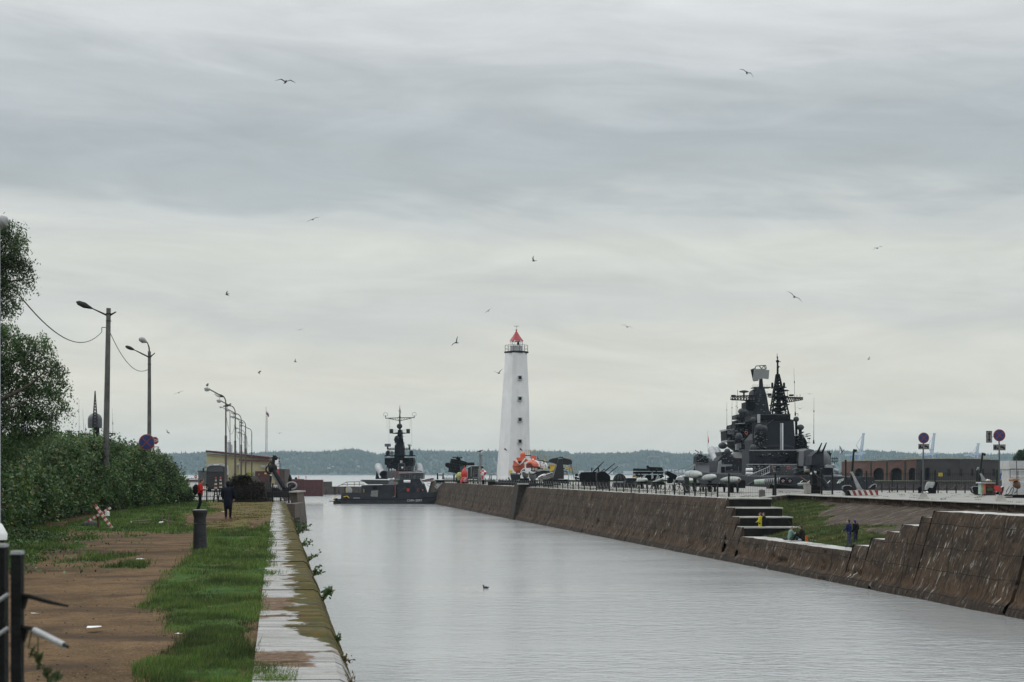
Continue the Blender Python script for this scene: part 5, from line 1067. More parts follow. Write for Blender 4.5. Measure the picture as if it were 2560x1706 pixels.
# ------------------------------------------------------------------ helpers for ships: shapes read in a crop, built at depth
class Sh:
    def __init__(s, t, R): s.t, s.R = t, R; s.r = random.Random(11)
    def block(s, name, pts, Y, D, m, par=None, **k): mb = MB(); mb.sil(s.R, pts, Y, D); return mb.build(name, m, par or s.t, None, **k)
    def rect(s, name, x0, y0, x1, y1, Y, D, m, par=None): return s.block(name, [(x0, y1), (x1, y1), (x1, y0), (x0, y0)], Y, D, m, par)
    def ball(s, name, x, y, rp, Y, m, f=(1, 1, 1), par=None):
        mb = MB(); r_ = s.R.m(rp, Y); mb.ball(s.R(x, y, Y), (r_*f[0], r_*f[1], r_*f[2]), 16, 11); return mb.build(name, m, par or s.t)
    def drum(s, name, x0, y0, x1, y1, rp, Y, m, rp1=None, dy=0, n=14, par=None):
        mb = MB(); mb.tube(s.R(x0, y0, Y), tuple(Vector(s.R(x1, y1, Y+dy))), s.R.m(rp, Y), s.R.m(rp if rp1 is None else rp1, Y), n); return mb.build(name, m, par or s.t)
    def lines(s, name, segs, rp, Y, m, par=None, n=4):
        mb = MB()
        for q in segs:
            for i in range(len(q)-1): mb.tube(s.R(*q[i], Y), s.R(*q[i+1], Y), s.R.m(rp, Y), n=n)
        return mb.build(name, m, par or s.t)
    def clutter(s, name, x0, y0, x1, y1, Y, m, n=30, smin=4, smax=16, D=1.5, par=None):
        """small deck gear: lockers, vents, reels and pipes fixed to the plating"""
        mb = MB(); r = s.r
        for i in range(n):
            x, y = r.uniform(x0, x1), r.uniform(y0, y1); a = r.uniform(smin, smax); b_ = r.uniform(smin, smax)*.7; c = s.R(x, y, Y); k = s.R.m(1, Y); q = r.random()
            if q < .5: mb.box((c[0], Y-D*.25, c[2]), (a*k, D*r.uniform(.3, 1), b_*k))
            elif q < .7: mb.tube((c[0]-a*k*.5, Y-D*.3, c[2]), (c[0]+a*k*.5, Y-D*.3, c[2]+r.uniform(-.3, .3)*a*k), b_*.3*k, n=8)
            elif q < .85: mb.ball((c[0], Y-D*.3, c[2]), b_*.45*k, 8, 6)
            else: mb.tube((c[0], Y-D*.3, c[2]-b_*k), (c[0], Y-D*.3, c[2]+b_*k*r.uniform(.5, 2)), 1.0*k, n=5)
        return mb.build(name, m, par or s.t)
    def rail(s, name, x0, y0, x1, y1, Y, h=14, n=10, m=None, rp=.8, par=None):
        mb = MB(); R = s.R; r_ = R.m(rp, Y)
        for i in range(n+1):
            t_ = i/n; x, y = x0+(x1-x0)*t_, y0+(y1-y0)*t_; mb.tube(R(x, y, Y), R(x, y-h, Y), r_, n=4)
        for f in (.5, 1): mb.tube(R(x0, y0-h*f, Y), R(x1, y1-h*f, Y), r_, n=4)
        return mb.build(name, m or DK, par or s.t)
def hull(name, st, m, t, beam_top, z_deck, y0, y1, xc0, xc1, bow=1, n=40, org=None):
    """a ship hull: cross sections from stern (y0) to bow (y1)"""
    secs = []; mb = MB(); 
    for i in range(n+1):
        s_ = i/n; Y = y0+(y1-y0)*s_; xc = xc0+(xc1-xc0)*s_; bt, bw, zd = beam_top(s_)/2, st(s_)/2, z_deck(s_)
        secs.append([(xc-bt, Y, zd), (xc-(bt*.75+bw*.25), Y, zd*.6), (xc-bw, Y, .4), (xc-bw*.85, Y, -2), (xc+bw*.85, Y, -2), (xc+bw, Y, .4), (xc+(bt*.75+bw*.25), Y, zd*.6), (xc+bt, Y, zd)])
    vs = [p for q in secs for p in q]; mb.add(vs, [(i*8+j, i*8+(j+1) % 8, (i+1)*8+(j+1) % 8, (i+1)*8+j) for i in range(n) for j in range(8)]+[tuple(range(8)), tuple(range(n*8, n*8+8))])
    return mb.build(name, m, t, .5)

# ------------------------------------------------------------------ the large warship on the right
t = thing('warship', 'large dark grey warship with radar tower and broad funnel moored beyond the exhibits', 'warship', (47, 285, 0)); S = Sh(t, R1)
SHIPG = mat('ship_hull_grey', (.028, .031, .037), .65, .3, .35, spec=.15, streak=.45, scol=(.07, .055, .045), sstretch=(1, 1, .15), sth=.55)
SHIPL = mat('ship_light_grey', (.30, .32, .34), .5, .2, .5, streak=.3, scol=(.2, .16, .13), sth=.6)
RADO = mat('radome_grey', (.05, .055, .063), .6, .2, .6, spec=.2)
sm = lambda a, b_, x: max(0, min(1, (x-a)/(b_-a)))
hull('hull', lambda s: 15.5*(1-sm(.45, 1, s)**1.5)+.3, SHIPG, t, lambda s: 17*(1-sm(.5, 1, s)**1.5*.93)*(1-.12*(1-sm(0, .12, s))), lambda s: 6.4+.7*sm(.1, .5, s)+4.2*sm(.75, 1, s)**1.2, 215, 350, 47.3, 46.2)
S.clutter('hull_fittings', 1160, 1250, 1830, 1330, 214.6, GREY, 40, 5, 18, .5)
YA, YB, YC, YD, YE = 232, 255, 275, 292, 335
# aft deck, gun and deckhouses
S.block('deckhouse', [(600, 1210), (600, 1005), (730, 1000), (1130, 1000), (1135, 1240), (600, 1250)], YB-4, 8, NAVY)
S.block('deckhouse', [(820, 1255), (822, 1142), (1070, 1142), (1072, 1255)], YB-8, 5, GREY)
S.block('deckhouse', [(1120, 1160), (1118, 1010), (1160, 985), (1235, 1000), (1240, 1160)], YB-9, 10, GREY)
S.rect('door', 960, 1015, 1080, 1100, YB-4.4, .6, DK); S.rect('door', 866, 1160, 905, 1200, YB-8.3, .4, DK)
S.clutter('deck_gear', 610, 1020, 1110, 1130, YB-5, DK, 90, 5, 22, 2); S.clutter('deck_gear', 570, 1150, 820, 1245, YB-6, GREY, 60, 6, 20, 2)
S.clutter('deck_gear', 1030, 1170, 1180, 1230, YA, GREY, 26, 8, 26, 2); S.clutter('deck_gear', 660, 1030, 1090, 1060, YB-5.5, LG, 16, 4, 10, 1.2)
S.block('deckhouse', [(1040, 1250), (1040, 1190), (1230, 1185), (1235, 1152), (1420, 1152), (1425, 1250)], YA, 6, NAVY)
S.block('hatch_cover', [(1345, 1175), (1350, 1155), (1375, 1145), (1405, 1150), (1425, 1175)], YA-1, 3, LG)
S.drum('winch', 1140, 1205, 1190, 1203, 17, YA-2, mat('winch_cream', (.35, .31, .24), .6)); S.drum('winch', 1428, 1195, 1475, 1210, 17, YA-2, LG)
for x in (1052, 1305, 1235): S.drum('ventilator', x, 1230, x, 1190, 9, YA-2, GREY, 9); S.ball('ventilator_cap', x, 1186, 16, YA-2, GREY, (1, 1, .5))
g = S.ball('gun_turret', 1290, 1120, 112, YA+2, GREY, (1.02, 1, 1.1)); 
S.block('gun_mount', [(1205, 1150), (1215, 1060), (1250, 1025), (1290, 1010), (1330, 1030), (1330, 1150)], YA-6, 6, NAVY, par=g)
for (x0, y0, x1, y1) in ((1268, 1030, 1312, 932), (1316, 1028, 1357, 930)): S.drum('gun_barrel', x0, y0, x1, y1, 12, YA-6, BLACK, 5, -1, par=g)
S.block('deckhouse', [(1130, 1155), (1135, 1010), (1185, 990), (1232, 1005), (1230, 1155)], YA-1, 4, GREY)
S.block('illuminator', [(1376, 1100), (1370, 1040), (1390, 1012), (1395, 1030), (1410, 1030), (1400, 1060), (1398, 1100)], YA+4, 2, DK)
S.lines('aerial_cage', [[(1430, 1180), (1435, 1120), (1400, 1110), (1400, 1075)], [(1435, 1120), (1470, 1110), (1468, 1075)], [(1400, 1085), (1470, 1085)], [(1418, 1120), (1418, 1070)], [(1450, 1120), (1452, 1070)], [(1432, 1125), (1434, 1072)]], 3, YA+2, DK)
S.ball('ventilator_cap', 1425, 1152, 14, YA, LG, (1, 1, 1)); S.rail('guard_rail', 1240, 1240, 1880*.84, 1250, YA-8, 16, 20)
S.clutter('stern_gear', 1440, 1215, 1560, 1245, 218, GREY, 22, 6, 18, 1.5)
# funnel block
f_ = S.block('funnel', [(768, 1000), (772, 700), (690, 700), (690, 650), (1000, 648), (1003, 700), (1035, 705), (1055, 1000)], YB, 14, mat('funnel_grey', (.023, .026, .034), .65, .15, .3, spec=.15))
S.rect('funnel_cap', 686, 646, 1004, 700, YB-.4, 14.6, DK, f_); S.rect('white_stripe', 903, 738, 916, 1000, YB-.15, .3, LG, f_); S.rect('white_stripe', 921, 738, 934, 1000, YB-.15, .3, WHITE, f_)
S.rect('light_plate', 686, 650, 708, 735, YB-.9, .6, LG, f_); S.lines('cap_rail', [[(690, 655), (1000, 655)], [(840, 700), (760, 760)]], 2, YB-.6, GREY, f_)
S.rail('guard_rail', 725, 975, 905, 970, YB-1.5, 18, 10, GREY); S.rail('guard_rail', 935, 970, 1035, 985, YB-1.5, 20, 6, GREY)
S.block('side_tower', [(650, 1000), (640, 900), (700, 830), (770, 820), (775, 1000)], YB+1, 10, NAVY); S.block('deckhouse', [(1035, 1000), (1045, 860), (1130, 850), (1165, 920), (1170, 1000)], YB+2, 10, DK)
S.clutter('tower_gear', 640, 820, 770, 990, YB, DK, 44, 6, 24, 2); S.clutter('tower_gear', 1040, 830, 1185, 990, YB+1, DK, 50, 6, 22, 2)
for (x, y, r_, Yq, f) in ((640, 705, 30, YB-2, (1, 1, .9)), (698, 783, 38, YB-3, (1, 1, .95)), (740, 790, 34, YB-2.5, (1.2, 1, .9)), (1060, 700, 28, YB+2, (1, 1, 1)), (1102, 780, 34, YB+1, (1.05, 1, .85)), (520, 624, 30, YD-3, (1, 1, 1)), (560, 628, 27, YD-3, (1.2, 1, .9)), (385, 1018, 32, YD-10, (1, 1, 1)), (500, 872, 40, YD-8, (.9, 1, 1)), (640, 980, 34, YB-6, (1, 1, 1)), (340, 960, 40, YD, (1.1, 1, .8))):
    S.ball('radome', x, y, r_, Yq, RADO, f)
S.drum('pedestal', 640, 735, 640, 990, 9, YB-2, NAVY); S.drum('pedestal', 690, 815, 690, 880, 12, YB-3, DK); S.drum('pedestal', 1060, 725, 1062, 850, 12, YB+2, DK); S.drum('pedestal', 1100, 805, 1100, 860, 16, YB+1, DK)
S.lines('frame', [[(1050, 670), (1050, 645), (1078, 645), (1078, 672)]], 2, YB, DK)
# forward tower, bridge
tw = S.block('tower', [(628, 820), (632, 640), (672, 410), (690, 392), (748, 392), (772, 470), (800, 640), (810, 820)], YD, 9, NAVY)
S.block('bridge', [(470, 960), (465, 745), (520, 738), (520, 700), (610, 690), (640, 720), (640, 1010), (560, 1020)], YD-2, 12, DK)
S.block('bridge_wing', [(380, 920), (375, 805), (470, 800), (470, 920)], YD, 8, DK); S.rect('bridge_window_band', 388, 815, 462, 845, YD-.2, .3, LG); S.rect('wing_deck', 372, 796, 475, 812, YD-.8, 9, SHIPL); S.rect('wing_deck', 385, 905, 470, 918, YD-.8, 9, SHIPL); S.rect('light_plate', 470, 945, 500, 1000, YD-3, 1, SHIPL)
S.block('platform', [(495, 690), (497, 650), (640, 645), (640, 690)], YD-1, 9, NAVY); S.block('platform', [(570, 600), (570, 530), (655, 525), (660, 590), (640, 605)], YD-.5, 6, DK)
S.clutter('bridge_gear', 470, 660, 640, 1000, YD-2.5, DK, 110, 6, 26, 2.5); S.clutter('bridge_gear', 380, 780, 480, 900, YD-1, GREY, 24, 5, 16, 2); S.clutter('bridge_gear', 540, 700, 760, 960, YD-3.5, NAVY, 40, 8, 26, 2)
for (x0, x1, y) in ((496, 640, 650), (470, 560, 742), (630, 800, 392)): S.rail('guard_rail', x0, y, x1, y, YD-2, 28, 10, DK)
S.drum('mast_column', 716, 395, 714, 300, 23, YD+2, NAVY, 16, par=tw)
mb = MB(); mb.tube(R1(690, 392, YD), R1(805, 392, YD), R1.m(4, YD), n=6); mb.box(R1(716, 392, YD+3), (R1.m(175, YD), 4, R1.m(6, YD))); mb.build('gallery', DK, tw)
an = S.block('radar_antenna', [(652, 208), (760, 203), (766, 215), (798, 218), (790, 305), (735, 298), (648, 325), (642, 300)], YD, .8, mat('radar_plate', (.20, .21, .215), .6, .1, 1), tw)
S.block('radar_back_panel', [(616, 212), (662, 196), (680, 318), (640, 326)], YD+1.6, .4, DK, an); S.lines('radar_lattice', [[(668, 178), (762, 172), (768, 206)], [(668, 178), (655, 205)], [(700, 178), (720, 206), (745, 176), (760, 206)], [(618, 215), (645, 325), (690, 318)], [(630, 215), (655, 325)], [(625, 250), (668, 240)], [(632, 290), (672, 280)]], 4, YD+.8, DK, an)
for q in ((385, 790, 640, 1000, YD-4.5, 40, 3, 9), (640, 830, 770, 980, YB-1, 26, 3, 10), (1040, 840, 1180, 960, YB-.5, 20, 3, 9), (570, 1140, 1080, 1240, YB-8.6, 46, 4, 13), (290, 1040, 560, 1240, YD-6.6, 22, 4, 12), (660, 430, 790, 640, YD-.3, 10, 3, 9)):
    S.clutter('light_fittings', q[0], q[1], q[2], q[3], q[4], LG if q[5] % 4 else GREY, q[5], q[6], q[7], 1.0); S.clutter('grey_gear', *q[:5], GREY, q[5], 5, 16, 1.4)
S.lines('deck_edge', [[(600, 1005), (1130, 1003)], [(570, 1142), (820, 1142)], [(465, 745), (560, 738)], [(820, 1143), (1070, 1143)]], 2.5, YB-9.5, LG)
# yards
mb = MB(); mb.lattice(R1(432, 492, YD-1), R1(660, 490, YD-1), (R1.m(36, YD), R1.m(46, YD)), .09, 8); mb.tube(R1(415, 505, YD), R1(640, 520, YD), .12); mb.build('yard', DK, t)
mb = MB(); mb.lattice(R1(1122, 500, YC), R1(930, 512, YC), (R1.m(18, YC), R1.m(60, YC)), .08, 9); mb.tube(R1(1125, 488, YC), R1(780, 480, YC), .1); mb.build('yard', DK, t)
for (x, y, w_, h_, Yq) in ((448, 470, 38, 18, YD-1), (805, 458, 32, 24, YC), (1018, 464, 38, 16, YC), (590, 545, 40, 60, YD-1), (620, 555, 50, 40, YD-1)): S.rect('aerial_box', x-w_/2, y-h_/2, x+w_/2, y+h_/2, Yq, 1, DK)
S.lines('whip', [[(416, 480), (416, 505)], [(486, 412), (486, 480)], [(1122, 510), (1126, 480)], [(1098, 490), (1098, 455)], [(1068, 490), (1068, 460)], [(975, 480), (972, 408)], [(640, 420), (640, 470)]], 2, YC, DK)
for (x, y) in ((548, 430), (655, 415)):
    mb = MB(); r_ = R1.m(50 if x < 600 else 26, YD); c = R1(x, y, YD-1); mb.lathe((c[0], c[1], c[2]+R1.m(14, YD)), (c[0], c[1], c[2]-R1.m(12, YD)), [(0, r_*.3), (.35, r_*.9), (.55, r_), (.8, r_*.75), (1, r_*.2)], 20); mb.tube(c, (c[0], c[1], c[2]-R1.m(58, YD)), R1.m(9, YD)); mb.build('dish_aerial', NAVY, t)
# lattice mast
mb = MB(); mb.lattice(R1(893, 655, YC), R1(884, 400, YC), (R1.m(160, YC), R1.m(76, YC)), .17, 5); mb.lattice(R1(884, 400, YC), R1(878, 262, YC), (R1.m(72, YC), R1.m(28, YC)), .13, 5); mb.tube(R1(879, 410, YC), R1(878, 120, YC), .28, .16, 8); mb.tube(R1(878, 120, YC), R1(872, 50, YC), .1, .03, 6)
mb.tube(R1(893, 655, YC), R1(884, 400, YC), .45, .4); mast = mb.build('mast', DK, t)
for (x, y, r_) in ((878, 132, 17), (876, 100, 8), (884, 190, 11), (876, 268, 18)): S.ball('mast_pod', x, y, r_, YC, DK, (1, 1, .9), mast)
S.lines('mast_arm', [[(862, 130), (910, 138)], [(860, 262), (900, 262)], [(866, 90), (884, 90)], [(880, 180), (900, 184)], [(826, 392), (952, 392)], [(850, 408), (930, 408)]], 3, YC, DK, mast)
mb = MB(); mb.box(R1(888, 392, YC), (R1.m(120, YC), 3.5, R1.m(6, YC))); mb.box(R1(889, 480, YC), (R1.m(150, YC), 4, R1.m(8, YC))); mb.box(R1(893, 560, YC), (R1.m(160, YC), 4, R1.m(8, YC))); mb.lathe(R1(935, 430, YC), R1(935, 412, YC), [(0, .3), (.5, 1.2), (1, .8)], 14); mb.build('mast_platform', DK, mast)
for x in (826, 941): S.drum('pod', x, 390, x, 350, 12, YC, DK, 11, par=mast); S.ball('pod_cap', x, 350, 11, YC, DK, par=mast)
S.clutter('mast_gear', 835, 395, 935, 640, YC, DK, 60, 5, 16, 3, mast)
S.ball('radome', 860, 610, 24, YC-1, NAVY, (.8, 1, 1.2))
# whips
for (x0, y0, x1, y1, Yq) in ((1232, 940, 1235, 485, YA), (1052, 665, 1038, 195, YB), (752, 700, 750, 430, YB-1), (381, 795, 380, 530, YD), (430, 770, 432, 510, YD), (484, 740, 484, 520, YD), (472, 740, 472, 500, YD)): 
    mb = MB(); a, b_ = R1(x0, y0, Yq), R1(x1, y1, Yq); mb.tube(a, b_, .05, .015, 5); mb.tube(a, Vector(a).lerp(Vector(b_), .08), .16, .1, 6); mb.tube(Vector(a).lerp(Vector(b_), .68), Vector(a).lerp(Vector(b_), .72), .08, n=6); mb.build('whip_aerial', DK, t)
# canister launcher left, bow
ms = MB(); Yq = YD+4
for dx, dz in ((0, 0), (42, 6)):
    a = Vector(R1(232+dx, 1000+dz, Yq+5)); b_ = Vector(R1(290+dx*.7, 1110+dz, Yq-3)); ms.lathe(a, b_, [(0, R1.m(38, Yq)), (.03, R1.m(42, Yq)), (.48, R1.m(42, Yq)), (.5, R1.m(44, Yq)), (.52, R1.m(42, Yq)), (1, R1.m(42, Yq))], 18)
ca = ms.build('missile_canister', SHIPL, t); mb = MB(); a = Vector(R1(300, 1120, Yq-4)); mb.tube(a, a+Vector((.5, -1.4, -1.2)), R1.m(38, Yq), R1.m(36, Yq), 16); mb.build('muzzle', DK, ca)
S.drum('canister_strut', 245, 1110, 240, 1220, 14, Yq, GREY); S.drum('canister_strut', 275, 1140, 262, 1230, 12, Yq, DK)
S.block('deckhouse', [(290, 1255), (290, 1110), (330, 1060), (330, 1020), (560, 1010), (565, 1255)], YD-6, 12, NAVY)
S.block('side_plating', [(255, 1310), (262, 1250), (290, 1250), (300, 1120), (328, 1100), (330, 1142), (432, 1142), (430, 1160), (368, 1162), (362, 1255), (560, 1262), (560, 1330), (300, 1330)], YD-12, .5, SHIPL)
S.rect('recess', 325, 1165, 362, 1230, YD-12.3, .2, DK); S.lines('stanchion', [[(568, 1020), (566, 1260)], [(495, 1160), (495, 1255)], [(370, 1210), (560, 1212)]], 4, YD-13, GREY)
S.rect('light_bulwark', 550, 1255, 700, 1300, YB-9, .4, GREY)
bo = S.block('ship_boat', [(435, 1040), (450, 1022), (545, 1022), (560, 1045), (550, 1085), (465, 1080)], YD-14, 2, LG); S.block('boat_keel_stripe', [(452, 1078), (550, 1082), (545, 1094), (470, 1090)], YD-14.1, 2.1, DRED, bo)
S.block('davit', [(500, 1000), (560, 990), (566, 1040), (550, 1042), (545, 1010), (505, 1018)], YD-14.5, .6, GREY); S.drum('crane_drum', 500, 985, 500, 935, 22, YD-12, GREY)
S.block('bow_plating', [(80, 1140), (200, 1148), (240, 1240), (240, 1330), (170, 1330), (150, 1260), (100, 1180)], 336, 8, SHIPL)
S.block('bow_bulwark', [(84, 1142), (85, 1065), (110, 1040), (170, 1060), (205, 1100), (205, 1145)], 337, 6, DK); S.clutter('bow_gear', 88, 1035, 205, 1135, 335, GREY, 60, 5, 16, 2); S.lines('jib', [[(68, 1002), (108, 1028)], [(120, 1060), (122, 1010)], [(135, 1060), (136, 1015)], [(62, 1195), (64, 1160)]], 4, 336, DK); S.ball('lamp_pod', 62, 1192, 9, 336, DK)
for yy in (1195, 1232): S.drum('life_raft', 568, yy, 632, yy, 15, YB-12, WHITE, n=12)
for (x, y, Yq) in ((571, 832, YD-6), (984, 1175, YB-9.2), (832, 1172, YB-8.6)):
    mb = MB(); r_ = R1.m(13 if x != 832 else 10, Yq); mb.ring(R1(x, y, Yq), r_, r_*.28, 'Y', 18, 6); mb.build('life_ring', mat('ring_orange', (.40, .08, .04), .6, .3, 9), t)
mb = MB(); a, b_ = R1(570, 1320, YB-16), R1(800, 1220, YB-12); mb.tube(a, b_, .12); mb.tube(Vector(a)+Vector((0, 0, 1.0)), Vector(b_)+Vector((0, 0, 1.0)), .06)
for i in range(12): p = Vector(a).lerp(Vector(b_), i/11); mb.tube(p, p+Vector((0, 0, 1.0)), .05, n=4)
solo('gangway', mb, LG, 'sloping pale gangway leading up to the large warship behind the torpedo', 'gangway')
# flags
def flagob(pole, base, pts, m_, label, plabel, Y, extra=None):
    mb = MB(); mb.tube(base, pole, .05, .03, 6); o1 = solo('flagstaff', mb, LG, plabel, 'flagstaff', org=tuple(base))
    mb = MB(); mb.prism([R1(x, y, Y) for x, y in pts], (0, .05, 0)); o2 = solo('flag', mb, m_, label, 'flag', smooth=None)
    if extra:
        mb = MB(); 
        for q in extra: mb.prism([R1(x, y, Y-.06) for x, y in q], (0, .04, 0))
        c = mb.build('saltire', BLUE, None, None); c.parent = o2; c.matrix_parent_inverse = Matrix.Translation(-Vector(o2.location))
flagob(R1(1485, 958, 216), R1(1487, 1180, 216), [(1486, 962), (1529, 1000), (1524, 1025), (1505, 1028), (1488, 1050)], WHITE, 'white naval ensign with blue diagonal cross at the warship stern', 'thin staff carrying the white naval ensign', 216, [[(1487, 964), (1493, 965), (1518, 1026), (1507, 1027)], [(1523, 1000), (1529, 1008), (1494, 1046), (1488, 1044)]])
flagob(R1(194, 808, 347), R1(196, 1010, 347), [(195, 850), (206, 915), (200, 940), (194, 935)], RED, 'small furled red flag at the warship bow', 'thin staff at the warship bow', 347)
for a, b_ in (((1720-60, 1198), (1742, 1158)), ((1615, 1181), (1740, 1157))):
    pa, pb = at(*a, 220), at(*b_, 336); wire(pa, pb, .8, .06, 'mooring_rope', 'dark mooring line running up to the warship bow, %s one' % ('lower' if a[1] > 1190 else 'upper'))

# ------------------------------------------------------------------ corvette behind the work boat
t = thing('corvette', 'dark missile corvette seen end on with tapering mast and two pale canisters', 'warship', (W(1000, 385), 385, 0)); S = Sh(t, R5); Y = 380
hull('hull', lambda s: 9.5*(1-sm(.6, 1, s)**1.6)+.3, SHIPG, t, lambda s: 10.8*(1-sm(.6, 1, s)**1.8*.93), lambda s: 3.4+.6*s+2*sm(.6, 1, s), 362, 415, W(1005, 362), W(1005, 415))
S.block('bridge', [(930, 1010), (935, 915), (905, 905), (905, 815), (1300, 812), (1312, 870), (1300, 915), (1285, 925), (1280, 1010)], Y, 8, DK); S.clutter('bridge_gear', 910, 820, 1300, 1000, Y-.4, NAVY, 90, 8, 30, 1.5)
S.rect('light_plate', 934, 950, 955, 1010, Y-1, .5, LG); S.rail('guard_rail', 905, 815, 1300, 812, Y-1, 22, 14, DK)
S.block('tower', [(1040, 820), (1045, 640), (1075, 600), (1090, 420), (1140, 420), (1148, 560), (1170, 640), (1185, 820)], Y+2, 4, NAVY); S.clutter('tower_gear', 1040, 500, 1180, 800, Y+1.5, DK, 60, 6, 22, 1.5)
S.drum('mast', 1118, 470, 1118, 120, 15, Y+2, DK, 6); S.drum('mast_top', 1118, 130, 1118, 72, 4, Y+2, DK, 1); S.ball('radome', 1113, 370, 40, Y+1, NAVY, (1, 1, .95)); S.clutter('mast_gear', 1100, 110, 1136, 460, Y+1.6, DK, 34, 5, 14, 1)
S.drum('dish', 1075, 530, 1068, 560, 30, Y+1, NAVY, 34, -1); S.rect('box', 1045, 560, 1080, 600, Y+1, 1, DK); S.rect('box', 1140, 545, 1163, 600, Y+1, 1, DK)
for x in (995, 1230): S.rect('jammer_box', x-22, 408, x+24, 470, Y, 1.6, NAVY)
mb = MB(); mb.prism([R5(975, 468, Y+.5), R5(1095, 480, Y+.5), R5(1250, 465, Y+.5), R5(1140, 455, Y+.5), R5(1090, 455, Y+.5)], (0, 1.4, 0)); mb.build('sponson', DK, t, None); S.rail('guard_rail', 1020, 455, 1090, 455, Y, 38, 4, GREY); S.rail('guard_rail', 1145, 455, 1210, 455, Y, 38, 4, GREY)
mb = MB(); mb.tube(R5(915, 258, Y), R5(1110, 252, Y), .1); mb.tube(R5(1130, 252, Y), R5(1322, 250, Y), .1); mb.tube(R5(960, 262, Y), R5(1110, 292, Y), .07); mb.tube(R5(1130, 292, Y), R5(1280, 258, Y), .07)
for x in (975, 1010, 1045, 1080): mb.tube(R5(x, 256, Y), R5(x+22, 262+(x-960)*.2, Y), .05, n=4); mb.tube(R5(2236-x, 254, Y), R5(2214-x, 262+(x-960)*.2, Y), .05, n=4)
for x in (918, 1319): mb.tube(R5(x, 258, Y), R5(x, 215, Y), .08); mb.ring(R5(x, 205, Y), .28*2, .035, 'Y', 12, 4)
mb.build('yard', DK, t)
for (x0, y0, x1, y1) in ((966, 262, 966, 615), (978, 262, 978, 420), (1283, 262, 1286, 620), (938, 262, 938, 400), (1262, 262, 1262, 410), (1352, 720, 1350, 900)):
    mb = MB(); mb.tube(R5(x0, y0, Y), R5(x1, y1, Y), .02, n=4); mb.build('halyard', GREY, t)
S.block('radar_grille', [(905, 655), (905, 615), (990, 615), (990, 655)], Y, .5, GREY); S.clutter('radar_gear', 1232, 615, 1280, 655, Y, DK, 22, 6, 14, 1); S.drum('pedestal', 947, 690, 947, 655, 12, Y, DK); S.drum('pedestal', 1255, 690, 1255, 655, 12, Y, DK)
mb = MB(); mb.lattice(R5(945, 690, Y), R5(1050, 688, Y), (.5, .5), .06, 5); mb.lattice(R5(1165, 690, Y), R5(1262, 686, Y), (.5, .5), .06, 5); mb.build('outrigger', DK, t)
for x in (950, 1278): S.drum('pod', x, 780, x, 735, 28, Y-1, DK); S.ball('pod_cap', x, 737, 28, Y-1, DK)
S.drum('pod', 1006, 770, 1006, 738, 22, Y-1, GREY); S.ball('pod_cap', 1006, 738, 22, Y-1, GREY); S.rect('ledge', 905, 775, 1326, 788, Y-1.5, 4, DK)
S.ball('search_light', 960, 802, 18, Y-2, LG, (1.6, 1, .7)); S.ball('search_light', 1200, 805, 14, Y-2, LG, (1.5, 1, .7))
for sx in (1, -1):
    xa, xb = (812, 880) if sx > 0 else (1385, 1400); mb = MB(); a = Vector(R5(xa, 930, Y+5)); b_ = Vector(R5(xb+8*sx, 1040, Y-1)); r_ = R5.m(52, Y)
    mb.lathe(a, b_, [(0, r_*.92), (.04, r_), (.5, r_), (.52, r_*1.05), (.55, r_), (1, r_)], 18); c = mb.build('missile_canister', SHIPL, t)
    d = (b_-a).normalized(); mb = MB(); mb.tube(b_+d*.05, b_+d*.4, r_*1.04, r_*.8, 18); mb.build('muzzle', DK, c)
S.block('canister_cradle', [(775, 1110), (790, 1000), (830, 1100), (900, 1060), (940, 1040), (945, 1110)], Y-2, 1.2, DK)
S.block('deckhouse', [(935, 1100), (935, 1000), (1290, 1000), (1440, 1020), (1440, 1110)], Y-4, 8, GREY)

# ------------------------------------------------------------------ grey work boat with its number
t = thing('work_boat', 'low grey naval work boat with numbered hull moored across the canal end', 'boat', (W(960, 323), 323, 0)); S = Sh(t, R5); Y = 322
mb = MB(); hp = [(186, 1470), (186, 1420), (290, 1384), (1300, 1384), (1500, 1368), (1650, 1352), (1690, 1350), (1655, 1470)]
mb.sil(R5, [(x, min(y, 1470)) for x, y in hp], Y, 6.5); mb.sil(R5, [(200, 1500), (190, 1465), (1650, 1465), (1600, 1500)], Y+.3, 6); HULLG = mat('work_boat_grey', (.033, .035, .041), .6, .25, .6, streak=.3, spec=.15, scol=(.04, .035, .03)); h_ = mb.build('hull', HULLG, t, None)
mb = MB(); mb.sil(R5, [(186, 1470), (186, 1418), (275, 1418), (290, 1440), (285, 1470)], Y-.06, .1); mb.sil(R5, [(1400, 1470), (1500, 1430), (1600, 1400), (1685, 1352), (1655, 1470)], Y-.06, .1); mb.build('dark_boot', BLACK, h_, None)
mb = MB(); mb.tube(R5(186, 1392, Y-.1), R5(1300, 1384, Y-.1), .12, n=6); mb.tube(R5(1300, 1384, Y-.1), R5(1690, 1352, Y-.1), .12, n=6); mb.build('fender_rail', BLACK, h_)
S.block('bulwark', [(290, 1385), (300, 1312), (330, 1300), (1010, 1300), (1015, 1380)], Y+.1, .25, HULLG); S.block('bulwark', [(1095, 1380), (1100, 1300), (1470, 1296), (1650, 1290), (1660, 1352), (1500, 1368), (1300, 1380)], Y+.1, .25, HULLG)
S.block('deckhouse', [(578, 1385), (580, 1196), (1060, 1190), (1060, 1385)], Y+1.2, 4, HULLG); S.block('superstructure', [(1075, 1380), (1080, 1195), (1100, 1120), (1380, 1105), (1450, 1180), (1490, 1300), (1520, 1372)], Y+1, 4.4, NAVY)
w_ = S.block('wheelhouse', [(1115, 1120), (1115, 1030), (1370, 1015), (1450, 1022), (1440, 1105), (1330, 1112)], Y+1.2, 4, GREY)
for x0, x1 in ((1125, 1182), (1198, 1245), (1262, 1275), (1290, 1312), (1340, 1366), (1380, 1400)): S.rect('window', x0, 1048, x1, 1100, Y+1.1, .14, GLASS, w_)
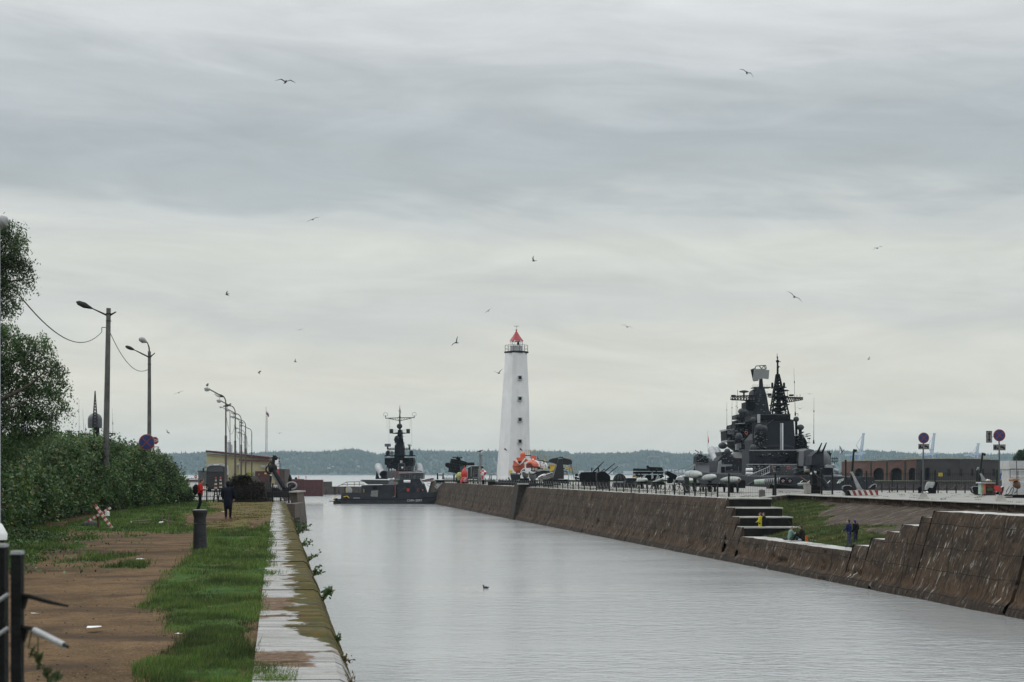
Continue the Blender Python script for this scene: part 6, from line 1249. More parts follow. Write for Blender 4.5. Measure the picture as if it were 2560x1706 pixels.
S.block('wheelhouse_roof', [(1100, 1030), (1105, 1018), (1370, 1005), (1465, 1014), (1450, 1026), (1370, 1022)], Y+.6, 5, LG, w_)
mb = MB(); mb.path([R5(1053, 1355, Y+.6), R5(1055, 1020, Y+.6), R5(1080, 1010, Y+.6), R5(1340, 1005, Y+.6)], .1, 6); mb.build('red_pipe', mat('red_pipe_paint', (.30, .05, .04), .6), t)
S.drum('life_raft', 1172, 1142, 1265, 1142, 20, Y+.3, WHITE); S.ball('life_ring', 1438, 1262, 9, Y+.9, ORANGE, (1, .3, 1)); S.rect('door', 1352, 1235, 1390, 1290, Y+.8, .3, DRED); S.rect('fire_box', 1215, 1240, 1250, 1285, Y+.7, .4, RED); S.rect('vent', 735, 1210, 800, 1255, Y+1.05, .3, DK); S.rect('vent', 805, 1212, 860, 1260, Y+1.05, .2, NAVY)
S.block('canvas', [(707, 1345), (722, 1272), (812, 1268), (808, 1360), (712, 1352)], Y-.1, .3, mat('grey_canvas', (.18, .18, .17), .9, .3, 3, bump=.6)); S.rect('light_stripe', 466, 1370, 560, 1380, Y+.02, .06, LG); S.lines('lettering_small', [[(470, 1405), (600, 1407), (660, 1405)]], 1.5, Y-.05, GREY)
S.block('slope_plate', [(1395, 1105), (1412, 1100), (1450, 1170), (1438, 1185)], Y+.5, .3, LG)
ib = S.block('inflatable', [(560, 1128), (585, 1118), (950, 1122), (965, 1140), (940, 1182), (670, 1186), (620, 1150)], Y+.8, 1.6, GREY); S.lines('tube_rope', [[(600, 1135), (950, 1140)], [(640, 1160), (940, 1165)]], 4, Y+.7, BLACK, ib)
S.drum('cable_reel', 400, 1265, 402, 1268, 50, Y+1, LG, 50, 1.6); S.lines('aft_railing', [[(250, 1210), (380, 1150), (620, 1146), (650, 1170)], [(380, 1150), (380, 1210)], [(480, 1148), (480, 1205)], [(552, 1148), (552, 1200)], [(300, 1190), (620, 1180)], [(345, 1300), (350, 1220)]], 4, Y+4, RUST)
S.drum('post', 366, 1312, 366, 1240, 6, Y+.5, YEL); S.drum('post', 355, 1300, 352, 1220, 9, Y+.6, BLACK); S.drum('fender', 615, 1295, 615, 1250, 10, Y+.9, DYEL); S.ball('fender', 355, 1380, 42, Y+.1, BLACK, (1, .4, .75)); S.ball('fender', 230, 1400, 30, Y+.1, BLACK, (1, .4, .8))
mb = MB(); mb.path([R5(195, 1400, Y), R5(215, 1350, Y), R5(245, 1338, Y), R5(270, 1345, Y)], .08, 6); mb.path([R5(200, 1405, Y), R5(225, 1390, Y), R5(270, 1400, Y)], .1, 6); mb.path([R5(330, 1360, Y-.2), R5(380, 1346, Y-.2), R5(408, 1375, Y-.2)], .09, 6); mb.build('hose', YEL, t); mb = MB(); mb.tube(R5(130, 1420, Y), R5(280, 1416, Y), .09); mb.build('boom', BLACK, t)
S.lines('cabin_railing', [[(1100, 1010), (1100, 890), (1185, 890), (1185, 1005)], [(1100, 940), (1340, 940), (1340, 1005)], [(1220, 940), (1220, 1005)], [(1285, 940), (1285, 1005)], [(1100, 970), (1340, 972)]], 3, Y+2, GREY); S.drum('horn', 1137, 885, 1137, 850, 14, Y+2, LG, 18); S.drum('horn', 1152, 960, 1152, 935, 12, Y+2, WHITE, 14); S.ball('lamp', 1030, 1110, 18, Y+1, WHITE, (1, 1, 1)); S.ball('lamp', 985, 985, 14, Y+3, LG, (1, 1, 1.6)); S.ball('lamp', 1020, 985, 16, Y+3, LG, (1, 1, 1.6)); S.ball('lamp', 1050, 990, 14, Y+3, LG, (1, 1, 1.4)); S.rect('box', 940, 1010, 1000, 1090, Y+2, 2, GREY); S.rect('box', 1000, 1008, 1110, 1040, Y+2, 2, GREY)
S.clutter('deck_gear', 960, 1060, 1100, 1180, Y+1, GREY, 20, 6, 20, 1); S.clutter('deck_gear', 1000, 1300, 1060, 1370, Y+.3, LG, 6, 4, 10, .6); S.drum('brace', 1105, 1290, 1200, 1225, 3, Y+.7, GREY); S.drum('bollard', 1042, 1360, 1042, 1345, 9, Y+.3, LG)
text_part('lettering', 'СМК-2097', R5.m(46, Y), R5(1322, 1410, Y-.04), mat('lettering_white', (.6, .6, .6), .6, .1, 9, bump=0), h_, .01)
# gangway, boards and ropes between boat and quay
RZ = Rg(1040, 1150, 19.6); Yg = 316
mb = MB(); mb.prism([RZ(880, 1290, Yg), RZ(1030, 1430, Yg), RZ(1320, 1090, Yg), RZ(1180, 965, Yg)], (0, .12, 0)); g_ = solo('gangplank', mb, LG, 'pale grey gangplank board sloping from the quay to the work boat', 'gangplank', smooth=None)
mb = MB()
for q in (((950, 1290), (1020, 1350), (1035, 1330), (985, 1270)), ((1040, 1120), (1150, 1190), (1165, 1160), (1080, 1120)), ((1130, 1100), (1210, 1190), (1225, 1160), (1160, 1080))): mb.prism([RZ(x, y, Yg-.02) for x, y in q], (0, -.03, 0))
c = mb.build('panel', NAVY, None, None); c.parent = g_; c.matrix_parent_inverse = Matrix.Translation(-Vector(g_.location))
mb = MB(); mb.prism([RZ(430, 1000, Yg+1), RZ(560, 1085, Yg+1), RZ(930, 1030, Yg+1), RZ(890, 870, Yg+1)], (0, .08, 0)); g_ = solo('notice_banner', mb, SIGNW, 'slanting white notice board by the foot of the gangplank', 'notice board', smooth=None)
mb = MB()
for i in range(9): mb.box(RZ(470+i*44, 985-i*9, Yg+.95), (.22, .05, .22 if i % 3 else .3))
for i in range(8): mb.box(RZ(500+i*46, 1035-i*8, Yg+.95), (.2, .05, .18))
c = mb.build('faded_writing', mat('writing_red_blue', (.16, .06, .10), .7), None, None); c.parent = g_; c.matrix_parent_inverse = Matrix.Translation(-Vector(g_.location))
wire(RZ(520, 1190, Yg), RZ(1100, 1050, Yg), .9, .05, 'mooring_rope', 'slack pale mooring rope hanging between work boat and quay'); wire(RZ(540, 1130, Yg), RZ(1000, 1030, Yg), .3, .05, 'mooring_rope', 'tighter upper mooring rope between work boat and quay')
# ------------------------------------------------------------------ exhibits on the right quay
def on(px, Y, z=ZR): return (W(px, Y), Y, z)
def gY(py): return (CZ-ZR)*F/(py-HOR)
G = 'exhibits on the right quay'
EXD = mat('exhibit_black_paint', (.005, .0055, .006), .65, .4, 1.5, spec=.12); EXG = mat('exhibit_grey_paint', (.022, .025, .030), .6, .25, 1.5, spec=.2); EXL = mat('exhibit_pale_green_grey', (.30, .335, .325), .45, .2, 1.2)
# cable reel
t = thing('cable_winch', 'cable winch with pale drum between black cheeks at the far quay end', 'winch', on(1100, 300)); Y = 300
mb = MB(); mb.tube(RZ(1080, 720, Y), RZ(1300, 720, Y), RZ.m(58, Y), n=16); mb.build('drum', LG, t)
for x in (1050, 1320): mb = MB(); mb.sil(RZ, [(x-38, 960), (x-20, 660), (x+20, 640), (x+38, 960)], Y, 1.2); mb.build('cheek', EXD, t, None)
mb = MB(); mb.box(on(1101, 300, ZR+.3), (1.8, 1.4, .5)); mb.build('base', EXD, t, None)
# big search radar
Y = 296; t = thing('search_radar', 'big tilted dark lattice radar aerial on a post at the far quay end', 'radar', on(1141, Y)); S = Sh(t, R7)
fr = S.block('frame', [(312, 308), (262, 525), (390, 545), (440, 560), (560, 430), (570, 362), (470, 335), (440, 335), (400, 318)], Y, 1.4, EXD)
S.lines('ribs', [[(300+i*26, 312+i*6), (270+i*26, 520+i*4)] for i in range(9)]+[[(305-j*8, 335+j*45), (560-j*20, 380+j*42)] for j in range(4)], 3, Y-.2, EXG, fr)
S.lines('top_bar', [[(335, 282), (495, 282)], [(335, 292), (495, 292)], [(345, 278), (345, 300)], [(415, 278), (415, 300)], [(480, 278), (480, 300)], [(420, 268), (420, 290)]], 4, Y, EXD, fr); S.block('bracket', [(380, 300), (455, 292), (470, 330), (440, 340)], Y, 1, EXD, fr)
for pts, x0, x1 in (([(290, 378), (240, 378), (218, 395), (220, 430), (275, 465)], 225, 285), ([(565, 375), (680, 372), (692, 385), (690, 415), (560, 415)], 575, 685)):
    w_ = S.lines('wing_grille', [pts]+[[(x0+(x1-x0)*i/6, 380), (x0+(x1-x0)*i/6, 412 if x0 > 400 else 440)] for i in range(7)], 3.2, Y+.4, EXD, fr)
    S.block('wing_mesh', pts, Y+.8, .08, EXG, w_)
S.drum('post', 405, 540, 405, 690, 14, Y+.6, EXD); S.drum('stub_post', 360, 690, 360, 565, 14, Y-6, EXD)
S.lines('stay', [[(282, 545), (230, 620)]], 1.5, Y, EXD)
# mines and figures left of the van
def mine(px, Y, r, m1, label, m2=None, h=.0):
    t = thing('sea_mine', label, 'mine', on(px, Y), 'coloured mines at the far quay end'); z = ZR+r+.15+h
    mb = MB(); mb.ball((W(px, Y), Y, z), (r, r, r), 16, 12); mb.build('shell', m1, t)
    mb = MB()
    for i in range(8): a = i*.785; mb.tube((W(px, Y)+r*.9*math.cos(a)*.8, Y+r*.9*math.sin(a)*.8, z+r*.55), (W(px, Y)+r*1.2*math.cos(a)*.85, Y+r*1.2*math.sin(a)*.85, z+r*.8), .05, n=5)
    mb.build('horns', m2 or EXD, t); mb = MB(); mb.lathe(on(px, Y), (W(px, Y), Y, ZR+.5), [(0, r*.9), (1, r*.5)], 10); mb.build('stand', EXD, t)
mine(1149, 290, .75, mat('yellow_green_paint', (.33, .36, .12), .5), 'round pale yellow green mine under the radar', h=.6); mine(1160, 284, .55, RED, 'red mine low beside the radar, right of the green post'); mine(1165, 280, .5, mat('red_white_mine', (.45, .2, .2), .5), 'small pinkish red mine closest to the khaki van')
t = thing('red_figure_buoy', 'tall bright red pillar buoy between radar and van', 'buoy', on(1161, 288)); Y = 288; mb = MB(); mb.lathe(on(1161, Y), (W(1161, Y), Y, ZR+3.0), [(0, .75), (.15, .9), (.4, .55), (.6, .75), (.85, .5), (1, .15)], 14); mb.build('body', RED, t); mb = MB(); mb.tube((W(1161, Y), Y, ZR+2.9), (W(1161, Y), Y, ZR+3.6), .09); mb.build('top_mark', RED, t)
mb = MB(); mb.box((W(1155.5, 291), 291, ZR+1.7), (.9, .7, 3.4)); mb.box((W(1155.5, 291), 291, ZR+3.45), (1.05, .8, .12)); mb.box((W(1155.5, 291), 290.62, ZR+2.6), (.5, .05, .5)); solo('green_pillar', mb, mat('dark_green_paint', (.02, .045, .035), .6), 'dark green square pillar in front of the radar frame', 'pillar', smooth=None)
# khaki van with raised cover
Y = 276; t = thing('army_lorry', 'dark army lorry with box body and pale edged cover behind the periscope', 'lorry', on(1189, Y)); S = Sh(t, R7)
S.block('box_body', [(580, 640), (580, 455), (640, 425), (830, 425), (850, 450), (855, 640)], Y, 5, mat('khaki_dark', (.03, .032, .026), .8)); S.lines('cover_edge', [[(580, 458), (640, 428), (830, 425), (852, 455)]], 6, Y-.1, LG)
cb = S.block('cab', [(665, 625), (662, 560), (685, 485), (760, 482), (765, 625)], Y-2.2, 2.1, mat('khaki_green', (.055, .06, .045), .6)); S.block('windscreen', [(683, 532), (693, 492), (758, 490), (758, 532)], Y-2.26, .08, GLASS, cb); S.lines('bumper', [[(660, 620), (765, 620)]], 6, Y-2.3, GREY, cb); S.rect('grille', 690, 560, 745, 600, Y-2.25, .1, SOOT, cb); S.lines('pale_rod', [[(580, 620), (584, 470)], [(640, 600), (641, 440)]], 4, Y-.1, LG)
for x in (680, 750): mb = MB(); c = R7(x, 655, Y-1.2); mb.tube((c[0]-.15, c[1], ZR+.45), (c[0]+.15, c[1], ZR+.45), .45, n=16); mb.build('wheel', SOOT, t)
# periscope post
Y = 268; t = thing('periscope', 'tall grey periscope column with a gull on top beside the lorry', 'periscope', on(1200.5, Y)); S = Sh(t, R7); PG = mat('periscope_grey', (.16, .165, .17), .5)
S.drum('column', 785, 690, 785, 250, 20, Y, PG, 17); S.rect('head', 765, 242, 826, 268, Y-.3, .7, PG); S.drum('head_pipe', 783, 250, 783, 220, 9, Y, PG); S.block('base', [(752, 690), (758, 480), (775, 470), (800, 470), (815, 690)], Y-.5, 1, mat('periscope_base', (.22, .22, .22), .5)); S.drum('foot', 762, 690, 765, 500, 14, Y-.6, PG); S.lines('cable', [[(815, 270), (812, 480)], [(750, 460), (752, 380)]], 2, Y, EXD)
# red and white buoy
Y = 258; t = thing('navigation_buoy', 'red and white quartered buoy with silver cap right of the periscope', 'buoy', on(1208.5, Y)); S = Sh(t, R7)
mb = MB(); c0, c1 = R7(838, 665, Y), R7(838, 500, Y); k = R7.m(1, Y)
n = 16; prof_ = [(0, 14), (.3, 20), (.5, 26), (.7, 50), (.85, 50), (1, 34)]; a, b_ = Vector(c0), Vector(c1)
for j in range(len(prof_)-1):
    for i in range(n):
        mb.cur = (i//4+j//2) % 2; q = []
        for (jj, ii) in ((j, i), (j, i+1), (j+1, i+1), (j+1, i)):
            t_, r_ = prof_[jj]; p = a.lerp(b_, t_); an_ = 2*math.pi*ii/n+.3; q.append((p.x+r_*k*math.cos(an_), p.y+r_*k*math.sin(an_), p.z))
        mb.add(q, [(0, 1, 2, 3)])
mb.build('float', [RED, WHITE], t); S.ball('cap', 835, 490, 26, Y, LG, (1, 1, .8)); S.ball('arm_float', 795, 535, 14, Y-.5, RED); S.ball('arm_float', 880, 540, 14, Y-.5, RED)
mb = MB(); mb.tube((c0[0], Y, ZR-.0), (c0[0], Y, c0[2]+.1), .25); mb.build('base', EXD, t)
# notice frame and low tanks at the lighthouse foot
Y = 255; t = thing('display_stand', 'thin black display stand standing left of the lighthouse foot', 'frame', on(1232, Y)); S = Sh(t, R7); S.lines('frame', [[(938, 700), (938, 572), (975, 572), (975, 690)], [(938, 572), (1062, 575), (1062, 700)], [(975, 690), (938, 690)]], 4, Y, BLACK); S.lines('bars', [[(945+i*6, 575), (945+i*6, 690)] for i in range(5)], 1.2, Y, BLACK)
Y = 240; t = thing('grey_skip', 'dark grey steel skip with pale top edge in front of the lighthouse foot', 'skip', on(1287, Y)); S = Sh(t, RB)
S.block('body', [(110, 1085), (75, 880), (95, 840), (400, 880), (410, 1040)], Y, 3, EXG); S.block('rim', [(80, 830), (300, 838), (400, 868), (395, 890), (95, 884), (75, 855)], Y-.1, 3.2, GREY); S.rect('foot', 120, 1080, 400, 1150, Y, 2.5, EXD); S.ball('fitting', 20, 990, 26, Y, EXD); S.rect('side_box', 20, 1010, 70, 1100, Y, 1, EXD); S.ball('knob', 340, 842, 14, Y-.4, WHITE)
mb = MB(); mb.box((W(1277, 246), 246, ZR+.55), (4.4, 1.2, .5)); mb.box((W(1263, 246), 246, ZR+.3), (6.0, .8, .6)); mb.box((W(1252, 246), 246, ZR+.7), (1, .8, .3)); solo('pipe_stack', mb, EXD, 'low dark pipes and boxes at the foot of the white lighthouse', 'pipes', smooth=None)
# rescue capsules
Y = 252; OR2 = mat('capsule_orange', (.50, .085, .03), .35, .15, .8, spec=.6)
t = thing('rescue_chamber', 'large bulbous orange rescue submersible with white V marking and round turret', 'submersible', on(1301, Y)); S = Sh(t, RB)
S.ball('hull', 350, 600, 205, Y+2, OR2, (1, 1.1, 1.15)); S.block('deck', [(275, 370), (285, 318), (560, 325), (660, 410), (560, 470), (330, 440)], Y-.6, 3.4, OR2)
mb = MB(); mb.prism([RB(x, y, Y-1.75) for x, y in ((262, 375), (300, 400), (345, 490), (385, 512), (425, 490), (540, 335), (590, 330), (470, 500), (400, 552), (360, 548), (300, 490))], (0, 1.0, 0)); mb.build('white_v_marking', WHITE, t, None)
S.rect('hatch_plate', 325, 432, 430, 478, Y-1.95, .8, EXG); S.drum('porthole', 372, 500, 372, 500.5, 22, Y-2.1, SOOT, dy=.5); S.lines('belt', [[(150, 610), (250, 612), (440, 608)]], 12, Y-1.2, mat('belt_dark', (.12, .02, .01), .6))
S.drum('turret', 480, 330, 480, 230, 84, Y+1, OR2, 86); S.ball('turret_dome', 480, 228, 86, Y+1, OR2, (1, 1, 1.05)); S.rect('side_pod', 172, 420, 225, 470, Y+1, 1, OR2); S.lines('arm', [[(560, 250), (760, 252)]], 14, Y+2, EXD)
S.ball('bow_keel', 330, 760, 90, Y+2, mat('capsule_lower', (.30, .05, .02), .5), (1.3, 1, .6)); S.drum('cradle', 250, 900, 300, 780, 18, Y+1, EXD); S.drum('cradle', 420, 900, 400, 780, 18, Y+1, EXD)
Y = 244; t = thing('small_submersible', 'smaller orange and white submersible with box turret behind the grey boats', 'submersible', on(1325, Y)); S = Sh(t, RB)
mb = MB(); k = RB.m(1, Y)
def bodyrot(a, b_, prof, mats, name, n=18):
    mb = MB(); a, b_ = Vector(a), Vector(b_); q = (b_-a).to_track_quat('Z', 'Y'); vs = []
    for i in range(len(prof)-1):
        mb.cur = prof[i][2]; 
        for j in range(n):
            vv = []
            for (ii, jj) in ((i, j), (i, j+1), (i+1, j+1), (i+1, j)):
                t_, r_ = prof[ii][0], prof[ii][1]; an_ = 2*math.pi*jj/n; vv.append(a.lerp(b_, t_)+q @ Vector((r_*math.cos(an_), r_*math.sin(an_), 0)))
            mb.add(vv, [(0, 1, 2, 3)])
    return mb.build(name, mats, t)
bodyrot(RB(700, 600, Y-1), RB(1230, 590, Y+8), [(0, 60*k, 0), (.05, 150*k, 0), (.12, 190*k, 0), (.2, 205*k, 1), (.30, 200*k, 0), (.34, 195*k, 1), (.50, 180*k, 0), (.55, 170*k, 1), (.72, 150*k, 0), (.76, 145*k, 1), (.9, 125*k, 0), (1, 60*k, 0)], [OR2, WHITE], 'hull')
S.drum('nose_ring', 700, 580, 700, 581, 110, Y-1.6, OR2, dy=.8); S.block('dark_bow', [(590, 540), (700, 500), (780, 540), (770, 640), (600, 640)], Y-2, .5, mat('bow_dark_red', (.10, .02, .015), .6)); S.block('box_turret', [(745, 255), (925, 262), (915, 400), (850, 420), (760, 380)], Y+2, 2, OR2); S.block('white_top', [(600, 350), (740, 340), (770, 380), (720, 440), (640, 390)], Y+.5, 1.5, WHITE); S.ball('white_lamp', 820, 385, 32, Y, WHITE); S.clutter('top_gear', 950, 260, 1030, 410, Y+3, GREY, 14, 20, 60, 1)
S.lines('dark_beam', [[(880, 410), (1170, 430), (1170, 530)], [(1180, 460), (1340, 465)]], 16, Y+3, EXD); S.clutter('side_gear', 1020, 440, 1240, 640, Y+2, LG, 18, 20, 60, 1)
# yellow access platforms
Y = 256; t = thing('access_platform', 'thin yellow railed access platforms rising behind the orange submersibles', 'platform', on(1350, Y)); S = Sh(t, RB)
S.lines('railing', [[(555, 270), (555, 75), (850, 75), (850, 270)], [(590, 110), (840, 110)], [(600, 165), (790, 165)], [(600, 90), (600, 250)], [(680, 80), (680, 260)], [(745, 80), (745, 250)], [(860, 95), (1030, 100), (1035, 250)], [(865, 180), (1030, 180)], [(965, 100), (965, 250)], [(1045, 160), (1050, 420)], [(1035, 240), (1210, 240), (1215, 400)], [(1080, 320), (1210, 325)], [(1150, 280), (1150, 420)], [(1160, 275), (1390, 275), (1395, 380)], [(1240, 280), (1240, 400)], [(1310, 300), (1390, 300)], [(1430, 305), (2060, 350)]], 5, Y, DYEL)
S.lines('upright', [[(560, 200), (600, 420)], [(850, 250), (880, 420)], [(1045, 200), (1080, 620)], [(1150, 380), (1060, 760)]], 5, Y+1, DYEL); S.block('yellow_tower', [(1185, 435), (1195, 380), (1212, 330), (1230, 380), (1232, 440)], Y, .6, YEL)
S.lines('stair', [[(2040, 640), (2080, 1010)], [(2000, 660), (2030, 860)], [(1900, 590), (2030, 600)], [(1900, 640), (2030, 660)], [(2090, 560), (2150, 900), (2180, 1010)], [(2130, 630), (2230, 640), (2290, 860)], [(2160, 700), (2240, 710)], [(2180, 640), (2200, 840)], [(2140, 830), (2290, 830)], [(1880, 690), (2040, 720)]], 6, Y-30, DYEL)
S.clutter('stair_parts', 1880, 580, 2060, 740, Y-30, YEL, 20, 16, 50, .6)
# boats on trolleys
def boat_bow(name, label, cat, cx0, w_, ytop, ybot, Y, m1, m2, cabin=None, skew=0):
    t = thing(name, label, cat, (RB(cx0, 0, Y)[0], Y, ZR), 'boats drawn up on the quay'); mb = MB(); secs = []; L_ = 6.5; k = RB.m(1, Y)
    zt, zb = RB(0, ytop, Y)[2], RB(0, ybot, Y)[2]; x0 = RB(cx0, 0, Y)[0]
    for i in range(9):
        s_ = i/8; hw = w_*k*(1-(1-s_)**2.2*.93); sheer = (1-s_)**2*.25*(zt-zb); rise = (1-s_)**1.6*(zt-zb)*.55; xc = x0+skew*s_
        y_ = Y+L_*s_; secs.append([(xc-hw, y_, zt+sheer), (xc-hw*.85, y_, zt*.45+(zb+rise)*.55), (xc, y_, zb+rise), (xc+hw*.85, y_, zt*.45+(zb+rise)*.55), (xc+hw, y_, zt+sheer)])
    vs = [p for q in secs for p in q]; mb.add(vs, [(i*5+j, i*5+(j+1) % 5, (i+1)*5+(j+1) % 5, (i+1)*5+j) for i in range(8) for j in range(5)]+[tuple(range(5)), tuple(range(40, 45))]); mb.build('hull', m1, t, .6)
    mb = MB(); mb.path([secs[i][0] for i in range(9)], .09, 6); mb.path([secs[i][4] for i in range(9)], .09, 6); mb.build('gunwale', m2, t)
    mb = MB(); mb.box((x0+skew*.6, Y+3.5, (ZR+zb)/2+.15), (1.4, 3, max(.3, zb-ZR+.3))); mb.build('trolley', EXD, t, None)
    return t
BG = mat('boat_hull_grey', (.10, .105, .11), .55, .2, 1.5); BD = mat('boat_hull_dark', (.025, .028, .032), .5, .2, 1.5)
t = boat_bow('motor_boat', 'white decked motor boat with dark hull, leftmost of the drawn up boats', 'boat', 490, 100, 825, 1060, 228, BD, WHITE, skew=.5); S = Sh(t, RB)
S.block('cabin', [(400, 825), (430, 730), (500, 670), (740, 655), (760, 700), (730, 790), (560, 820)], 229.5, 3, WHITE); S.block('side_window', [(440, 790), (460, 720), (545, 695), (560, 775)], 229.4, .1, mat('blue_glass', (.05, .06, .12), .2)); S.ball('bow_light', 565, 640, 24, 229.6, WHITE)
t = boat_bow('launch', 'light grey launch with framed wheelhouse, second of the drawn up boats', 'boat', 690, 110, 840, 1130, 222, BG, WHITE, skew=.8); S = Sh(t, RB)
S.block('deck', [(590, 840), (600, 800), (860, 790), (880, 830)], 222.4, 3, WHITE); S.block('wheelhouse', [(740, 770), (770, 690), (790, 610), (1040, 620), (1060, 690), (860, 760)], 224.2, 2, EXG); S.rect('rear_opening', 868, 655, 970, 740, 224.1, .14, mat('buff_panel', (.30, .24, .2), .7)); S.rect('opening', 800, 650, 845, 740, 224.1, .14, LG); S.block('black_mast', [(765, 650), (775, 580), (800, 570), (800, 640)], 224, .4, EXD)
t = boat_bow('dark_boat', 'long dark hulled boat with rising bow, third of the drawn up boats', 'boat', 930, 140, 850, 1160, 216, BD, GREY, skew=3.0); S = Sh(t, RB)
S.block('sheer', [(780, 880), (850, 830), (1000, 770), (1130, 745), (1350, 760), (1390, 800), (1180, 800), (1000, 830), (860, 880), (800, 892)], 216, 3.5, EXG); S.rect('bench', 955, 670, 1150, 705, 219, 1, EXG); S.block('yellow_cushion', [(1150, 710), (1180, 680), (1240, 665), (1300, 672), (1295, 710), (1180, 728)], 218, 1, mat('yellow_cushion_fabric', (.50, .40, .12), .7))
Y = 208; t = thing('inflatable_boat', 'white inflatable boat with maroon stripe and upturned bow beside the black fin', 'boat', on(1355, Y), 'boats drawn up on the quay'); S = Sh(t, RB); k = RB.m(1, Y)
mb = MB(); mb.path([RB(x, y, Y) for x, y in ((1480, 800), (1300, 870), (1100, 920), (1010, 980), (975, 1035))], [38*k, 44*k, 46*k, 42*k, 22*k], 12); tb = mb.build('tube', WHITE, t); mb = MB(); mb.path([RB(x, y, Y-.62) for x, y in ((1490, 815), (1300, 880), (1150, 925), (1040, 955), (985, 1015))], 15*k, 6); mb.build('maroon_stripe', mat('maroon_rubber', (.06, .012, .016), .6), tb); mb = MB(); mb.path([RB(x, y-38, Y-.1) for x, y in ((1490, 800), (1300, 860), (1150, 910))], 14*k, 6); mb.build('top_stripe', mat('maroon_rubber2', (.06, .012, .016), .6), tb)
S.block('keel', [(980, 1040), (1050, 985), (1250, 940), (1480, 880), (1480, 940), (1160, 1080), (1080, 1160), (1020, 1155)], Y+.1, 1.5, mat('pale_keel', (.38, .39, .36), .5)); S.ball('white_cover', 1185, 900, 55, Y-.6, WHITE, (1.1, .8, .95)); S.block('cushion', [(1370, 790), (1480, 740), (1500, 790), (1400, 830)], Y, 1, DRED)
# yellow vehicle
Y = 232; t = thing('yellow_submersible', 'small yellow box shaped diving vehicle tucked behind the black fin', 'submersible', on(1380, Y)); S = Sh(t, RB)
S.block('body', [(1330, 570), (1340, 530), (1555, 540), (1520, 650), (1480, 790), (1390, 800), (1360, 720)], Y, 2, YEL); S.ball('porthole', 1340, 640, 42, Y-.3, mat('navy_glass', (.01, .015, .05), .3), (.8, .5, 1.1)); S.rect('rail', 1330, 525, 1560, 540, Y-.3, .3, WHITE); S.block('legs', [(1395, 800), (1440, 800), (1430, 840), (1400, 840)], Y, 1, DYEL)
# fin (conning tower)
Y = 203; FIN = mat('fin_black_rubber', (.010, .011, .013), .55, .3, 1); t = thing('submarine_fin', 'tall black T shaped submarine fin with diving planes standing on the quay', 'submarine fin', on(1396, Y)); S = Sh(t, RB)
S.block('sail', [(1425, 985), (1500, 760), (1590, 540), (1640, 360), (1790, 360), (1800, 540), (1820, 800), (1830, 1020), (1440, 1020)], Y, 3.4, FIN); S.lines('pale_edge', [[(1450, 965), (1590, 545)], [(1468, 965), (1600, 560)]], 4, Y-.1, LG); S.lines('front_edge', [[(1620, 500), (1660, 352), (1785, 352), (1790, 500)]], 5, Y-.1, GREY)
S.block('diving_plane', [(1330, 460), (1345, 395), (1440, 350), (1640, 320), (1640, 480), (1560, 530), (1500, 500)], Y+.6, 2, FIN); S.block('diving_plane', [(1800, 330), (1900, 350), (2060, 385), (2090, 430), (2095, 540), (1960, 560), (1800, 540)], Y+.6, 2, FIN); S.block('cap', [(1650, 320), (1670, 295), (1790, 292), (1815, 330)], Y+.2, 2.6, FIN)
S.block('plinth', [(1150, 1085), (1160, 1030), (2000, 1035), (2010, 1180), (1150, 1110)], Y-.5, 4.5, EXD); S.lines('strut', [[(2060, 560), (2110, 800), (2150, 1010)], [(2040, 560), (2020, 700)]], 7, Y+2, EXD); S.drum('hanging_chain', 1978, 880, 1975, 1160, 9, Y-.8, GREY)
S.clutter('stored_parts', 1790, 640, 1930, 860, Y+4, mat('navy_blue_parts', (.02, .025, .07), .5), 22, 16, 50, .8); S.clutter('stored_parts', 1790, 600, 1900, 860, Y+4, LG, 10, 10, 30, .8); S.drum('orange_float', 1790, 850, 1950, 875, 13, Y+3.5, mat('orange_float', (.50, .2, .03), .5))
# gun turrets
def turret(px, Y, pts, barrels, label, pedestal=None, extra=None):
    t = thing('gun_turret', label, 'gun turret', on(px, Y), 'naval gun turrets on the quay'); S = Sh(t, R8); S.block('shield', pts, Y, 3.2, EXD)
    for i, (x0, y0, x1, y1, r0, r1) in enumerate(barrels):
        S.drum('gun_barrel', x0, y0, x1, y1, r0, Y+.6+i*.8, EXD, r1, -1.0, 10); S.drum('muzzle', x1, y1, x1+(x1-x0)*.04, y1+(y1-y0)*.04, r1*1.3, Y-.4+i*.8, EXD, r1*1.3, n=10)
    if pedestal: S.drum('pedestal', *pedestal, Y+1.4, EXG, n=20)
    for e in extra or (): S.rect('fitting', *e, Y-.15, .4, EXD)
    return t, S
t, S = turret(1467, 190, [(300, 620), (300, 500), (345, 475), (540, 472), (548, 620)], [(490, 472, 640, 325, 12, 5)], 'low wide black gun turret with a single long raised barrel', None, [(462, 410, 476, 470), (306, 478, 330, 500), (520, 480, 536, 500)])
S.clutter('side_gear', 215, 500, 310, 610, 190.6, EXD, 26, 14, 44, 1); S.rect('base', 330, 620, 530, 680, 190.4, 2.4, EXG); S.lines('vent_rods', [[(360+i*14, 475), (360+i*14, 452)] for i in range(6)], 2, 190.4, EXD)
t, S = turret(1509, 180, [(545, 600), (545, 490), (600, 465), (660, 465), (710, 505), (740, 540), (740, 600)], [(660, 462, 800, 350, 8, 5), (715, 500, 845, 395, 7, 4.5)], 'rounded black gun turret with two slim raised barrels on a grey drum', (640, 720, 640, 600, 98), [(558, 415, 574, 470), (600, 520, 640, 540)])
S.lines('lens_hood', [[(610, 465), (640, 440), (660, 430)]], 6, 180.6, EXD)
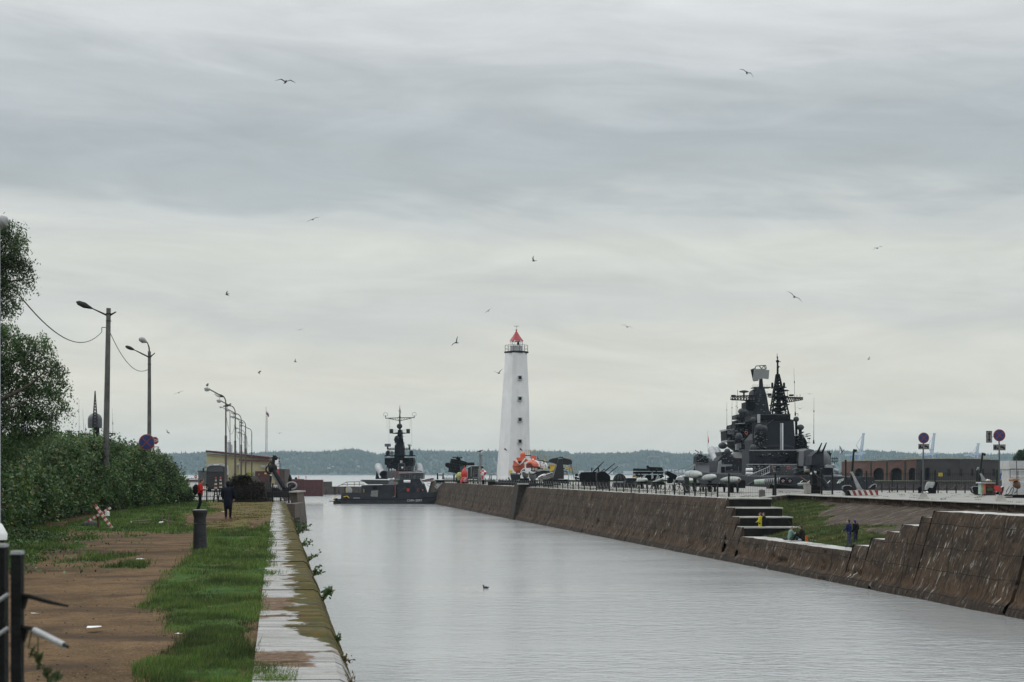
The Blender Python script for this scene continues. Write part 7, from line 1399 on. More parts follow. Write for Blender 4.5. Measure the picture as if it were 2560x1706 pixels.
# dome and box exhibits
Y = 204; t = thing('ribbed_dome', 'squat dark blue ribbed dome on a grey base between turret and torpedoes', 'dome', on(1549, Y)); S = Sh(t, R8); mb = MB(); c = R8(878, 600, Y); r_ = R8.m(92, Y); mb.ball(c, (r_, r_, r_), 20, 14, None, -.1); dm_ = mb.build('dome', EXG, t); mb = MB()
for a in range(0, 180, 36): 
    a_ = math.radians(a+12); pts = [(c[0]+r_*1.02*math.cos(a_)*math.cos(q), c[1]+r_*1.02*math.sin(a_)*math.cos(q), c[2]+r_*1.02*math.sin(q)) for q in [math.pi*i/10 for i in range(11)]]; mb.path(pts, .09, 5)
mb.build('ribs', EXD, dm_); S.block('base', [(790, 700), (795, 625), (955, 625), (965, 700)], Y-1, 2.4, EXG)
Y = 198; t = thing('rounded_tank', 'low rounded grey tank with a raised oval lid right of the ribbed dome', 'tank', on(1577, Y)); S = Sh(t, R8); S.block('body', [(950, 705), (962, 620), (975, 595), (1125, 595), (1140, 640), (1140, 705)], Y, 2, EXG); S.drum('lid', 985, 580, 1110, 580, 20, Y+.4, EXG); S.ball('lid_end', 985, 580, 20, Y+.4, EXG); S.ball('lid_end', 1110, 580, 20, Y+.4, EXG)
# missiles and torpedoes
def missile(name, label, R, tail, nose, r_, Y, dY, m1, nose_m=None, fins=(), stand=True, wheels=True, band=True, cat='missile', prof=None):
    a, b_ = Vector(R(*tail, Y+dY)), Vector(R(*nose, Y)); t = thing(name, label, cat, ((a.x+b_.x)/2, (a.y+b_.y)/2, ZR), 'missiles and torpedoes shown on the quay'); k = R.m(1, Y); r_ = r_*k
    mb = MB(); mb.lathe(a, b_, prof(r_) if prof else [(0, r_*.35), (.08, r_*.6), (.3, r_*.97), (.55, r_), (.8, r_*.93), (.9, r_*.75), (.96, r_*.5), (1, r_*.1)], 20); bd = mb.build('body', m1, t)
    if nose_m: mb = MB(); d = (b_-a).normalized(); mb.ball(b_-d*r_*.62, r_*.72, 14, 10); mb.build('nose_cap', nose_m, bd)
    if band: mb = MB(); q = a.lerp(b_, .5); d = (b_-a).normalized(); mb.tube(q-d*.05, q+d*.05, r_*1.02, n=20); mb.build('joint_band', EXG, bd)
    for f in fins: mb = MB(); mb.prism([R(x, y, Y+dY*.7) for x, y in f], (.02, .08, 0)); mb.build('fin', m1, t, None)
    q = a.lerp(b_, .6)
    if stand:
        mb = MB(); mb.box((q.x, q.y, (ZR+q.z-r_*.6)/2), (.35, .6, max(.1, q.z-r_*.6-ZR))); mb.build('stand', EXG, t, None)
    if wheels:
        for s_ in (-1, 1):
            for u_ in (.35, .75):
                p = a.lerp(b_, u_); mb = MB(); mb.tube((p.x+s_*r_*.9-.06, p.y, ZR+.5), (p.x+s_*r_*.9+.06, p.y, ZR+.5), .5, n=18); w_ = mb.build('wheel', SOOT, t); mb = MB(); mb.tube((p.x+s_*r_*.9-.08, p.y, ZR+.5), (p.x+s_*r_*.9+.08, p.y, ZR+.5), .17, n=12); mb.build('hub', RUST, w_)
        mb = MB(); mb.box(((a.x+b_.x)/2, (a.y+b_.y)/2, ZR+.75), (1.5, abs(dY)+1, .4)); mb.build('carriage', EXD, t, None)
    return t
missile('missile', 'pale green nosed missile with swept fin, leftmost of the pale missiles', R8, (1110, 640), (1278, 590), 46, 186, 5, EXL, None, [[(1200, 560), (1250, 505), (1275, 505), (1240, 560)], [(1100, 665), (1140, 610), (1160, 620), (1115, 668)]], wheels=True)
missile('missile', 'slim pale missile with two upright tail fins, second of the pale missiles', R8, (1300, 660), (1520, 575), 24, 180, 6, EXL, None, [[(1345, 580), (1345, 485), (1365, 480), (1375, 560)], [(1400, 595), (1430, 520), (1452, 515), (1425, 590)], [(1430, 590), (1455, 535), (1470, 540), (1460, 585)], [(1340, 720), (1380, 650), (1395, 660), (1350, 725)]], wheels=True)
missile('missile', 'short white pod with a tail fin standing low between missile and grey post', R8, (1620, 660), (1715, 652), 18, 165, 2, EXL, None, [[(1640, 650), (1655, 620), (1668, 618), (1668, 650)]], wheels=False)
missile('winged_missile', 'large pale grey winged missile behind the tall grey post', R2, (-30, 500), (190, 515), 58, 158, 9, EXL, None, [[(60, 560), (140, 620), (160, 610), (90, 560)]], prof=lambda r: [(0, r*.4), (.12, r*.8), (.35, r), (.7, r), (.9, r*.8), (.97, r*.5), (1, r*.15)])
missile('winged_missile', 'pale grey winged missile with rounded nose, middle of the three big ones', R2, (200, 570), (400, 545), 52, 152, 8, EXL, None, [[(180, 575), (250, 560), (250, 575)], [(115, 640), (160, 615), (165, 625), (120, 648)]], prof=lambda r: [(0, r*.35), (.1, r*.65), (.4, r), (.75, r), (.9, r*.85), (.97, r*.55), (1, r*.2)])
missile('winged_missile', 'pale grey winged missile with red nose disc, rightmost of the three big ones', R2, (490, 590), (752, 590), 52, 148, 8, EXL, mat('nose_red', (.25, .02, .02), .5), [[(410, 670), (460, 630), (470, 640), (415, 672)], [(745, 620), (785, 585), (790, 592), (750, 625)], [(500, 620), (600, 570), (640, 570), (560, 630)]], prof=lambda r: [(0, r*.3), (.12, r*.6), (.4, r), (.75, r), (.92, r*.88), (.98, r*.7), (1, r*.5)])
mb = MB(); Y = 146; mb.sil(R2, [(732, 710), (738, 640), (790, 590), (845, 600), (845, 712)], Y, 1.2); solo('dark_wedge', mb, EXD, 'black wedge shaped ramp right of the red nosed missile', 'ramp', smooth=None)
Y = 158; t = thing('grey_post', 'flat topped dark grey square post in front of the missiles', 'post', on(1718, Y)); mb = MB(); mb.sil(R8, [(1832, 790), (1836, 545), (1900, 548), (1905, 790)], 138, .8); mb.build('shaft', EXG, t, None); mb = MB(); mb.sil(R8, [(1815, 548), (1820, 535), (1905, 540), (1902, 552)], 137.9, 1); mb.build('cap', GREY, t, None)
# rocket launchers
Y = 196; t = thing('tube_launcher', 'stacked horizontal black torpedo tubes on a frame behind the pale missiles', 'launcher', on(1620, Y)); S = Sh(t, R8)
for y, dy in ((440, 0), (483, .6), (530, 1.2)): S.drum('tube', 1075, y, 1515, y+2, 17, Y+dy, EXD)
S.drum('tube', 1290, 410, 1505, 418, 14, Y+1, EXD); S.clutter('gear', 1080, 425, 1510, 540, Y-.2, EXD, 40, 10, 34, 1); S.block('mount', [(1290, 440), (1280, 385), (1300, 375), (1330, 440)], Y, 1, EXD); S.block('frame', [(1200, 600), (1230, 540), (1500, 540), (1515, 600)], Y+.4, 2, EXD)
S.block('yellow_step', [(1065, 555), (1080, 505), (1150, 550)], Y-.5, .5, DYEL); S.clutter('step_parts', 1070, 510, 1200, 580, Y-.4, EXG, 14, 10, 30, .6)
for x in (1090, 1150, 1300, 1420): S.drum('band', x, 438, x+12, 438, 20, Y, EXG)
Y = 178; t = thing('rocket_mortar', 'black rocket mortar with a blunt tilted barrel box', 'mortar', on(1684, Y)); S = Sh(t, R8); S.block('barrel_box', [(1558, 500), (1575, 460), (1600, 462), (1725, 525), (1700, 590), (1640, 560)], Y, 1.6, EXD); S.block('mount', [(1590, 640), (1595, 560), (1640, 545), (1665, 560), (1670, 640)], Y+.2, 1.4, EXD); S.lines('rail', [[(1555, 640), (1550, 460)], [(1500, 600), (1500, 590), (1820, 595), (1820, 640)], [(1640, 620), (1640, 490)], [(1660, 620), (1660, 495)]], 3, Y-1, EXD); S.clutter('gear', 1680, 590, 1820, 690, Y-4, EXD, 22, 12, 34, .7)
t = thing('pale_roof_boat', 'pale covered boat shape behind the black rocket mortar', 'boat', on(1700, 200)); Y = 200; S = Sh(t, R8); S.block('cover', [(1690, 600), (1740, 550), (1880, 545), (1890, 600)], Y, 2, LG); S.rect('hull', 1690, 600, 1890, 640, Y+.2, 2, GREY)
# torpedo tube with star caps
Y = 172; t = thing('torpedo_tube', 'long ribbed grey torpedo tube pair with round black caps bearing stars', 'torpedo tube', on(1950, Y)); S = Sh(t, R2)
a, b_ = Vector(R2(980, 620, Y)), Vector(R2(1390, 600, Y-1.2)); k = R2.m(1, Y)
for i, (s0, s1, r0, r1, m_) in enumerate(((0, .38, 34, 38, mat('torpedo_pale_green', (.34, .42, .36), .5)), (.38, .95, 38, 46, EXG))): mb = MB(); mb.tube(a.lerp(b_, s0), a.lerp(b_, s1), r0*k, r1*k, 18); tb = mb.build('tube', m_, t)
mb = MB()
for i in range(9): q = a.lerp(b_, .36+i*.068); d = (b_-a).normalized(); mb.tube(q-d*.05, q+d*.05, (41+i*.9)*k, n=18)
mb.build('ribs', LG, tb)
STARW = mat('star_white', (.6, .6, .6), .6, .1, 9, bump=0)
for x, y, r_ in ((1398, 605, 52), (1500, 605, 46)):
    c = R2(x, y, Y-1.6); mb = MB(); mb.tube(c, (c[0]-.1, c[1]+1.2, c[2]), r_*k, n=24); o = mb.build('cap', EXD, t); mb = MB(); mb.ring((c[0], c[1], c[2]), r_*k*.95, .05, 'Y', 24, 6); mb.build('rim', EXG, o)
    for rr_, m_, yo in ((.55, STARW, .03), (.38, RED, .05), (.22, BLUE, .07)):
        mb = MB(); pts = []
        for i in range(10): an_ = math.pi/2+i*math.pi/5; q = r_*k*rr_*(1 if i % 2 == 0 else .42); pts.append((c[0]+q*math.cos(an_), c[1]-yo, c[2]+q*math.sin(an_)))
        mb.prism(pts, (0, .03, 0)); mb.build('star', m_, o, None)
S.block('tail_gear', [(880, 660), (930, 625), (975, 600), (975, 650), (930, 665)], Y, .6, EXG); S.block('cradle', [(1190, 720), (1215, 655), (1300, 655), (1640, 700), (1640, 722)], Y-.5, 2, EXD)
# green mines, mortar, hung fins (around px 1990-2050)
Y = 150
t = thing('green_torpedo', 'short pale green torpedo with white bars on a rough stone block', 'torpedo', on(2005, Y), 'missiles and torpedoes shown on the quay'); S = Sh(t, RA); S.drum('body', 160, 600, 320, 590, 34, Y, mat('mine_green', (.36, .44, .38), .5), 30); S.ball('tail', 160, 600, 34, Y, EXL, (.8, 1, 1)); S.lines('white_bar', [[(200, 555), (262, 505)], [(385, 555), (450, 500)]], 8, Y-.6, WHITE); S.lines('rusty_rod', [[(200, 410), (385, 535)]], 9, Y+.5, mat('rod_rust', (.24, .15, .10), .8))
mb = MB(); mb.sil(RA, [(370, 820), (340, 610), (330, 575), (430, 560), (470, 650), (470, 820)], 141, 1.4); solo('rough_stone_block', mb, CONC, 'pale pitted stone block beside the black mortar', 'stone', smooth=None)
Y = 143; t = thing('mortar_on_stand', 'thick slanting grey mortar barrel on a black stand in the middle of the quay', 'mortar', on(2035, Y)); S = Sh(t, RA); S.block('stand', [(365, 830), (470, 690), (500, 560), (500, 350), (600, 340), (620, 640), (700, 660), (700, 800), (690, 830)], Y, 1.2, EXD); S.drum('barrel', 640, 330, 860, 690, 95, Y+2, EXG, 66); S.ball('muzzle_cap', 640, 300, 62, Y+1.4, EXD); S.drum('pale_cap', 540, 300, 590, 320, 32, Y, LG); S.ball('white_knob', 470, 338, 24, Y, WHITE); S.lines('side_bar', [[(560, 340), (680, 450)], [(760, 440), (870, 570)], [(690, 440), (720, 410)]], 7, Y-.3, GREY); S.lines('white_bar', [[(865, 575), (935, 508)]], 9, Y-.4, WHITE); S.block('round_top', [(490, 360), (510, 270), (540, 300), (590, 350), (590, 480), (500, 500)], Y-.1, 1.4, EXD); S.block('tub', [(520, 640), (600, 665), (700, 655), (690, 690), (540, 690)], Y-.2, 1.6, EXD)
Y = 160; t = thing('finned_mines', 'cluster of pale green finned depth charges behind the dark anchor stock', 'depth charges', on(2103, Y)); S = Sh(t, RA); GM = mat('charge_green', (.33, .41, .36), .5)
for i in range(5): S.drum('charge', 1110+i*28, 575-i*14, 1170+i*26, 490-i*8, 14, Y+i*.2, GM)
S.lines('fin', [[(1160, 575), (1200, 530)], [(1220, 520), (1260, 490)], [(1110, 580), (1150, 530)]], 5, Y-.5, WHITE); S.clutter('rack', 1260, 400, 1420, 640, Y+1, EXG, 20, 14, 44, .8); S.clutter('rack', 1220, 560, 1520, 730, Y+1, EXD, 26, 14, 50, .8)
# the two anchors on the right
def anchor(label, px, Y, R, stock, shank, fl, fr_, base=None):
    t = thing('anchor', label, 'anchor', on(px, Y), 'old anchors shown on the quays'); S = Sh(t, R); k = R.m(1, Y)
    mb = MB(); (x0, y0), (x1, y1), (x2, y2) = stock; mb.tube(R(x0, y0, Y), R(x1, y1, Y), 17*k, 11*k, 10); mb.tube(R(x1, y1, Y), R(x2, y2, Y), 11*k, 11*k, 10); mb.ball(R(x2, y2, Y-.1), 17*k, 12, 9); mb.ball(R(x1, y1, Y), 12*k, 10, 8); mb.build('stock', BLACK, t)
    mb = MB(); (x0, y0), (x1, y1) = shank; w0, w1 = 9, 28; mb.prism([R(x0-w0, y0, Y-.2), R(x0+w0, y0-6, Y-.2), R(x1+w1, y1, Y-.2), R(x1-w1, y1, Y-.2)], (0, .3, 0)); mb.build('shank', ANG, t, None)
    for f in (fl, fr_):
        mb = MB(); mb.prism([R(x, y, Y-.3) for x, y in f], (0, .7, 0)); o = mb.build('fluke', BLACK, t, None); mb = MB(); mb.path([R(x, y, Y-.33) for x, y in f[1:-1]], 5*k, 6); mb.build('worn_edge', ANG, o)
    return t, S
Y = 131
t, S = anchor('black and grey anchor standing on a red and white striped block', 2150, Y, R3, ((238, 700), (268, 320), (290, 328)), ((240, 590), (345, 805)), [(185, 860), (130, 800), (132, 770), (165, 755), (220, 755), (240, 770), (242, 830)], [(460, 810), (462, 785), (490, 755), (530, 738), (545, 750), (540, 775), (510, 810)])
S.block('crown', [(320, 815), (335, 795), (370, 798), (400, 812)], Y-.5, .8, ANG); S.block('arm_web', [(175, 850), (240, 780), (300, 815), (220, 880)], Y, .4, BLACK)
mb = MB(); n = 11; x0, x1 = 190, 566
for i in range(n):
    a0, a1 = x0+(x1-x0)*i/n, x0+(x1-x0)*(i+1)/n; sk = 14
    mb.cur = 1 if i == 0 else (2 if i % 2 == 0 else 0)
    mb.prism([R3(a0+(sk if 0 < i else 0), 880-i*.6, Y-1.2), R3(a1+(sk if i < n-1 else 0), 880-i*.6, Y-1.2), R3(a1-(sk if i < n-1 else 0), 818-i*.6, Y-1.2), R3(a0-(sk if 0 < i else 0), 818-i*.6, Y-1.2)], (0, .9, 0))
mb.build('striped_block', [mat('block_white', (.50, .50, .48), .7), EXD, mat('block_red', (.20, .035, .03), .7)], t, None)
Y = 135
t, S = anchor('second black and grey anchor with slanting shank behind the red market cart', 2448, Y, R3, ((1795, 760), (1845, 365), (1870, 375)), ((1822, 610), (1870, 700)), [(1800, 880), (1730, 840), (1712, 790), (1730, 768), (1790, 768), (1822, 790), (1822, 870)], [(2050, 860), (2060, 790), (2085, 765), (2110, 775), (2100, 830), (2080, 870)])
S.lines('ring', [[(1775, 565), (1785, 535), (1800, 535), (1800, 560)]], 5, Y, LG); S.drum('side_post', 1772, 760, 1772, 580, 5, Y+1, BLACK)
# market cart and red seat
Y = 132; t = thing('market_cart', 'colourful striped souvenir cart with dark wheel arch right of the second anchor', 'cart', on(2470, Y)); S = Sh(t, RX)
for i, (x0, x1, m_) in enumerate(((185, 240, mat('cart_mint', (.30, .42, .36), .6)), (240, 300, mat('cart_olive', (.25, .24, .11), .6)), (300, 378, mat('cart_coral', (.50, .14, .09), .6)))): S.rect('side_stripe', x0, 760, x1, 1190, Y, .7, m_)
S.block('canopy', [(175, 765), (200, 715), (380, 720), (770, 735), (765, 765), (380, 775)], Y-.3, 1.4, LG); S.block('counter', [(380, 1240), (380, 780), (760, 780), (740, 1240)], Y+.1, 1.1, mat('cart_dark', (.03, .03, .03), .7)); S.block('arch', [(405, 1060), (430, 950), (500, 910), (620, 920), (690, 1060)], Y-.05, .3, mat('cart_green_dark', (.05, .07, .03), .7)); S.lines('edge', [[(380, 880), (760, 870)], [(390, 800), (750, 800)]], 14, Y-.1, mat('cart_red_trim', (.30, .08, .06), .6)); S.block('goods', [(440, 690), (460, 610), (540, 620), (620, 640), (640, 700)], Y+.2, .6, DYEL); S.block('white_cover', [(440, 655), (470, 600), (550, 620), (550, 660)], Y+.1, .3, WHITE)
t = thing('red_chair', 'bright red chair beside the souvenir cart behind the signpost', 'chair', on(2498, 131)); S = Sh(t, RX); Y = 131; S.block('backrest', [(715, 960), (740, 860), (930, 850), (1000, 900), (1020, 1050), (780, 1070)], Y, .12, RED); S.rect('seat', 770, 1060, 1010, 1090, Y-.4, .5, mat('chair_seat_red', (.4, .03, .03), .5))
for x in (760, 1020): S.lines('leg', [[(x, 1060), (x-5, 1240)]], 14, Y, RED)
S.block('white_flap', [(980, 930), (1000, 880), (1075, 865), (1060, 900)], Y-.2, .1, WHITE); S.block('black_bag', [(790, 1200), (800, 1120), (930, 1110), (940, 1210)], Y-.1, .4, EXD)
# blurred brown saddle chair
t = thing('saddle_ride', 'brown leather saddle seat on curved iron legs at the right edge', 'ride', on(2535, 121)); S = Sh(t, RX); Y = 121; BR = mat('saddle_leather', (.13, .065, .04), .6); BR2 = mat('saddle_tan', (.30, .14, .06), .6)
S.ball('body', 1590, 800, 150, Y, BR, (1.0, .8, 1.05)); S.ball('hind', 1660, 880, 100, Y+.1, mat('saddle_dark', (.06, .03, .03), .7), (.9, .7, 1)); S.block('tan_top', [(1425, 640), (1440, 590), (1580, 580), (1690, 600), (1720, 650), (1560, 660), (1450, 690)], Y-.5, .9, BR2)
for q in ([(1470, 900), (1400, 960), (1330, 1090), (1240, 1220)], [(1480, 930), (1450, 1080), (1390, 1230)], [(1600, 930), (1620, 1000), (1590, 1080), (1500, 1160)], [(1320, 880), (1200, 1060), (1180, 1130)]): S.lines('leg', [q], 12, Y-.2, EXD)
S.lines('pale_edge', [[(1470, 760), (1400, 900), (1330, 1040)]], 12, Y-.4, LG); S.block('hoof', [(1190, 1230), (1200, 1180), (1260, 1190), (1250, 1240)], Y-.2, .3, EXD); S.block('hoof', [(1360, 1250), (1370, 1190), (1430, 1190), (1410, 1250)], Y-.2, .3, EXD)
t = thing('low_plinth', 'low dark planted kerb under the white panels', 'plinth', on(2545, 118)); mb = MB(); Y = 118; mb.sil(RX, [(1410, 1330), (1430, 1240), (1560, 1215), (2100, 1220), (2100, 1350)], Y, 2); mb.build('body', EXD, t, None); mb = MB(); mb.sil(RX, [(1150, 1300), (1160, 1270), (1440, 1280), (1430, 1310)], Y-.4, 1.2); mb.build('slab', CONC, t, None)
# white kiosk panels
Y = 140; t = thing('kiosk', 'tall white panelled kiosk cut off by the right edge', 'kiosk', on(2548, Y)); S = Sh(t, RX); KW = mat('kiosk_panel', (.42, .43, .43), .5, .15, 2)
S.block('wall', [(1340, 1260), (1340, 215), (2300, 215), (2300, 1260)], Y, 2.4, KW); S.block('fascia', [(1300, 205), (1300, -120), (2300, -120), (2300, 205)], Y-.1, 2.8, KW); S.lines('frame', [[(1325, 205), (2300, 205)], [(1335, 205), (1335, 560)], [(1650, 205), (1650, 560)]], 14, Y-.15, GREY)
S.lines('hook_row', [[(1370+i*42, 280), (1400+i*42, 240)] for i in range(18)]+[[(1370+i*42, 500), (1400+i*42, 460)] for i in range(18)]+[[(1700+i*42, 730), (1730+i*42, 690)] for i in range(12)], 7, Y-.2, WHITE)
t = thing('thin_post', 'thin grey post standing before the white kiosk', 'post', on(2541.5, 128)); S = Sh(t, RX); S.drum('shaft', 1605, 600, 1585, -200, 17, 128, GREY); S.drum('foot', 1612, 1250, 1605, 590, 20, 128, GREY)
# signposts with concrete feet
def sign_post(px, pybase, ytop, label, R, disc_c, disc_r, plate, arrow=None):
    Y = gY(pybase); t = thing('road_sign', label, 'road sign', on(px, Y), 'no stopping signposts on the quay road'); k = Y/F; x0 = W(px, Y)
    mb = MB(); hb = 14*k; w_ = 14.5*k; mb.add([(x0-w_, Y-w_*.7, ZR), (x0+w_, Y-w_*.7, ZR), (x0+w_, Y+w_*.7, ZR), (x0-w_, Y+w_*.7, ZR), (x0-w_*.5, Y-w_*.35, ZR+hb), (x0+w_*.42, Y-w_*.35, ZR+hb), (x0+w_*.42, Y+w_*.35, ZR+hb), (x0-w_*.5, Y+w_*.35, ZR+hb)], [(0, 1, 2, 3), (4, 5, 6, 7), (0, 1, 5, 4), (1, 2, 6, 5), (2, 3, 7, 6), (3, 0, 4, 7)]); mb.build('foot', CONC, t, None)
    c = R(*disc_c, Y-.06); mb = MB(); mb.tube((x0-.02, Y, ZR+hb*.6), (c[0], Y, c[2]), 1.7*k, n=10); mb.build('post', GREY, t); no_stopping(t, c, R.m(disc_r, Y))
    (xa, ya, xb, yb) = plate; a, b_ = R(xa, ya, Y-.06), R(xb, yb, Y-.06); cx0, cz0 = (a[0]+b_[0])/2, (a[2]+b_[2])/2; pw, ph = b_[0]-a[0], a[2]-b_[2]
    def plate_(cx0, cz0, pw, ph):
        mb = MB(); mb.box((cx0, Y-.06, cz0), (pw, .03, ph)); o = mb.build('plate', BLACK, t, None); mb = MB(); mb.box((cx0, Y-.078, cz0), (pw*.94, .012, ph*.9)); o2 = mb.build('plate_face', mat('plate_face_grey', (.16, .16, .155), .5), o, None); return o
    o = plate_(cx0, cz0, pw, ph); f = lambda u_, v_: (cx0+u_*pw, Y-.088, cz0+v_*ph); mb = MB()   # lorry towing a car
    mb.prism([f(-.45, -.22), f(-.45, .05), f(-.36, .32), f(-.26, .32), f(-.24, -.22)], (0, -.01, 0)); mb.prism([f(-.24, -.22), f(-.24, -.05), f(-.08, -.05), f(-.08, -.22)], (0, -.01, 0)); mb.prism([f(-.2, -.06), f(-.16, -.05), f(.06, .34), f(.02, .36)], (0, -.01, 0))
    mb.prism([f(.04, .06), f(.08, .22), f(.18, .28), f(.3, .18), f(.44, -.04), f(.43, -.22), f(.33, -.24)], (0, -.01, 0))
    for u_ in (-.36, -.14): mb.tube(f(u_, -.24), (f(u_, -.24)[0], Y-.1, f(u_, -.24)[2]), ph*.12, n=12)
    for u_, v_ in ((.12, -.02), (.36, -.24)): mb.tube(f(u_, v_), (f(u_, v_)[0], Y-.1, f(u_, v_)[2]), ph*.11, n=12)
    mb.build('tow_symbol', SOOT, o, None)
    if arrow:
        (xa, ya, xb, yb) = arrow; a, b_ = R(xa, ya, Y-.06), R(xb, yb, Y-.06); cx0, cz0 = (a[0]+b_[0])/2, (a[2]+b_[2])/2; pw, ph = b_[0]-a[0], a[2]-b_[2]; o = plate_(cx0, cz0, pw, ph); f = lambda u_, v_: (cx0+u_*pw, Y-.088, cz0+v_*ph); mb = MB()
        mb.prism([f(0, .42), f(.28, .2), f(.09, .2), f(.09, -.2), f(.28, -.2), f(0, -.42), f(-.28, -.2), f(-.09, -.2), f(-.09, .2), f(-.28, .2)], (0, -.01, 0)); mb.build('arrow_symbol', SOOT, o, None); mb = MB(); mb.tube((a[0], Y, cz0), (c[0], Y, cz0), .02); mb.build('bracket', GREY, o)
sign_post(2307, 1248, 1082, 'round no stopping sign with a tow plate on the post, left of the two', RS, (168, 308), 116, (53, 438, 286, 555))
sign_post(2500, 1253, 1074, 'round no stopping sign with tow plate and side arrow plate, right of the two', RS, (1815, 250), 129, (1685, 450, 1950, 577), (1528, 155, 1657, 410))
# bench
Y = 141; t = thing('bench', 'black cast iron bench with pale slatted backrest between the fence posts', 'bench', on(2322, Y)); S = Sh(t, R3)
S.block('backrest', [(1140, 825), (1145, 770), (1165, 720), (1185, 708), (1258, 712), (1256, 765), (1215, 800)], Y, .15, mat('bench_slats', (.40, .42, .42), .6))
S.block('side_frame', [(1170, 855), (1175, 800), (1200, 780), (1240, 790), (1275, 715), (1300, 712), (1280, 780), (1275, 855)], Y-.4, .15, EXD); S.block('side_frame', [(1055, 850), (1062, 830), (1052, 790), (1075, 772), (1095, 780), (1100, 850)], Y-.2, .15, EXD); S.rect('seat', 1085, 812, 1180, 828, Y-.35, .5, EXD); S.ball('white_bag', 1165, 838, 14, Y-.5, WHITE)
# bollards and blocks on the quay
for px, pyb, pyt, w_, m_, nm, lb in ((1905, 1243, 1225.5, 14, mat('grey_block', (.10, .095, .09), .8), 'concrete_bollard', 'short squared grey block with a pale top behind the wire fence'), (1936, 1240, 1212, 11, EXD, 'mooring_post', 'black round topped mooring post behind the wire fence')):
    Y = gY(pyb); k = Y/F; t = thing(nm, lb, 'bollard', on(px, Y)); zt = at(0, pyt, Y)[2]; mb = MB()
    if w_ == 14: mb.add([(W(px, Y)+sx*w_*k/2*f, Y+sy*w_*k/2*f, z) for z, f in ((ZR, 1.05), (zt, .95)) for sx, sy in ((-1, -1), (1, -1), (1, 1), (-1, 1))], [(3, 2, 1, 0), (4, 5, 6, 7), (0, 1, 5, 4), (1, 2, 6, 5), (2, 3, 7, 6), (3, 0, 4, 7)]); mb.build('body', m_, t, None)
    else: mb.lathe(on(px, Y), (W(px, Y), Y, zt), [(0, w_*k*.5), (.75, w_*k*.45), (.8, w_*k*.7), (.95, w_*k*.8), (1, w_*k*.4)], 16); mb.build('body', m_, t)
    mb = MB(); mb.box((W(px-1, Y), Y, zt+.04), (w_*k*.4, w_*k*.4, .08)); mb.build('top_stone', LG, t, None)

# ------------------------------------------------------------------ fences of the right quay
CHAIN = mat('chain_iron', (.05, .048, .045), .6, .4, 8)
t = thing('chain_fence', 'black posts hung with chains along the edge of the right quay wall', 'fence', (cx_(38, 150), 150, ZR)); Yp = [122.2]
while Yp[-1] < 318: Yp.append(Yp[-1]+3.3)
fu = lambda Y: (cx_(37.95, Y), Y, ZR)
pm = MB(); pm.box((0, 0, .5), (.13, .13, 1.0)); pm.lathe((0, 0, 1.0), (0, 0, 1.16), [(0, .075), (.5, .06), (1, .01)], 8); pme = pm.mesh('fence_post', BLACK, (0, 0, 0), .6)
for i, Y in enumerate(Yp):
    o = bpy.data.objects.new('post', pme); sc.collection.objects.link(o); o.parent = t; o.location = Vector(fu(Y))-Vector(ORG[t.name])
for i in range(len(Yp)-1):
    a, b_ = Vector(fu(Yp[i]))+Vector((0, 0, .95)), Vector(fu(Yp[i+1]))+Vector((0, 0, .95)); mb = MB()
    for h_ in (0, 1):
        aa, bb = a.lerp(b_, h_*.5), a.lerp(b_, h_*.5+.5); pts = []
        for j in range(9): t_ = j/8; p = aa.lerp(bb, t_); p.z -= .55*4*t_*(1-t_); pts.append(p)
        mb.path(pts, .035, 5)
    mb.build('chain', CHAIN, t)
for i in range(len(Yp)-1):
    a, b_ = Vector(fu(Yp[i])), Vector(fu(Yp[i+1])); mb = MB()
    if i < 70:
        mb.tube(a+Vector((0, 0, .28)), b_+Vector((0, 0, .28)), .022, n=4); mb.tube(a+Vector((0, 0, .95)), b_+Vector((0, 0, .95)), .015, n=4)
        for f in (.5,): q = a.lerp(b_, f); mb.tube(q, q+Vector((0, 0, .95)), .022, n=4)
    mb.build('rail', BLACK, t)
# tall wire mesh fence in front, and the one along the basin
def mesh_fence(label, posts, hz, top, bottom, Ys, step=.35, r_=.012, vr=True, name='wire_fence'):
    t = thing(name, label, 'fence', on(posts[0][0], posts[0][1]))
    for px, Y, pt, w_ in posts: mb = MB(); zt = at(0, pt, Y)[2]; mb.box((W(px, Y), Y, (ZR+zt)/2), (w_, w_, zt-ZR)); mb.build('post', BLACK, t, None)
    for i in range(len(posts)-1):
        (p0, Y0, *_), (p1, Y1, *_) = posts[i], posts[i+1]; a, b_ = Vector(on(p0, Y0)), Vector(on(p1, Y1)); L_ = (b_-a).length; n = max(2, int(L_/step)); mb = MB()
        for j in range(1, n): q = a.lerp(b_, j/n); mb.tube(q+Vector((0, 0, .1)), q+Vector((0, 0, top)), r_, n=3)
        for z in hz: mb.tube(a+Vector((0, 0, z)), b_+Vector((0, 0, z)), r_*1.6, n=3)
        mb.build('panel', BLACK, t)
mesh_fence('tall thin wire fence with black posts where the quay meets the grass bank', [(1822, 123.5, 1184, .16), (1938, 127, 1184, .16), (2054, 139, 1172, .15), (2081, 137, 1182, .15)], (.35, 1.0, 1.9), 2.0, 0, 0, .22, .008)
mesh_fence('long tall fence of thin bars with black posts along the warship basin', [(2114, 159.5, 1150, .17), (2166, 159.5, 1178, .17), (2230, 159.5, 1180, .13), (2303, 159.5, 1176, .2), (2337, 159.5, 1176, .2), (2443, 159.5, 1178, .17), (2492, 159.5, 1175, .17), (2620, 159.5, 1176, .17)], (.3, 1.85, 2.0), 2.15, 0, 0, .24, .011)
mb = MB(); Y = 159.2; c = R3(1330, 622, Y); mb.box(c, (R3.m(48, Y), .04, R3.m(42, Y))); o = solo('warning_notice', mb, mat('notice_yellow', (.52, .42, .02), .6, .05, 9, bump=0), 'small yellow notice hung on the basin fence in front of the fort', 'notice', smooth=None)
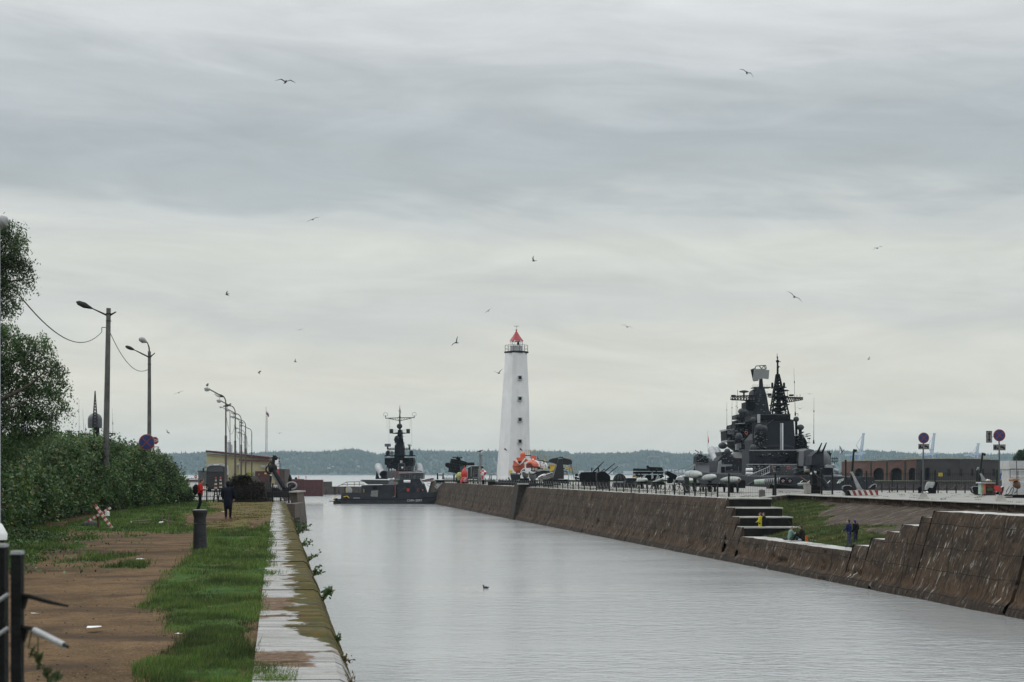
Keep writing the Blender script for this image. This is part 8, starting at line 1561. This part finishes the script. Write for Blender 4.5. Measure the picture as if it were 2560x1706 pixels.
mb = MB(); 
for dz, w_ in ((.1, .3), (.0, .22), (-.1, .28)): mb.box((c[0], Y-.03, c[2]+dz), (w_, .01, .035))
m_ = mb.build('writing', SOOT, None, None); m_.parent = o; m_.matrix_parent_inverse = Matrix.Translation(-Vector(o.location))
t = thing('low_chain_fence', 'low posts with drooping chains beside the basin, left and right of the bench', 'fence', on(2250, 150))
xs_ = [592, 750, 803, 998, 1110]; 
def lowpost(x, Y): mb = MB(); a = R3(x, 0, Y); mb.tube((a[0], Y, ZR), (a[0], Y, ZR+.98), .065, .05, 6); mb.build('post', BLACK, t); return Vector((a[0], Y, ZR+.95))
tops = [lowpost(x, 152-(x-592)*.004) for x in (500, 612, 703, 803, 898, 998)]+[None]+[lowpost(x, 146) for x in (1300, 1408, 1520, 1630)]
for i in range(len(tops)-1):
    if tops[i] is None or tops[i+1] is None: continue
    mb = MB(); pts = []
    for j in range(9): t_ = j/8; p = tops[i].lerp(tops[i+1], t_); p.z -= .5*4*t_*(1-t_); pts.append(p)
    mb.path(pts, .04, 5); mb.build('chain', CHAIN, t)

# ------------------------------------------------------------------ brick fort across the basin
BRK = mat('fort_brick', (.095, .045, .036), .9, .35, .25, streak=.6, scol=(.07, .055, .045), sstretch=(1, 1, .2), sth=.48); BRD = mat('fort_shaded_wall', (.040, .034, .036), .9, .3, .2, streak=.5, scol=(.045, .04, .042), sstretch=(1, 1, .15), sth=.5); MOSSR = mat('fort_turf_roof', (.085, .075, .025), .95, .4, .4); NICHE = mat('casemate_interior', (.012, .011, .012), .95, .3, 2)  # BRD: shade on the turned right-hand walls put into the colour
t = thing('brick_fort', 'long low red brick fort with arched casemates and turf roof across the basin', 'fort', on(2300, 410, 4.9))
Yft = lambda px: np.interp(px, [2100, 2160, 2230, 2295, 2400, 2500], [436, 420, 408, 400, 397, 404]); ztop = lambda px: CZ-(np.interp(px, [2100, 2160, 2240, 2300, 2360, 2440, 2500], [1155, 1153, 1150.5, 1148.5, 1147.5, 1148, 1151])-HOR)*Yft(px)/F
def fpt(px, z, dy=0): Y = float(Yft(px))+dy; return (W(px, Y), Y, z)
zb = 4.9
def wallpiece(px0, px1, m_, name, arch=None, dep=1.6, back=8):
    mb = MB(); 
    if arch is None: mb.add([fpt(px0, zb), fpt(px1, zb), fpt(px1, ztop(px1)), fpt(px0, ztop(px0)), fpt(px0, zb, dep), fpt(px1, zb, dep), fpt(px1, ztop(px1), dep), fpt(px0, ztop(px0), dep)], [(0, 1, 2, 3), (7, 6, 5, 4), (0, 4, 5, 1), (3, 2, 6, 7), (0, 3, 7, 4), (1, 5, 6, 2)])
    else:
        a0, a1, ys = arch; Ym = float(Yft((a0+a1)/2)); zs = CZ-(ys-HOR)*Ym/F; zs0 = max(zb+.05, CZ-(1192-HOR)*Ym/F); r_ = (a1-a0)/2; cxp = (a0+a1)/2; zc = zs-r_*Ym/F*.9
        pts = [fpt(px0, zb), fpt(a0, zb), fpt(a0, max(zb, zc))]+[fpt(cxp-r_*math.cos(math.pi*i/10), max(zb, zc)+r_*Ym/F*.9*math.sin(math.pi*i/10)) for i in range(1, 10)]+[fpt(a1, max(zb, zc)), fpt(a1, zb), fpt(px1, zb), fpt(px1, ztop(px1)), fpt(px0, ztop(px0))]
        mb.prism(pts, (0, dep, 0))
    return mb.build(name, m_, t, None)
bays = [(2118, 2172, (2138, 2160, 1171)), (2172, 2219, (2184, 2213, 1170)), (2219, 2262, (2226, 2258, 1170)), (2262, 2292, (2272, 2291, 1170)), (2292, 2332, (2313, 2325, 1169))]
for i, (a, b_, ar) in enumerate(bays): wallpiece(a, b_, BRK if i < 4 else BRD, 'wall', ar)
for a, b_ in ((2104, 2118), (2332, 2366), (2366, 2400), (2400, 2440), (2440, 2470), (2470, 2497)): wallpiece(a, b_, BRK if a < 2200 else BRD, 'wall')
for a in (2180-4.2, 2215.5, 2260.5, 2290.5): mb = MB(); q0, q1 = fpt(a, zb, -.35), fpt(a+7, zb, -.35); mb.box(((q0[0]+q1[0])/2, q0[1]+.1, (zb+ztop(a)-.4)/2), (q1[0]-q0[0], .5, ztop(a)-.4-zb)); mb.build('pilaster', BRD, t, None)
for a in (2372, 2402, 2430, 2457, 2484): mb = MB(); q = fpt(a, 7.3, -.02); mb.box((q[0], q[1], 7.2), (.75, .3, 1.9)); mb.build('embrasure', NICHE, t, None)
mb = MB(); pts = [fpt(p, zb, 2.4) for p in range(2104, 2500, 30)]; n = len(pts); mb.add(pts+[(x, y, float(ztop(2104+30*i))-.1) for i, (x, y, z) in enumerate(pts)], [(i, i+1, n+i+1, n+i) for i in range(n-1)]); mb.build('back_wall', NICHE, t, None)
nx_, ny_ = 80, 8; V = []
for i in range(nx_):
    px = 2102+(2499-2102)*i/(nx_-1)
    for j in range(ny_):
        q = fpt(px, 0, -.3+j*2.6); V.append((q[0], q[1], float(ztop(px))-.05+.35*math.sin(math.pi*j/(ny_-1)*.5)+float(fbm(np.array(px*.2), np.array(j*1.), 3, 4))*.3))
npobj('roof', np.array(V)-np.array(ORG[t.name]), grid_faces(nx_, ny_), MOSSR, parent=t)
mb = MB(); mb.box((W(2497, 404), 414, 7.4), (.8, 20, 5.0)); mb.build('end_wall', BRD, t, None)
TURF2 = mat('fort_lawn', (.07, .10, .03), .95, .5, .15)
mb = MB(); mb.prism([(44, 392, 3.5), (260, 392, 3.5), (260, 470, 3.5), (100, 470, 3.5), (62, 432, 3.5)], (0, 0, 1.42)); struct('fort_lawn', mb, TURF2)
mb = MB(); mb.box((180, 391.2, 1.3), (230, 1.6, 7.0)); mb.box((180, 391, 4.72), (230, 2.2, .35)); solo('far_quay_wall', mb, mat('far_quay_stone', (.06, .048, .048), .9, .3, .3, streak=.5, scol=(.035, .03, .03), sstretch=(1, 1, .2)), 'dark stone quay wall across the basin below the fort', 'wall', smooth=None)
mb = MB(); 
for i in range(30): x = 118+i*1.5; mb.tube((x, 470, 4.9), (x, 470, 6.6), .25, n=4)
mb.tube((118, 470, 6.6), (163, 470, 6.6), .3, n=4); solo('blue_railing', mb, mat('blue_rail_paint', (.03, .09, .25), .6), 'distant blue railing between the fort and the white kiosk', 'railing')
# ------------------------------------------------------------------ people
def capsule(mb, a, b_, r0, r1, n=12, fx=1.0):
    a, b_ = Vector(a), Vector(b_); mb.ball(a, r0, n, 8); mb.ball(b_, r1, n, 8); mb.tube(a, b_, r0, r1, n)
CL = {}
def cloth(name, col): 
    if name not in CL: CL[name] = mat('cloth_'+name, col, .9, .25, 6, bump=.3, bscale=25, spec=.1)
    return CL[name]
def remesh(o, v):
    m_ = o.modifiers.new('remesh', 'REMESH'); m_.mode = 'VOXEL'; m_.voxel_size = v; m_.use_smooth_shade = True
    s_ = o.modifiers.new('smooth', 'SMOOTH'); s_.iterations = 2; s_.factor = .5
def person(label, loc, rz, H, J, jacket, trousers, shoes, hair, hood=None, pack=None, jlen=.0, jw=1.0, fing=None, group=None):
    """J: joints in a frame with +Y the way the person faces, z from the ground, for a height of 1.75 m"""
    t = thing('person', label, 'person', loc, group); ORG[t.name] = (0, 0, 0); t.rotation_euler = (0, 0, rz); t.scale = (H/1.75,)*3
    j = {k: Vector(v) for k, v in dict(head=(0, .02, 1.62), neck=(0, 0, 1.47), chest=(0, 0, 1.28), waist=(0, 0, 1.06), hip=(0, 0, .92), shL=(-.19, 0, 1.40), shR=(.19, 0, 1.40), elL=(-.25, -.03, 1.12), elR=(.25, -.03, 1.12), wrL=(-.26, .05, .87), wrR=(.26, .05, .87),
        hpL=(-.10, 0, .90), hpR=(.10, 0, .90), knL=(-.11, .02, .48), knR=(.11, .02, .48), anL=(-.12, -.03, .09), anR=(.12, -.03, .09)).items()}; j.update({k: Vector(v) for k, v in J.items()})
    b = MB(); hd = j['head']; up = (hd-j['neck']).normalized(); fwd = Vector(J.get('look', (0, 1, 0))).normalized(); q = fwd.to_track_quat('Y', 'Z').to_matrix()
    b.ball(hd+up*.02, (.076, .095, .115), 16, 12, q); b.ball(hd+q @ Vector((0, .035, -.055)), (.058, .06, .06), 12, 9, q)
    b.ball(hd+q @ Vector((0, .10, -.012)), (.013, .02, .022), 8, 6, q); b.ball(hd+q @ Vector((0, .088, -.058)), (.024, .012, .009), 8, 6, q)
    for s_ in (-1, 1): b.ball(hd+q @ Vector((s_*.078, 0, -.01)), (.012, .022, .032), 8, 6, q); b.ball(hd+q @ Vector((s_*.03, .082, .02)), (.014, .010, .009), 8, 6, q)
    capsule(b, j['neck']+Vector((0, 0, -.04)), hd-up*.05, .055, .05); capsule(b, j['hip'], j['chest'], .13, .14); capsule(b, j['shL'], j['shR'], .065, .065)
    for s_ in 'LR':
        capsule(b, j['sh'+s_], j['el'+s_], .052, .040); capsule(b, j['el'+s_], j['wr'+s_], .040, .028); capsule(b, j['hp'+s_], j['kn'+s_], .085, .055); capsule(b, j['kn'+s_], j['an'+s_], .055, .038)
        d = (j['wr'+s_]-j['el'+s_]).normalized(); d2 = Vector(J['hand'+s_]).normalized() if 'hand'+s_ in J else d; side = d2.cross(Vector((0, 0, 1))); side = side.normalized() if side.length > .1 else Vector((1, 0, 0)); palm = j['wr'+s_]+d2*.05
        nrm = side.cross(d2); capsule(b, j['wr'+s_], palm+d2*.03, .026, .03)
        for i, ln_ in enumerate((.070, .082, .078, .062)):
            f0 = palm+d2*.03+side*(i-1.5)*.019; f1 = f0+d2*ln_*.55-nrm*.008; f2 = f1+d2*ln_*.35-nrm*.028; capsule(b, f0, f1, .0095, .009, 8); capsule(b, f1, f2, .009, .008, 8)
        th0 = palm+side*-.022*(1 if s_ == 'L' else -1); th1 = th0+side*-.03*(1 if s_ == 'L' else -1)+d2*.03; capsule(b, th0, th1, .011, .010, 8); capsule(b, th1, th1+d2*.028-nrm*.01, .010, .009, 8)
    o = b.build('body', SKIN, t); remesh(o, .009)
    g = MB(); hp_, ch = j['hip'], j['chest']; g.ball(ch+Vector((0, 0, .03)), (.185*jw, .135*jw, .17), 14, 10); g.ball(j['waist'], (.165*jw, .125*jw, .16), 14, 10); g.ball(hp_+Vector((0, 0, -.02-jlen*.4)), (.175*jw, .135*jw, .12+jlen*.6), 14, 10)
    capsule(g, j['shL'], j['shR'], .075*jw, .075*jw); capsule(g, j['neck']+Vector((0, 0, -.05)), j['neck'], .075, .07); capsule(g, hp_, ch, .15*jw, .155*jw)
    for s_ in 'LR': capsule(g, j['sh'+s_], j['el'+s_], .072*jw, .058*jw); capsule(g, j['el'+s_], j['wr'+s_].lerp(j['el'+s_], .12), .058*jw, .044*jw)
    if hood: g.ball(hd+q @ Vector((0, -.03, .02)), (.105, .11, .135), 14, 10, q)
    o = g.build('jacket', jacket, t); remesh(o, .018)
    if pack:
        g = MB(); pc = j['chest']+Vector(pack[0]); g.ball(pc, pack[1], 14, 10); g.ball(pc+Vector((0, -.03, -.1)), tuple(v*.8 for v in pack[1]), 12, 9); o = g.build('rucksack', cloth('pack', (.008, .008, .01)), t)
    g = MB(); capsule(g, j['hpL'], j['hpR'], .11, .11)
    for s_ in 'LR': capsule(g, j['hp'+s_], j['kn'+s_], .10, .072); capsule(g, j['kn'+s_], j['an'+s_]+Vector((0, 0, .02)), .072, .055)
    o = g.build('trousers', trousers, t); remesh(o, .018)
    for s_ in 'LR':
        g = MB(); f = Vector(J.get('ft'+s_, (0, 1, 0))).normalized(); a = j['an'+s_]; capsule(g, a+Vector((0, 0, -.03))-f*.03, a+Vector((0, 0, -.045))+f*.14, .045, .038); capsule(g, a, a+Vector((0, 0, -.03)), .045, .045); o = g.build('shoe', shoes, t)
    if not hood and hair: g = MB(); g.ball(hd+q @ Vector((0, -.018, .045)), (.086, .098, .095), 14, 10, q); g.ball(hd+q @ Vector((0, -.045, .0)), (.08, .065, .10), 12, 9, q); o = g.build('hair', hair, t)
    if hood: g = MB(); g.ball(hd+q @ Vector((0, .045, .03)), (.07, .06, .08), 10, 8, q); o = g.build('fringe', HAIR, t)
    return t
JET = cloth('black', (.010, .010, .013)); NVY = cloth('navy', (.012, .014, .024)); JR = cloth('red', (.40, .025, .02)); YLW = cloth('yellow', (.45, .42, .03)); TEAL = cloth('teal', (.16, .24, .22)); OLV = cloth('olive', (.022, .022, .016)); BLU = cloth('blue', (.016, .020, .07)); JEAN = cloth('jean', (.05, .055, .09)); SHO = cloth('shoe', (.02, .015, .012)); SHB = cloth('shoe_pink', (.14, .05, .04))
Y1 = 80; p = person('person in red jacket with black rucksack reading a phone behind the bollard', (W(500, Y1), Y1, ZL), math.radians(-90), 1.82, dict(head=(0, .10, 1.60), look=(0, 1, -.45), neck=(0, .03, 1.46), chest=(0, .0, 1.28), waist=(0, .03, 1.06), hip=(0, .0, .93),
    elL=(-.24, .06, 1.12), elR=(.22, .07, 1.12), wrL=(-.09, .25, 1.15), wrR=(.11, .26, 1.16), handL=(.2, 1, .2), handR=(-.2, 1, .2), anL=(-.10, -.16, .09), knL=(-.10, -.02, .48), anR=(.11, -.05, .09), knR=(.11, .06, .48)), JR, JET, SHO, HAIR, pack=((0, -.22, -.10), (.17, .17, .26)))
mb = MB(); a = Vector(at(554-1, 1224, Y1)); ph = Vector((W(500, Y1)+.37*1.04, Y1+.02, ZL+1.2*1.04)); mb.box(ph, (.015, .075, .15), rot=Matrix.Rotation(math.radians(35), 3, 'Y')); o = solo('phone', mb, LG, 'small pale phone held by the person in the red jacket', 'phone', smooth=None)
Y2 = 65.8; p = person('person in long dark coat seen from behind walking away along the grass', (W(570, Y2), Y2, ZL), math.radians(2), 1.76, dict(head=(0, .04, 1.60), neck=(0, 0, 1.45), elL=(-.29, .02, 1.12), elR=(.28, .02, 1.12), wrL=(-.24, .16, .95), wrR=(.24, .16, .95), shL=(-.20, 0, 1.38), shR=(.20, 0, 1.38), anL=(-.085, -.05, .09), anR=(.09, .06, .09), ftL=(-.3, 1, 0), ftR=(.4, 1, 0)), NVY, JET, SHB, HAIR, jlen=.32, jw=1.22, hood=True)
# anglers on the ledge
ZLd = 2.06+.0; gA = 'anglers on the stone ledge'
def ledge(px, py): Y = (CZ-ZLd)*F/(py-HOR); return (W(px, Y), Y, ZLd+.005)
l = ledge(1901, 1338.5); person('angler in a yellow raincoat standing by the big stone steps', l, math.radians(60), 1.78, dict(elL=(-.26, .02, 1.13), wrL=(-.16, .22, 1.05), elR=(.26, .02, 1.13), wrR=(.14, .24, 1.05)), YLW, JET, SHO, mat('reddish_hair', (.09, .03, .02), .6), jlen=.30, jw=1.2, group=gA)
l2 = ledge(1909.5, 1338.5); person('angler in black with a dark cap standing against the yellow raincoat', (l2[0], l2[1]-.1, l2[2]), math.radians(100), 1.78, dict(elL=(-.25, .05, 1.13), wrL=(-.16, .22, 1.02)), JET, JET, SHO, HAIR, jlen=.12, jw=1.15, group=gA)
sit = lambda s=1: dict(hip=(0, 0, .16), waist=(0, .02, .32), chest=(0, .07, .52), neck=(0, .10, .72), head=(0, .14, .86), shL=(-.18, .08, .65), shR=(.18, .08, .65), elL=(-.24, .22, .44), elR=(.24, .22, .44), wrL=(-.12, .42, .48), wrR=(.12, .42, .48), hpL=(-.10, 0, .14), hpR=(.10, 0, .14), knL=(-.13, .40, .42), knR=(.13, .40, .42), anL=(-.12, .58, .09), anR=(.12, .58, .09), look=(0, 1, -.3))
l = ledge(1976, 1351); person('seated person in pale teal hooded coat with a light cap on the ledge', (l[0], l[1]+.2, l[2]), math.radians(-80), 1.8, sit(), TEAL, cloth('tealdark', (.05, .10, .09)), SHO, mat('pale_cap', (.35, .28, .24), .8), jw=1.15, group=gA)
l = ledge(2008, 1352.5); person('seated bulky person in dark olive coat facing the teal coat', (l[0], l[1]+.1, l[2]), math.radians(75), 2.0, sit(), OLV, JET, SHO, HAIR, jw=1.4, group=gA)
mb = MB(); l = ledge(2015, 1353); mb.lathe((l[0], l[1]-.25, l[2]), (l[0], l[1]-.25, l[2]+.38), [(0, .10), (.9, .11), (.95, .125), (1, .12)], 14); t = thing('orange_bucket', 'small orange bucket beside the seated anglers', 'bucket', (l[0], l[1]-.25, l[2])); mb.build('pail', mat('bucket_orange', (.50, .12, .02), .5), t); mb = MB(); mb.ring((l[0], l[1]-.25, l[2]+.40), .11, .008, 'Y', 14, 5); mb.build('handle', SOOT, t)
mb = MB(); l = ledge(1998, 1352); mb.ball((l[0], l[1]-.3, l[2]+.06), (.16, .12, .10), 10, 7); solo('blue_white_bag', mb, mat('bag_pale_blue', (.35, .38, .45), .6), 'small pale blue bag at the seated anglers feet', 'bag')
mb = MB(); l = ledge(1965, 1349); mb.ball((l[0]-.05, l[1]-.2, l[2]+.05), (.26, .16, .08), 10, 7); solo('dark_bag', mb, SOOT, 'flat dark bag lying left of the teal coat', 'bag')
mb = MB(); l = ledge(1931, 1336); mb.ball((l[0], l[1]+.3, l[2]+.3), (.40, .35, .33), 12, 8); mb.ball((l[0]+.3, l[1]+.3, l[2]+.25), (.4, .3, .3), 10, 7); solo('gear_heap', mb, cloth('heap', (.022, .014, .010)), 'heap of dark brown gear beside the angler in black', 'gear')
for px, py in ((2028, 1352), (2032, 1353), (2038, 1354)): mb = MB(); l = ledge(px, py); mb.box((l[0], l[1], l[2]+.05), (.1, .1, .09), .5); solo('white_cup', mb, WHITE, 'small white cups and scraps right of the orange bucket', 'litter', 'scraps on the ledge', smooth=None)
l = ledge(2123, 1369); person('angler in blue hooded jacket and grey trousers holding a rod at the ledge end', l, math.radians(50), 1.86, dict(elR=(.24, .12, 1.14), wrR=(.15, .34, 1.08), elL=(-.24, .1, 1.14), wrL=(-.14, .34, 1.04), anL=(-.12, .06, .09), anR=(.14, -.12, .09), head=(0, .05, 1.62)), BLU, JEAN, SHO, HAIR, jw=1.1, group=gA); rodh = Vector(l)+Vector((-.30, .15, 1.12))
l = ledge(2139, 1363); person('angler in black jacket with a blue hood standing behind the blue jacket', (l[0], l[1], l[2]), math.radians(35), 1.74, dict(head=(0, .08, 1.58), look=(0, 1, -.4), neck=(0, .03, 1.44), wrL=(-.18, .15, .88), wrR=(.2, .15, .88)), JET, cloth('slate', (.03, .03, .055)), SHO, cloth('bluehood', (.03, .025, .16)), jw=1.15, group=gA)
def rod(a, b_, label): mb = MB(); mb.path([a, Vector(a).lerp(Vector(b_), .5)+Vector((0, 0, .06)), b_], [.014, .009, .004], 5); solo('fishing_rod', mb, SOOT, label, 'fishing rod', 'fishing rods', org=tuple(a))
rod(rodh, (rodh.x-3.2, rodh.y-1.0, rodh.z-1.0), 'dark rod held out to the left by the angler in blue'); q = ledge(2110, 1376); rod((q[0]+.75, q[1]+.1, q[2]+1.0), (q[0]-.05, q[1]-.3, q[2]-.05), 'rod leaning down to the ledge in front of the angler in blue')
q = ledge(1892, 1337); rod((q[0], q[1]-.2, q[2]+.02), (q[0]-.95, q[1]+.1, q[2]+1.0), 'pale rod leaning against the steps left of the yellow raincoat')
q = ledge(1982, 1340); rod((q[0], q[1], q[2]+.7), (q[0]-.55, q[1]+.5, q[2]+1.5), 'thin rod standing behind the seated anglers')

# ------------------------------------------------------------------ gulls
GB = mat('gull_body_shaded', (.05, .048, .045), .8, .2, 9); GW = mat('gull_wing_shaded', (.022, .022, .025), .8, .3, 9); GP = mat('gull_white', (.5, .5, .5), .8, .1, 9)  # GB, GW: pale birds darkened, their backlit shade put into the colour
def gull_mesh(wl, wr, fold=0):
    """wl, wr: (inner lift, outer lift) of each wing in degrees; body along +Y"""
    mb = MB(); mb.mi = []; mb.lathe((0, -.27, 0), (0, .25, .01), [(0, .012), (.12, .03), (.35, .062), (.6, .07), (.8, .055), (.92, .042), (1, .03)], 10); mb.ball((0, .27, .025), (.038, .05, .038), 10, 7); mb.tube((0, .30, .02), (0, .37, .008), .012, .003, 6)
    mb.prism([(-.03, -.22, .01), (.03, -.22, .01), (.07, -.38, .012), (-.07, -.38, .012)], (0, 0, -.012)); mb.cur = 1
    for s_, (a1, a2) in ((-1, wl), (1, wr)):
        a1, a2 = math.radians(a1), math.radians(a2); r0 = Vector((s_*.04, .06, .02)); e = r0+Vector((s_*.28*math.cos(a1), .05, .28*math.sin(a1))); tp = e+Vector((s_*.40*math.cos(a2), -.14, .40*math.sin(a2)))
        up = Vector((0, 0, .012)); A_ = [r0+Vector((0, .07, 0)), e+Vector((0, .07, 0)), e+Vector((0, -.10, 0)), r0+Vector((0, -.12, 0))]; B_ = [e+Vector((0, .07, 0)), e.lerp(tp, .6)+Vector((0, .04, 0)), tp, e+Vector((0, -.10, 0))]
        mb.prism(A_, up); mb.prism(B_, up)
    return mb
def gull(px, py, wpx, yaw, roll, pitch, wl, wr, label, span=1.3, Y=None):
    Y = Y or min(260, max(45, span*F/wpx)); mb = gull_mesh(wl, wr); o = bpy.data.objects.new('gull', mb.mesh('gull', [GB, GW], (0, 0, 0), .6)); sc.collection.objects.link(o); o.location = at(px, py, Y); o.rotation_euler = (math.radians(pitch), math.radians(roll), math.radians(yaw)); tag(o, label, 'gull', 'gulls in the air')
k_ = 1/.9191
for g_ in ((656, 189, 46, 200, 4, 0, (18, -22), (28, -12), 'large gull with bent wings high at the upper left'),
           (1716, 168, 38, 170, -30, 0, (18, -28), (10, -12), 'gull banking with one wing down at the upper right'),
           (719, 505, 28, 190, 22, 0, (10, -10), (5, -8), 'small gull gliding left of centre below the dark cloud'),
           (1227, 600, 24, 60, 10, 0, (60, 85), (15, 30), 'gull with one wing raised straight up above the lighthouse'),
           (2016, 571, 26, 180, 12, 0, (22, -20), (20, -50), 'small gull with drooping wings at the far right of the sky'),
           (1825, 683, 40, 175, -32, 0, (12, -14), (18, 0), 'gull gliding with wings slanting up to the right above the warship'),
           (522, 678, 22, 80, -8, 20, (55, 80), (20, 20), 'gull with upright wing left of centre above the curved lamps'),
           (1122, 715, 18, 160, 25, 0, (20, 0), (5, -15), 'small gull just left of the lighthouse vane'),
           (690, 758, 16, 185, 12, 0, (12, -10), (5, -10), 'tiny gull gliding above the flagpole'),
           (1441, 752, 28, 175, -16, 0, (25, -25), (25, -15), 'gull with arched wings right of the lighthouse roof'),
           (1049, 788, 30, 150, 20, 0, (60, 60), (0, -12), 'gull with left wing swept up, left of the lighthouse lantern'),
           (679, 832, 9, 100, 0, 0, (50, 60), (20, 20), 'tiny dark gull below the one gliding above the flagpole'),
           (595, 858, 11, 85, 0, 40, (60, 80), (50, 70), 'tiny upright dark gull above the nearest lamps'),
           (1146, 858, 26, 150, -6, 0, (52, 52), (14, 18), 'gull with raised left wing touching the lighthouse edge'),
           (1996, 826, 10, 120, 0, 0, (50, 60), (10, 0), 'tiny gull right of the warship mast'),
           (411, 903, 22, 185, 18, 0, (14, -4), (4, -4), 'gull gliding between the concrete poles and the curved lamps'),
           (386, 994, 17, 140, -38, 0, (10, 0), (14, 18), 'gull banking steeply just above the hedge end'),
           (642, 996, 15, 180, 0, 0, (22, -30), (10, -12), 'gull gliding low right of the flagpole'),
           (1860, 906, 9, 170, -10, 0, (20, 0), (10, 0), 'tiny gull just right of the warship yard arm'),
           (1838, 940, 9, 150, -20, 0, (40, 40), (10, 0), 'tiny gull right of the lattice mast foot'),
           (1215*.9191, 1161*.9191, 9, 170, -10, 0, (20, 0), (20, 10), 'tiny pale gull beside the periscope')):
    gull(g_[0]*k_, g_[1]*k_, g_[2]*k_, *g_[3:])
def perched(loc, yaw, s_, label, m_=None):
    mb = MB(); mb.lathe((0, -.24, .0), (0, .17, .09), [(0, .01), (.2, .04), (.5, .08), (.8, .07), (1, .035)], 10); mb.ball((0, .19, .145), (.042, .055, .042), 10, 7); mb.tube((0, .13, .07), (0, .19, .14), .05, .035, 8); mb.tube((0, .23, .14), (0, .30, .125), .011, .004, 6)
    for x in (-.03, .03): mb.tube((x, 0, -.02), (x, 0, -.14), .007, n=5)
    mb.cur = 1; mb.ball((0, -.08, .035), (.085, .20, .05), 10, 7, Matrix.Rotation(math.radians(12), 3, 'X'))
    o = bpy.data.objects.new('gull', mb.mesh('perched_gull', [m_ or GB, GW], (0, 0, 0), .6)); sc.collection.objects.link(o); o.location = Vector(loc)+Vector((0, 0, .14*s_)); o.rotation_euler = (0, 0, math.radians(yaw)); o.scale = (s_,)*3; tag(o, label, 'gull', 'gulls perched on lamps')
for i, (yaw, s_, lb) in enumerate(((0, 1.2, 'small gull perched on the nearest curved lamp head'), (90, 1.9, 'gull perched on the second curved lamp head, in profile'), (-90, 1.8, 'gull perched on the third curved lamp head'), (80, 1.7, 'gull perched on the fourth curved lamp head'), (60, 1.5, 'gull perched on the fifth curved lamp head'))):
    x, y, z = tips[i]; perched((x-.2, y, z+.14), yaw, s_, lb, GP if i in (1, 3) else None)
perched(tuple(Vector(R7(785, 222, 268))), -90, 2.2, 'gull perched on top of the grey periscope')
mb = MB(); Yd = CZ*F/(1352/.9191-HOR); c = (W(1116/.9191, Yd), Yd, .04); mb.ball(c, (.17, .09, .08), 10, 7); mb.ball((c[0]-.13, c[1], .17), (.045, .04, .045), 8, 6); mb.tube((c[0]-.11, c[1], .06), (c[0]-.13, c[1], .16), .035); mb.tube((c[0]-.17, c[1], .17), (c[0]-.22, c[1], .16), .012, .005); mb.tube((c[0]+.14, c[1], .05), (c[0]+.22, c[1], .09), .04, .01); solo('duck', mb, mat('duck_dark', (.025, .02, .015), .7), 'small dark duck swimming alone in the middle of the canal', 'duck')
